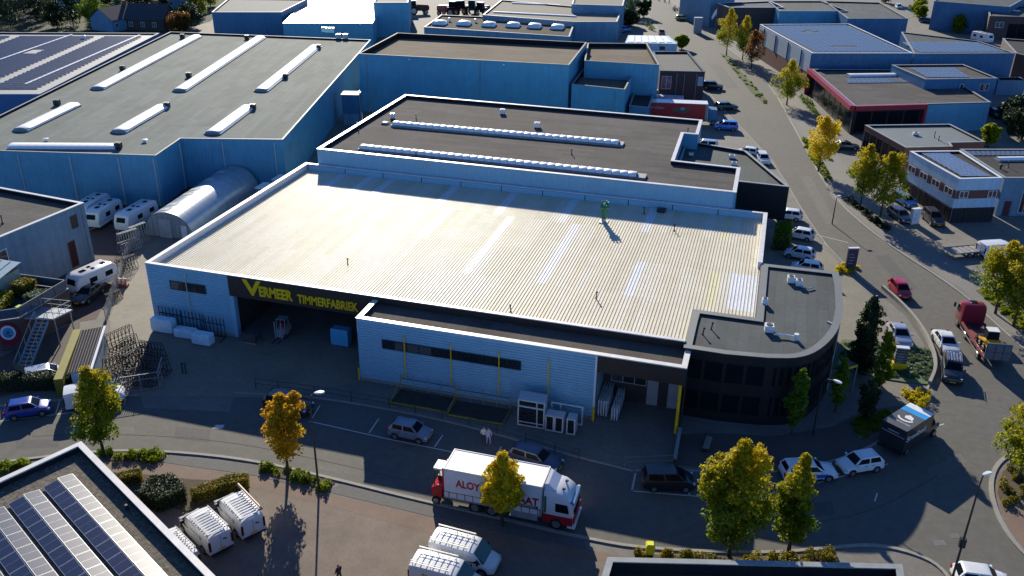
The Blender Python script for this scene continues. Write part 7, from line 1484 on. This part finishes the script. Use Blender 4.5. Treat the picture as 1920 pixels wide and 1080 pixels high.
def crown_pts(kind, W, H, z0, n, seed, clumps=70, fill=.45):
    rng = np.random.default_rng(seed); P = []; N = []
    lob = rng.uniform(0, 2*PI, 5); amp = rng.uniform(.10, .24, 5); fz = rng.uniform(2, 7, 5)
    per = n//clumps
    subs = [(rng.uniform(0, 2*PI), rng.uniform(.12, .80), rng.uniform(.20, .34), rng.uniform(.16, .26)) for _ in range(7)]
    for c in range(clumps):
        if kind != 'column' and c % 5 < 2:      # side boughs that break the outline
            a_, t_, w_, h_ = subs[c % 7]; rm = env(kind, np.array([t_]))[0]*W/2*.78
            q = rng.normal(size=3); q /= np.linalg.norm(q); q *= rng.uniform(.5, 1)
            c0 = np.array([math.cos(a_)*rm+q[0]*w_*W*.8, math.sin(a_)*rm+q[1]*w_*W*.8, z0+(t_+h_*.35)*H+q[2]*h_*H*.75]); cr = W*rng.uniform(.08, .15)
            g = rng.normal(size=(per, 3)); g /= np.linalg.norm(g, axis=1)[:, None]; g *= (cr*rng.uniform(.25, 1, per)**.5)[:, None]
            P.append(c0+g); N.append(g/cr*.6+np.array([math.cos(a_), math.sin(a_), .5])*.6); continue
        t = ((c+rng.uniform(0, 1))/clumps)*.96+.02; th = c*2.399963+rng.uniform(-.5, .5); r = env(kind, np.array([t]))[0]*W/2*.9
        r *= 1+sum(amp[i]*math.sin((i+1)*th+lob[i]+fz[i]*t) for i in range(5))*.8
        rho = max(0, r*(1-fill*rng.uniform(0, 1)**1.3)-W*.07)
        if rng.uniform() < .12: rho *= 1.22
        c0 = np.array([rho*math.cos(th), rho*math.sin(th), z0+t*H]); cr = W*rng.uniform(.13, .22)*(1.1-.5*t)
        g = rng.normal(size=(per, 3)); g /= np.linalg.norm(g, axis=1)[:, None]; g *= (cr*rng.uniform(.25, 1, per)**.5)[:, None]; g[:, 2] *= .85
        P.append(c0+g); o = np.array([math.cos(th), math.sin(th), .5]); N.append(g/cr*.6+o*.6)
    return np.concatenate(P), np.concatenate(N)
TREE_N = [0]
def tree(base, H, W, z0, kind, leaf, label, n=4200, size=.26, group='street trees', lean=(0, 0), name='street_tree', trunk=.14, clumps=150):
    n = int(n*1.5)
    TREE_N[0] += 1; sd = 100+TREE_N[0]; rng = random.Random(sd)
    r = thing(name, label, 'tree', (*base, 0), rng.uniform(0, 6.28), group)
    mb = MB(); top = z0+(H-z0)*.8; pts = [(0, 0, -.05)]; rad = [trunk*1.25]
    for k in range(1, 7): z = top*k/6; pts.append((rng.uniform(-.06, .06)*k, rng.uniform(-.06, .06)*k, z)); rad.append(trunk*(1-.80*k/6))
    mb.tube(pts, rad, 8); mb.build('trunk', M_BARK, r, smooth=50)
    for k in range(9):
        zz = z0+(H-z0)*rng.uniform(.0, .55); a = rng.uniform(0, 6.28); L = W*.36*rng.uniform(.7, 1.1); i = min(5, int(zz/top*6)); p = pts[i]
        b = MB(); m1 = (p[0]+math.cos(a)*L*.5, p[1]+math.sin(a)*L*.5, zz+L*.45); b.tube([(p[0], p[1], zz-.1), m1, (m1[0]+math.cos(a)*L*.4, m1[1]+math.sin(a)*L*.4, zz+L*1.15)], [trunk*.42, trunk*.28, trunk*.08], 6); b.build('limb', M_BARK, r, smooth=50)
    P, N = crown_pts(kind, W, H-z0, z0, n, sd, clumps)
    o = bpy.data.objects.new('crown', leaf_mesh('crown', P, N, size, LEAF[leaf], .45, sd)); COL.objects.link(o); o.parent = r; return r
tree((-49.51, 50.20), 8.5, 3.8, 1.7, 'egg', 'green', 'green street tree hiding a white van at the left', 6500)
tree((-33.66, 52.46), 7.6, 3.5, 2.0, 'oval', 'orange', 'orange-yellow street tree beside the tall street lamp', 6000)
tree((-15.25, 51.68), 6.6, 3.1, 1.9, 'oval', 'yellow', 'bright yellow street tree in front of the white lorry', 5500)
tree((1.45, 53.35), 10.0, 4.5, 1.6, 'egg', 'green', 'large gold-green street tree near the bottom, left of the pair', 9500, .28)
tree((5.62, 54.98), 8.7, 3.4, 1.5, 'cone', 'green', 'pointed gold-green street tree near the bottom, right of the pair', 7500, .26)
tree((23.65, 69.39), 8.6, 4.8, 1.7, 'egg', 'lime', 'green street tree at the right edge by the rounded kerb', 7000)
tree((27.27, 101.57), 8.6, 4.9, 2.2, 'egg', 'green', 'gold-green tree behind the recovery truck, left one', 6500)
tree((28.61, 98.83), 8.0, 4.6, 2.2, 'egg', 'lime', 'gold-green tree behind the recovery truck, right one at the edge', 6000)
tree((17.02, 129.30), 9.4, 4.9, 2.2, 'egg', 'lime', 'gold-green roadside tree outside the white-banded office, right of two', 6500)
tree((14.45, 132.24), 9.4, 4.6, 2.4, 'oval', 'green', 'gold-green roadside tree outside the grey pavilion, left of two', 6000)
tree((8.89, 147.64), 9.0, 4.6, 2.2, 'oval', 'yellow', 'yellow roadside tree on the grass strip', 5500)
tree((3.30, 190.34), 9.0, 5.6, 1.6, 'egg', 'lime', 'broad gold-green tree beside the solar hall, lowest of the row', 5500)
tree((-5.38, 222.48), 9.0, 4.6, 2.0, 'egg', 'rust', 'rust-coloured tree in the row beside the solar hall', 4500)
tree((-7.96, 233.08), 10.5, 4.6, 2.2, 'egg', 'green', 'green tree in the row beside the solar hall, second from the top', 4500)
tree((-12.13, 237.05), 11.5, 5.0, 2.4, 'egg', 'lime', 'tall green tree at the top of the row beside the solar hall', 5000)
tree((12.00, 83.35), 8.5, 2.4, .3, 'column', 'dark', 'dark columnar conifer in the planted bed by the office', 11000, .2, 'conifers by the office', trunk=.1, clumps=220)
tree((13.65, 81.29), 6.0, 1.9, .3, 'oval', 'green', 'slim green tree in the bed below the columnar conifer', 3500, .2, 'conifers by the office', trunk=.09)
tree((9.47, 75.47), 5.6, 1.6, .8, 'oval', 'bright', 'young bright green tree at the office entrance', 2800, .2, 'conifers by the office', trunk=.08)
tree((5.66, 70.51), 6.6, 1.7, .8, 'oval', 'bright', 'young bright green tree in front of the curved dark facade', 3000, .2, 'conifers by the office', trunk=.08)
tree((11.93, 74.61), 4.6, 1.7, .4, 'oval', 'dark', 'small dark tree in deep shade right of the office', 2500, .2, 'conifers by the office', trunk=.08)
# background trees, top left and elsewhere
for i, (px, H, W, kd, lf, lb) in enumerate((((-205.54, 209.45), 11, 9, 'round', 'dark', 'dark rounded tree at the top left corner, leftmost'), ((-204.97, 218.92), 12, 8, 'egg', 'dark', 'dark tree in the top left group, second from the corner'), ((-192.52, 212.47), 7, 6, 'round', 'dark', 'lower dark tree in the top left group'), ((-190.77, 216.72), 12, 7, 'egg', 'dark', 'tall dark tree left of the bright green one'), ((-183.64, 217.54), 8, 8, 'round', 'bright', 'bright lime-green tree standing out among the dark ones'), ((-179.55, 222.71), 7, 6, 'round', 'grey', 'grey-green rounded shrub right of the bright green tree'), ((-174.10, 235.30), 10, 5, 'cone', 'dark', 'dark pointed conifer among the far houses'),
        ((-159.66, 224.60), 6, 8, 'round', 'dark', 'dark bush left of the grey panel-roofed hall'), ((-167.88, 242.70), 7, 6, 'round', 'green', 'olive tree left of the grey panel-roofed hall'), ((-174.73, 259.80), 8, 6, 'round', 'lime', 'yellow-green tree behind the grey panel-roofed hall'), ((-220.76, 222.86), 12, 10, 'round', 'dark', 'big dark tree against the left edge at the top'), ((-213.82, 233.81), 12, 9, 'round', 'dark', 'dark tree between the white house and the corner group'), ((-193.38, 235.19), 9, 8, 'round', 'dark', 'dark tree behind the grey-green shrub'), ((-180.41, 233.95), 8, 7, 'round', 'dark', 'dark shrub tree between the far houses'), ((-157.46, 218.39), 5, 7, 'round', 'rust', 'brownish bush at the back edge of the left hall'), ((-220.68, 231.22), 12, 9, 'round', 'dark', 'dark tree on the very top edge at the left'), ((-210.75, 246.08), 11, 8, 'egg', 'dark', 'dark tree behind the bright green one'),
        ((-44.68, 288.92), 7, 7, 'round', 'grey', 'grey-green tree beside the raised cream-roofed hall'), ((-40.92, 288.21), 5, 4, 'round', 'dark', 'small round dark tree on the far verge'), ((-42.59, 271.56), 4, 6, 'round', 'dark', 'dark shrub beside the cream-roofed hall'), ((41.29, 321.17), 5, 5, 'round', 'green', 'olive tree at the top right yard, left one'), ((41.75, 314.92), 4, 4, 'round', 'lime', 'lighter small tree at the top right yard'), ((45.63, 302.28), 4, 4, 'round', 'bright', 'round clipped green tree between the parked cars, top right'), ((49.31, 292.48), 5, 4, 'round', 'bright', 'round green tree near the far caravan'), ((33.67, 348.01), 8, 6, 'round', 'dark', 'dark tree at the top edge beyond the pale hall'), ((-23.86, 241.46), 3.5, 3, 'round', 'lime', 'small palm-like shrub beside the portable cabin'), ((44.42, 178.40), 6, 6, 'round', 'dark', 'dark tree at the right edge behind the grey pavilion'), ((44.96, 188.59), 5, 6, 'round', 'dark', 'dark shrub at the right edge near the parked cars'), ((37.78, 171.71), 4, 3, 'round', 'lime', 'small yellow-green bush at the end of the grey pavilion'))):
    tree(px, H, W, min(.6, H*.15), kd, lf, lb, 3600, .42, 'background trees', name='background_tree', clumps=90)

def leafy_box(name, label, poly, h, leaf, n, size=.18, cat='hedge', group=None, z0=0.0, core=True, seed=1, round_=False):
    """clipped hedge or low planting: dark core with leaves all over its skin"""
    P = ccw(poly); c = centre(P); r = thing(name, label, cat, (*c, 0), off=True, group=group); rng = np.random.default_rng(seed)
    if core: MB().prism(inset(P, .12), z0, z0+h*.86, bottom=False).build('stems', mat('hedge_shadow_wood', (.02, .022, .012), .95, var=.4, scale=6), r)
    A = Vector(P[0]); tri = []
    for i in range(1, len(P)-1): tri.append((np.array(P[0]), np.array(P[i]), np.array(P[i+1])))
    ar = np.array([abs(np.cross(b-a, c_-a))/2 for a, b, c_ in tri]); pts = []; nr = []
    nt_ = int(n*.55)
    for k in rng.choice(len(tri), nt_, p=ar/ar.sum()):
        a, b, c_ = tri[k]; u, v = rng.uniform(size=2)
        if u+v > 1: u, v = 1-u, 1-v
        p = a+(b-a)*u+(c_-a)*v; pts.append((p[0], p[1], z0+h*(1-abs(rng.normal())*.12)+rng.normal()*h*.05)); nr.append((0, 0, 1))
    per = [(Vector(P[i]), Vector(P[(i+1) % len(P)])) for i in range(len(P))]; ls = np.array([(b-a).length for a, b in per])
    for k in rng.choice(len(per), n-nt_, p=ls/ls.sum()):
        a, b = per[k]; s = rng.uniform(); q = a+(b-a)*s; d = (b-a).normalized(); o = (d.y, -d.x); w = rng.normal()*.07
        pts.append((q.x+o[0]*w, q.y+o[1]*w, z0+rng.uniform(.02, 1)*h)); nr.append((*o, .2))
    off = OFF[r.name]; pp = np.array(pts)-np.array(off)
    o = bpy.data.objects.new('foliage', leaf_mesh('foliage', pp, np.array(nr), size, LEAF[leaf], .5, seed)); COL.objects.link(o); o.parent = r; return r
def shrubs(name, label, poly, count, h, leaf, seed, size=.17, group=None, w=.8, n=130):
    """loose low shrubs growing in a bed: one planting nobody could count"""
    P = ccw(poly); rng = np.random.default_rng(seed); xs = [p[0] for p in P]; ys = [p[1] for p in P]; pts = []; nr = []
    def inside(x, y):
        c = False
        for i in range(len(P)):
            (x1, y1), (x2, y2) = P[i], P[(i+1) % len(P)]
            if (y1 > y) != (y2 > y) and x < (x2-x1)*(y-y1)/(y2-y1)+x1: c = not c
        return c
    m = 0; tries = 0
    while m < count and tries < count*60:
        tries += 1; x, y = rng.uniform(min(xs), max(xs)), rng.uniform(min(ys), max(ys))
        if not inside(x, y): continue
        m += 1; hh = h*rng.uniform(.5, 1.2); ww = w*rng.uniform(.6, 1.2); g = rng.normal(size=(n, 3)); g /= np.linalg.norm(g, axis=1)[:, None]; g *= rng.uniform(.3, 1, n)[:, None]**.5; g[:, 2] = abs(g[:, 2])
        pts.append(np.array([x, y, .05])+g*np.array([ww/2, ww/2, hh])); nr.append(g)
    c = centre(P); pts = np.concatenate(pts)-np.array([c[0], c[1], 0]); o = bpy.data.objects.new(name, leaf_mesh(name, pts, np.concatenate(nr), size, LEAF[leaf], .4, seed)); COL.objects.link(o); o.location = (*c, 0); o['kind'] = 'stuff'; o['label'] = label; o['category'] = 'shrubs'; return o
leafy_box('dark_hedge', 'long dark clipped hedge between the blue hatchback and silver estate', ccw([(-65.6, 55.5), (-58.8, 57.9), (-59.4, 59.0), (-66.1, 56.6)]), 1.5, 'dark', 5000, .16, seed=3)
leafy_box('clipped_hedge', 'bright green clipped hedge block beside the white hatchback', [(2.79, 112.23), (4.77, 112.87), (4.86, 115.67), (2.97, 115.06)], 3.0, 'bright', 4500, .2, seed=4)
leafy_box('low_hedge', 'long orange-green hedge behind the bottom left vans', [(-39.32, 47.55), (-38.47, 47.14), (-36.90, 48.98), (-35.70, 49.83), (-36.17, 50.61), (-37.52, 49.98)], 1.0, 'hedge', 5000, .14, seed=5)
leafy_box('low_hedge', 'dark square hedge block beside the gravel-roofed building', [(-42.79, 45.81), (-40.65, 45.36), (-39.45, 47.18), (-41.41, 48.50), (-42.90, 47.83)], 1.3, 'dark', 5500, .15, seed=6)
leafy_box('low_hedge', 'small olive hedge near the gravel-roofed building', [(-46.35, 47.47), (-45.71, 46.96), (-44.21, 48.13), (-44.89, 48.78)], .9, 'hedge', 2200, .14, seed=7)
SH = ((BEDS[0], 26, .6, 'green', 'olive shrubs in the kerb bed below the green street tree'), (BEDS[1], 30, .6, 'green', 'olive shrubs in the kerb bed below the orange street tree'), (BEDS[2], 60, .8, 'hedge', 'gold shrubs along the kerb bed at the bottom'), (BEDS[3], 12, .6, 'green', 'olive shrubs at the left edge of the kerb'), (BEDS[4], 40, .7, 'hedge', 'gold-green shrubs inside the rounded kerb at the right'),
      ([(10.87, 89.16), (13.82, 90.09), (16.96, 90.25), (19.26, 90.04), (19.12, 86.65), (18.21, 83.73), (16.34, 83.45), (14.39, 83.57), (10.18, 84.39)], 260, .28, 'grey', 'grey-green ground cover filling the planted bed by the office'), ([(11.00, 74.33), (13.90, 76.85), (15.18, 76.79), (13.26, 74.15), (11.33, 71.67)], 60, .4, 'bright', 'low green ground cover beside the box van'),
      ([(10.18, 109.39), (11.99, 110.81), (13.32, 109.56), (12.48, 107.66), (10.62, 107.55)], 20, .6, 'yellow', 'yellow-green shrubs at the foot of the dark pillar sign'), ([(-13.89, 239.24), (-12.13, 237.05), (-0.44, 192.25), (-0.77, 189.39), (-3.95, 198.23)], 30, .3, 'green', 'grassy growth under the row of trees'), ([(6.01, 165.49), (7.11, 167.27), (10.94, 144.73), (9.72, 143.52)], 50, .45, 'lime', 'rough grass in the roadside strip'), ([(12.07, 135.67), (13.03, 136.95), (18.22, 124.87), (17.43, 123.41)], 40, .5, 'dark', 'dark low shrubs along the roadside below the two trees'), ([(26.16, 107.35), (27.50, 108.54), (31.62, 98.13), (30.68, 93.63)], 60, .35, 'lime', 'grass verge behind the recovery truck'), ([(5.33, 198.99), (6.74, 200.45), (9.96, 184.79), (8.74, 183.12)], 16, .9, 'bright', 'clipped green mounds beside the crimson showroom'),
      ([(-39.30, 275.66), (-37.76, 279.17), (-33.86, 267.35), (-34.82, 263.41)], 10, 1.6, 'bright', 'lime-green shrubs on the far verge'), ([(-42.04, 325.44), (-33.88, 304.04), (-27.90, 293.08), (-29.15, 296.90), (-39.77, 326.31)], 10, 1.2, 'dark', 'shrubs along the far right kerb'), ([(15.14, 80.76), (18.27, 81.24), (17.62, 79.59), (15.48, 79.22)], 12, .7, 'yellow', 'gold shrubs at the corner of the planted bed'), ([(16.66, 79.30), (17.65, 79.89), (17.36, 78.48), (16.68, 78.08)], 6, .7, 'yellow', 'small yellow shrub behind the box van'), ([(3.60, 191.34), (11.20, 154.85), (10.14, 152.99)], 6, .4, 'green', 'sparse weeds along the kerb'))
for i, (pl, ct, hh, lf, lb) in enumerate(SH): shrubs('shrubs', lb, pl, ct, hh, lf, 40+i)
tsh = [(-83.5, 62.6), (-71.5, 63.2), (-71.5, 65.0), (-83.5, 64.6)]
leafy_box('terrace_planter', 'gold-green planting on the roof terrace at the left edge', [(-77.5, 62.6), (-71.0, 63.0), (-72.3, 66.2), (-77.5, 66.0)], 1.1, 'lime', 3000, .2, cat='planter', z0=TZ, seed=21)
leafy_box('terrace_planter', 'round golden shrub against the conservatory on the terrace', [(-73.3, 67.0), (-71.7, 67.2), (-71.6, 68.8), (-73.2, 68.8)], 1.4, 'hedge', 1800, .2, cat='planter', z0=TZ, seed=22)
leafy_box('terrace_planter', 'pale shrub at the terrace edge near the caravan', [(-70.9, 66.0), (-69.5, 66.1), (-69.5, 68.0), (-70.9, 67.9)], .9, 'grey', 1200, .18, cat='planter', z0=TZ, seed=23)
ltr = MB(); ltr.box(-.5, .5, -.3, .3, 0, .5); o = ltr.build('terrace_cushion', mat('lime_fabric', (.35, .55, .02), .7)); o.location = (-69.9, 64.6, TZ); single(o, 'lime green cushion box on the roof terrace', 'cushion')
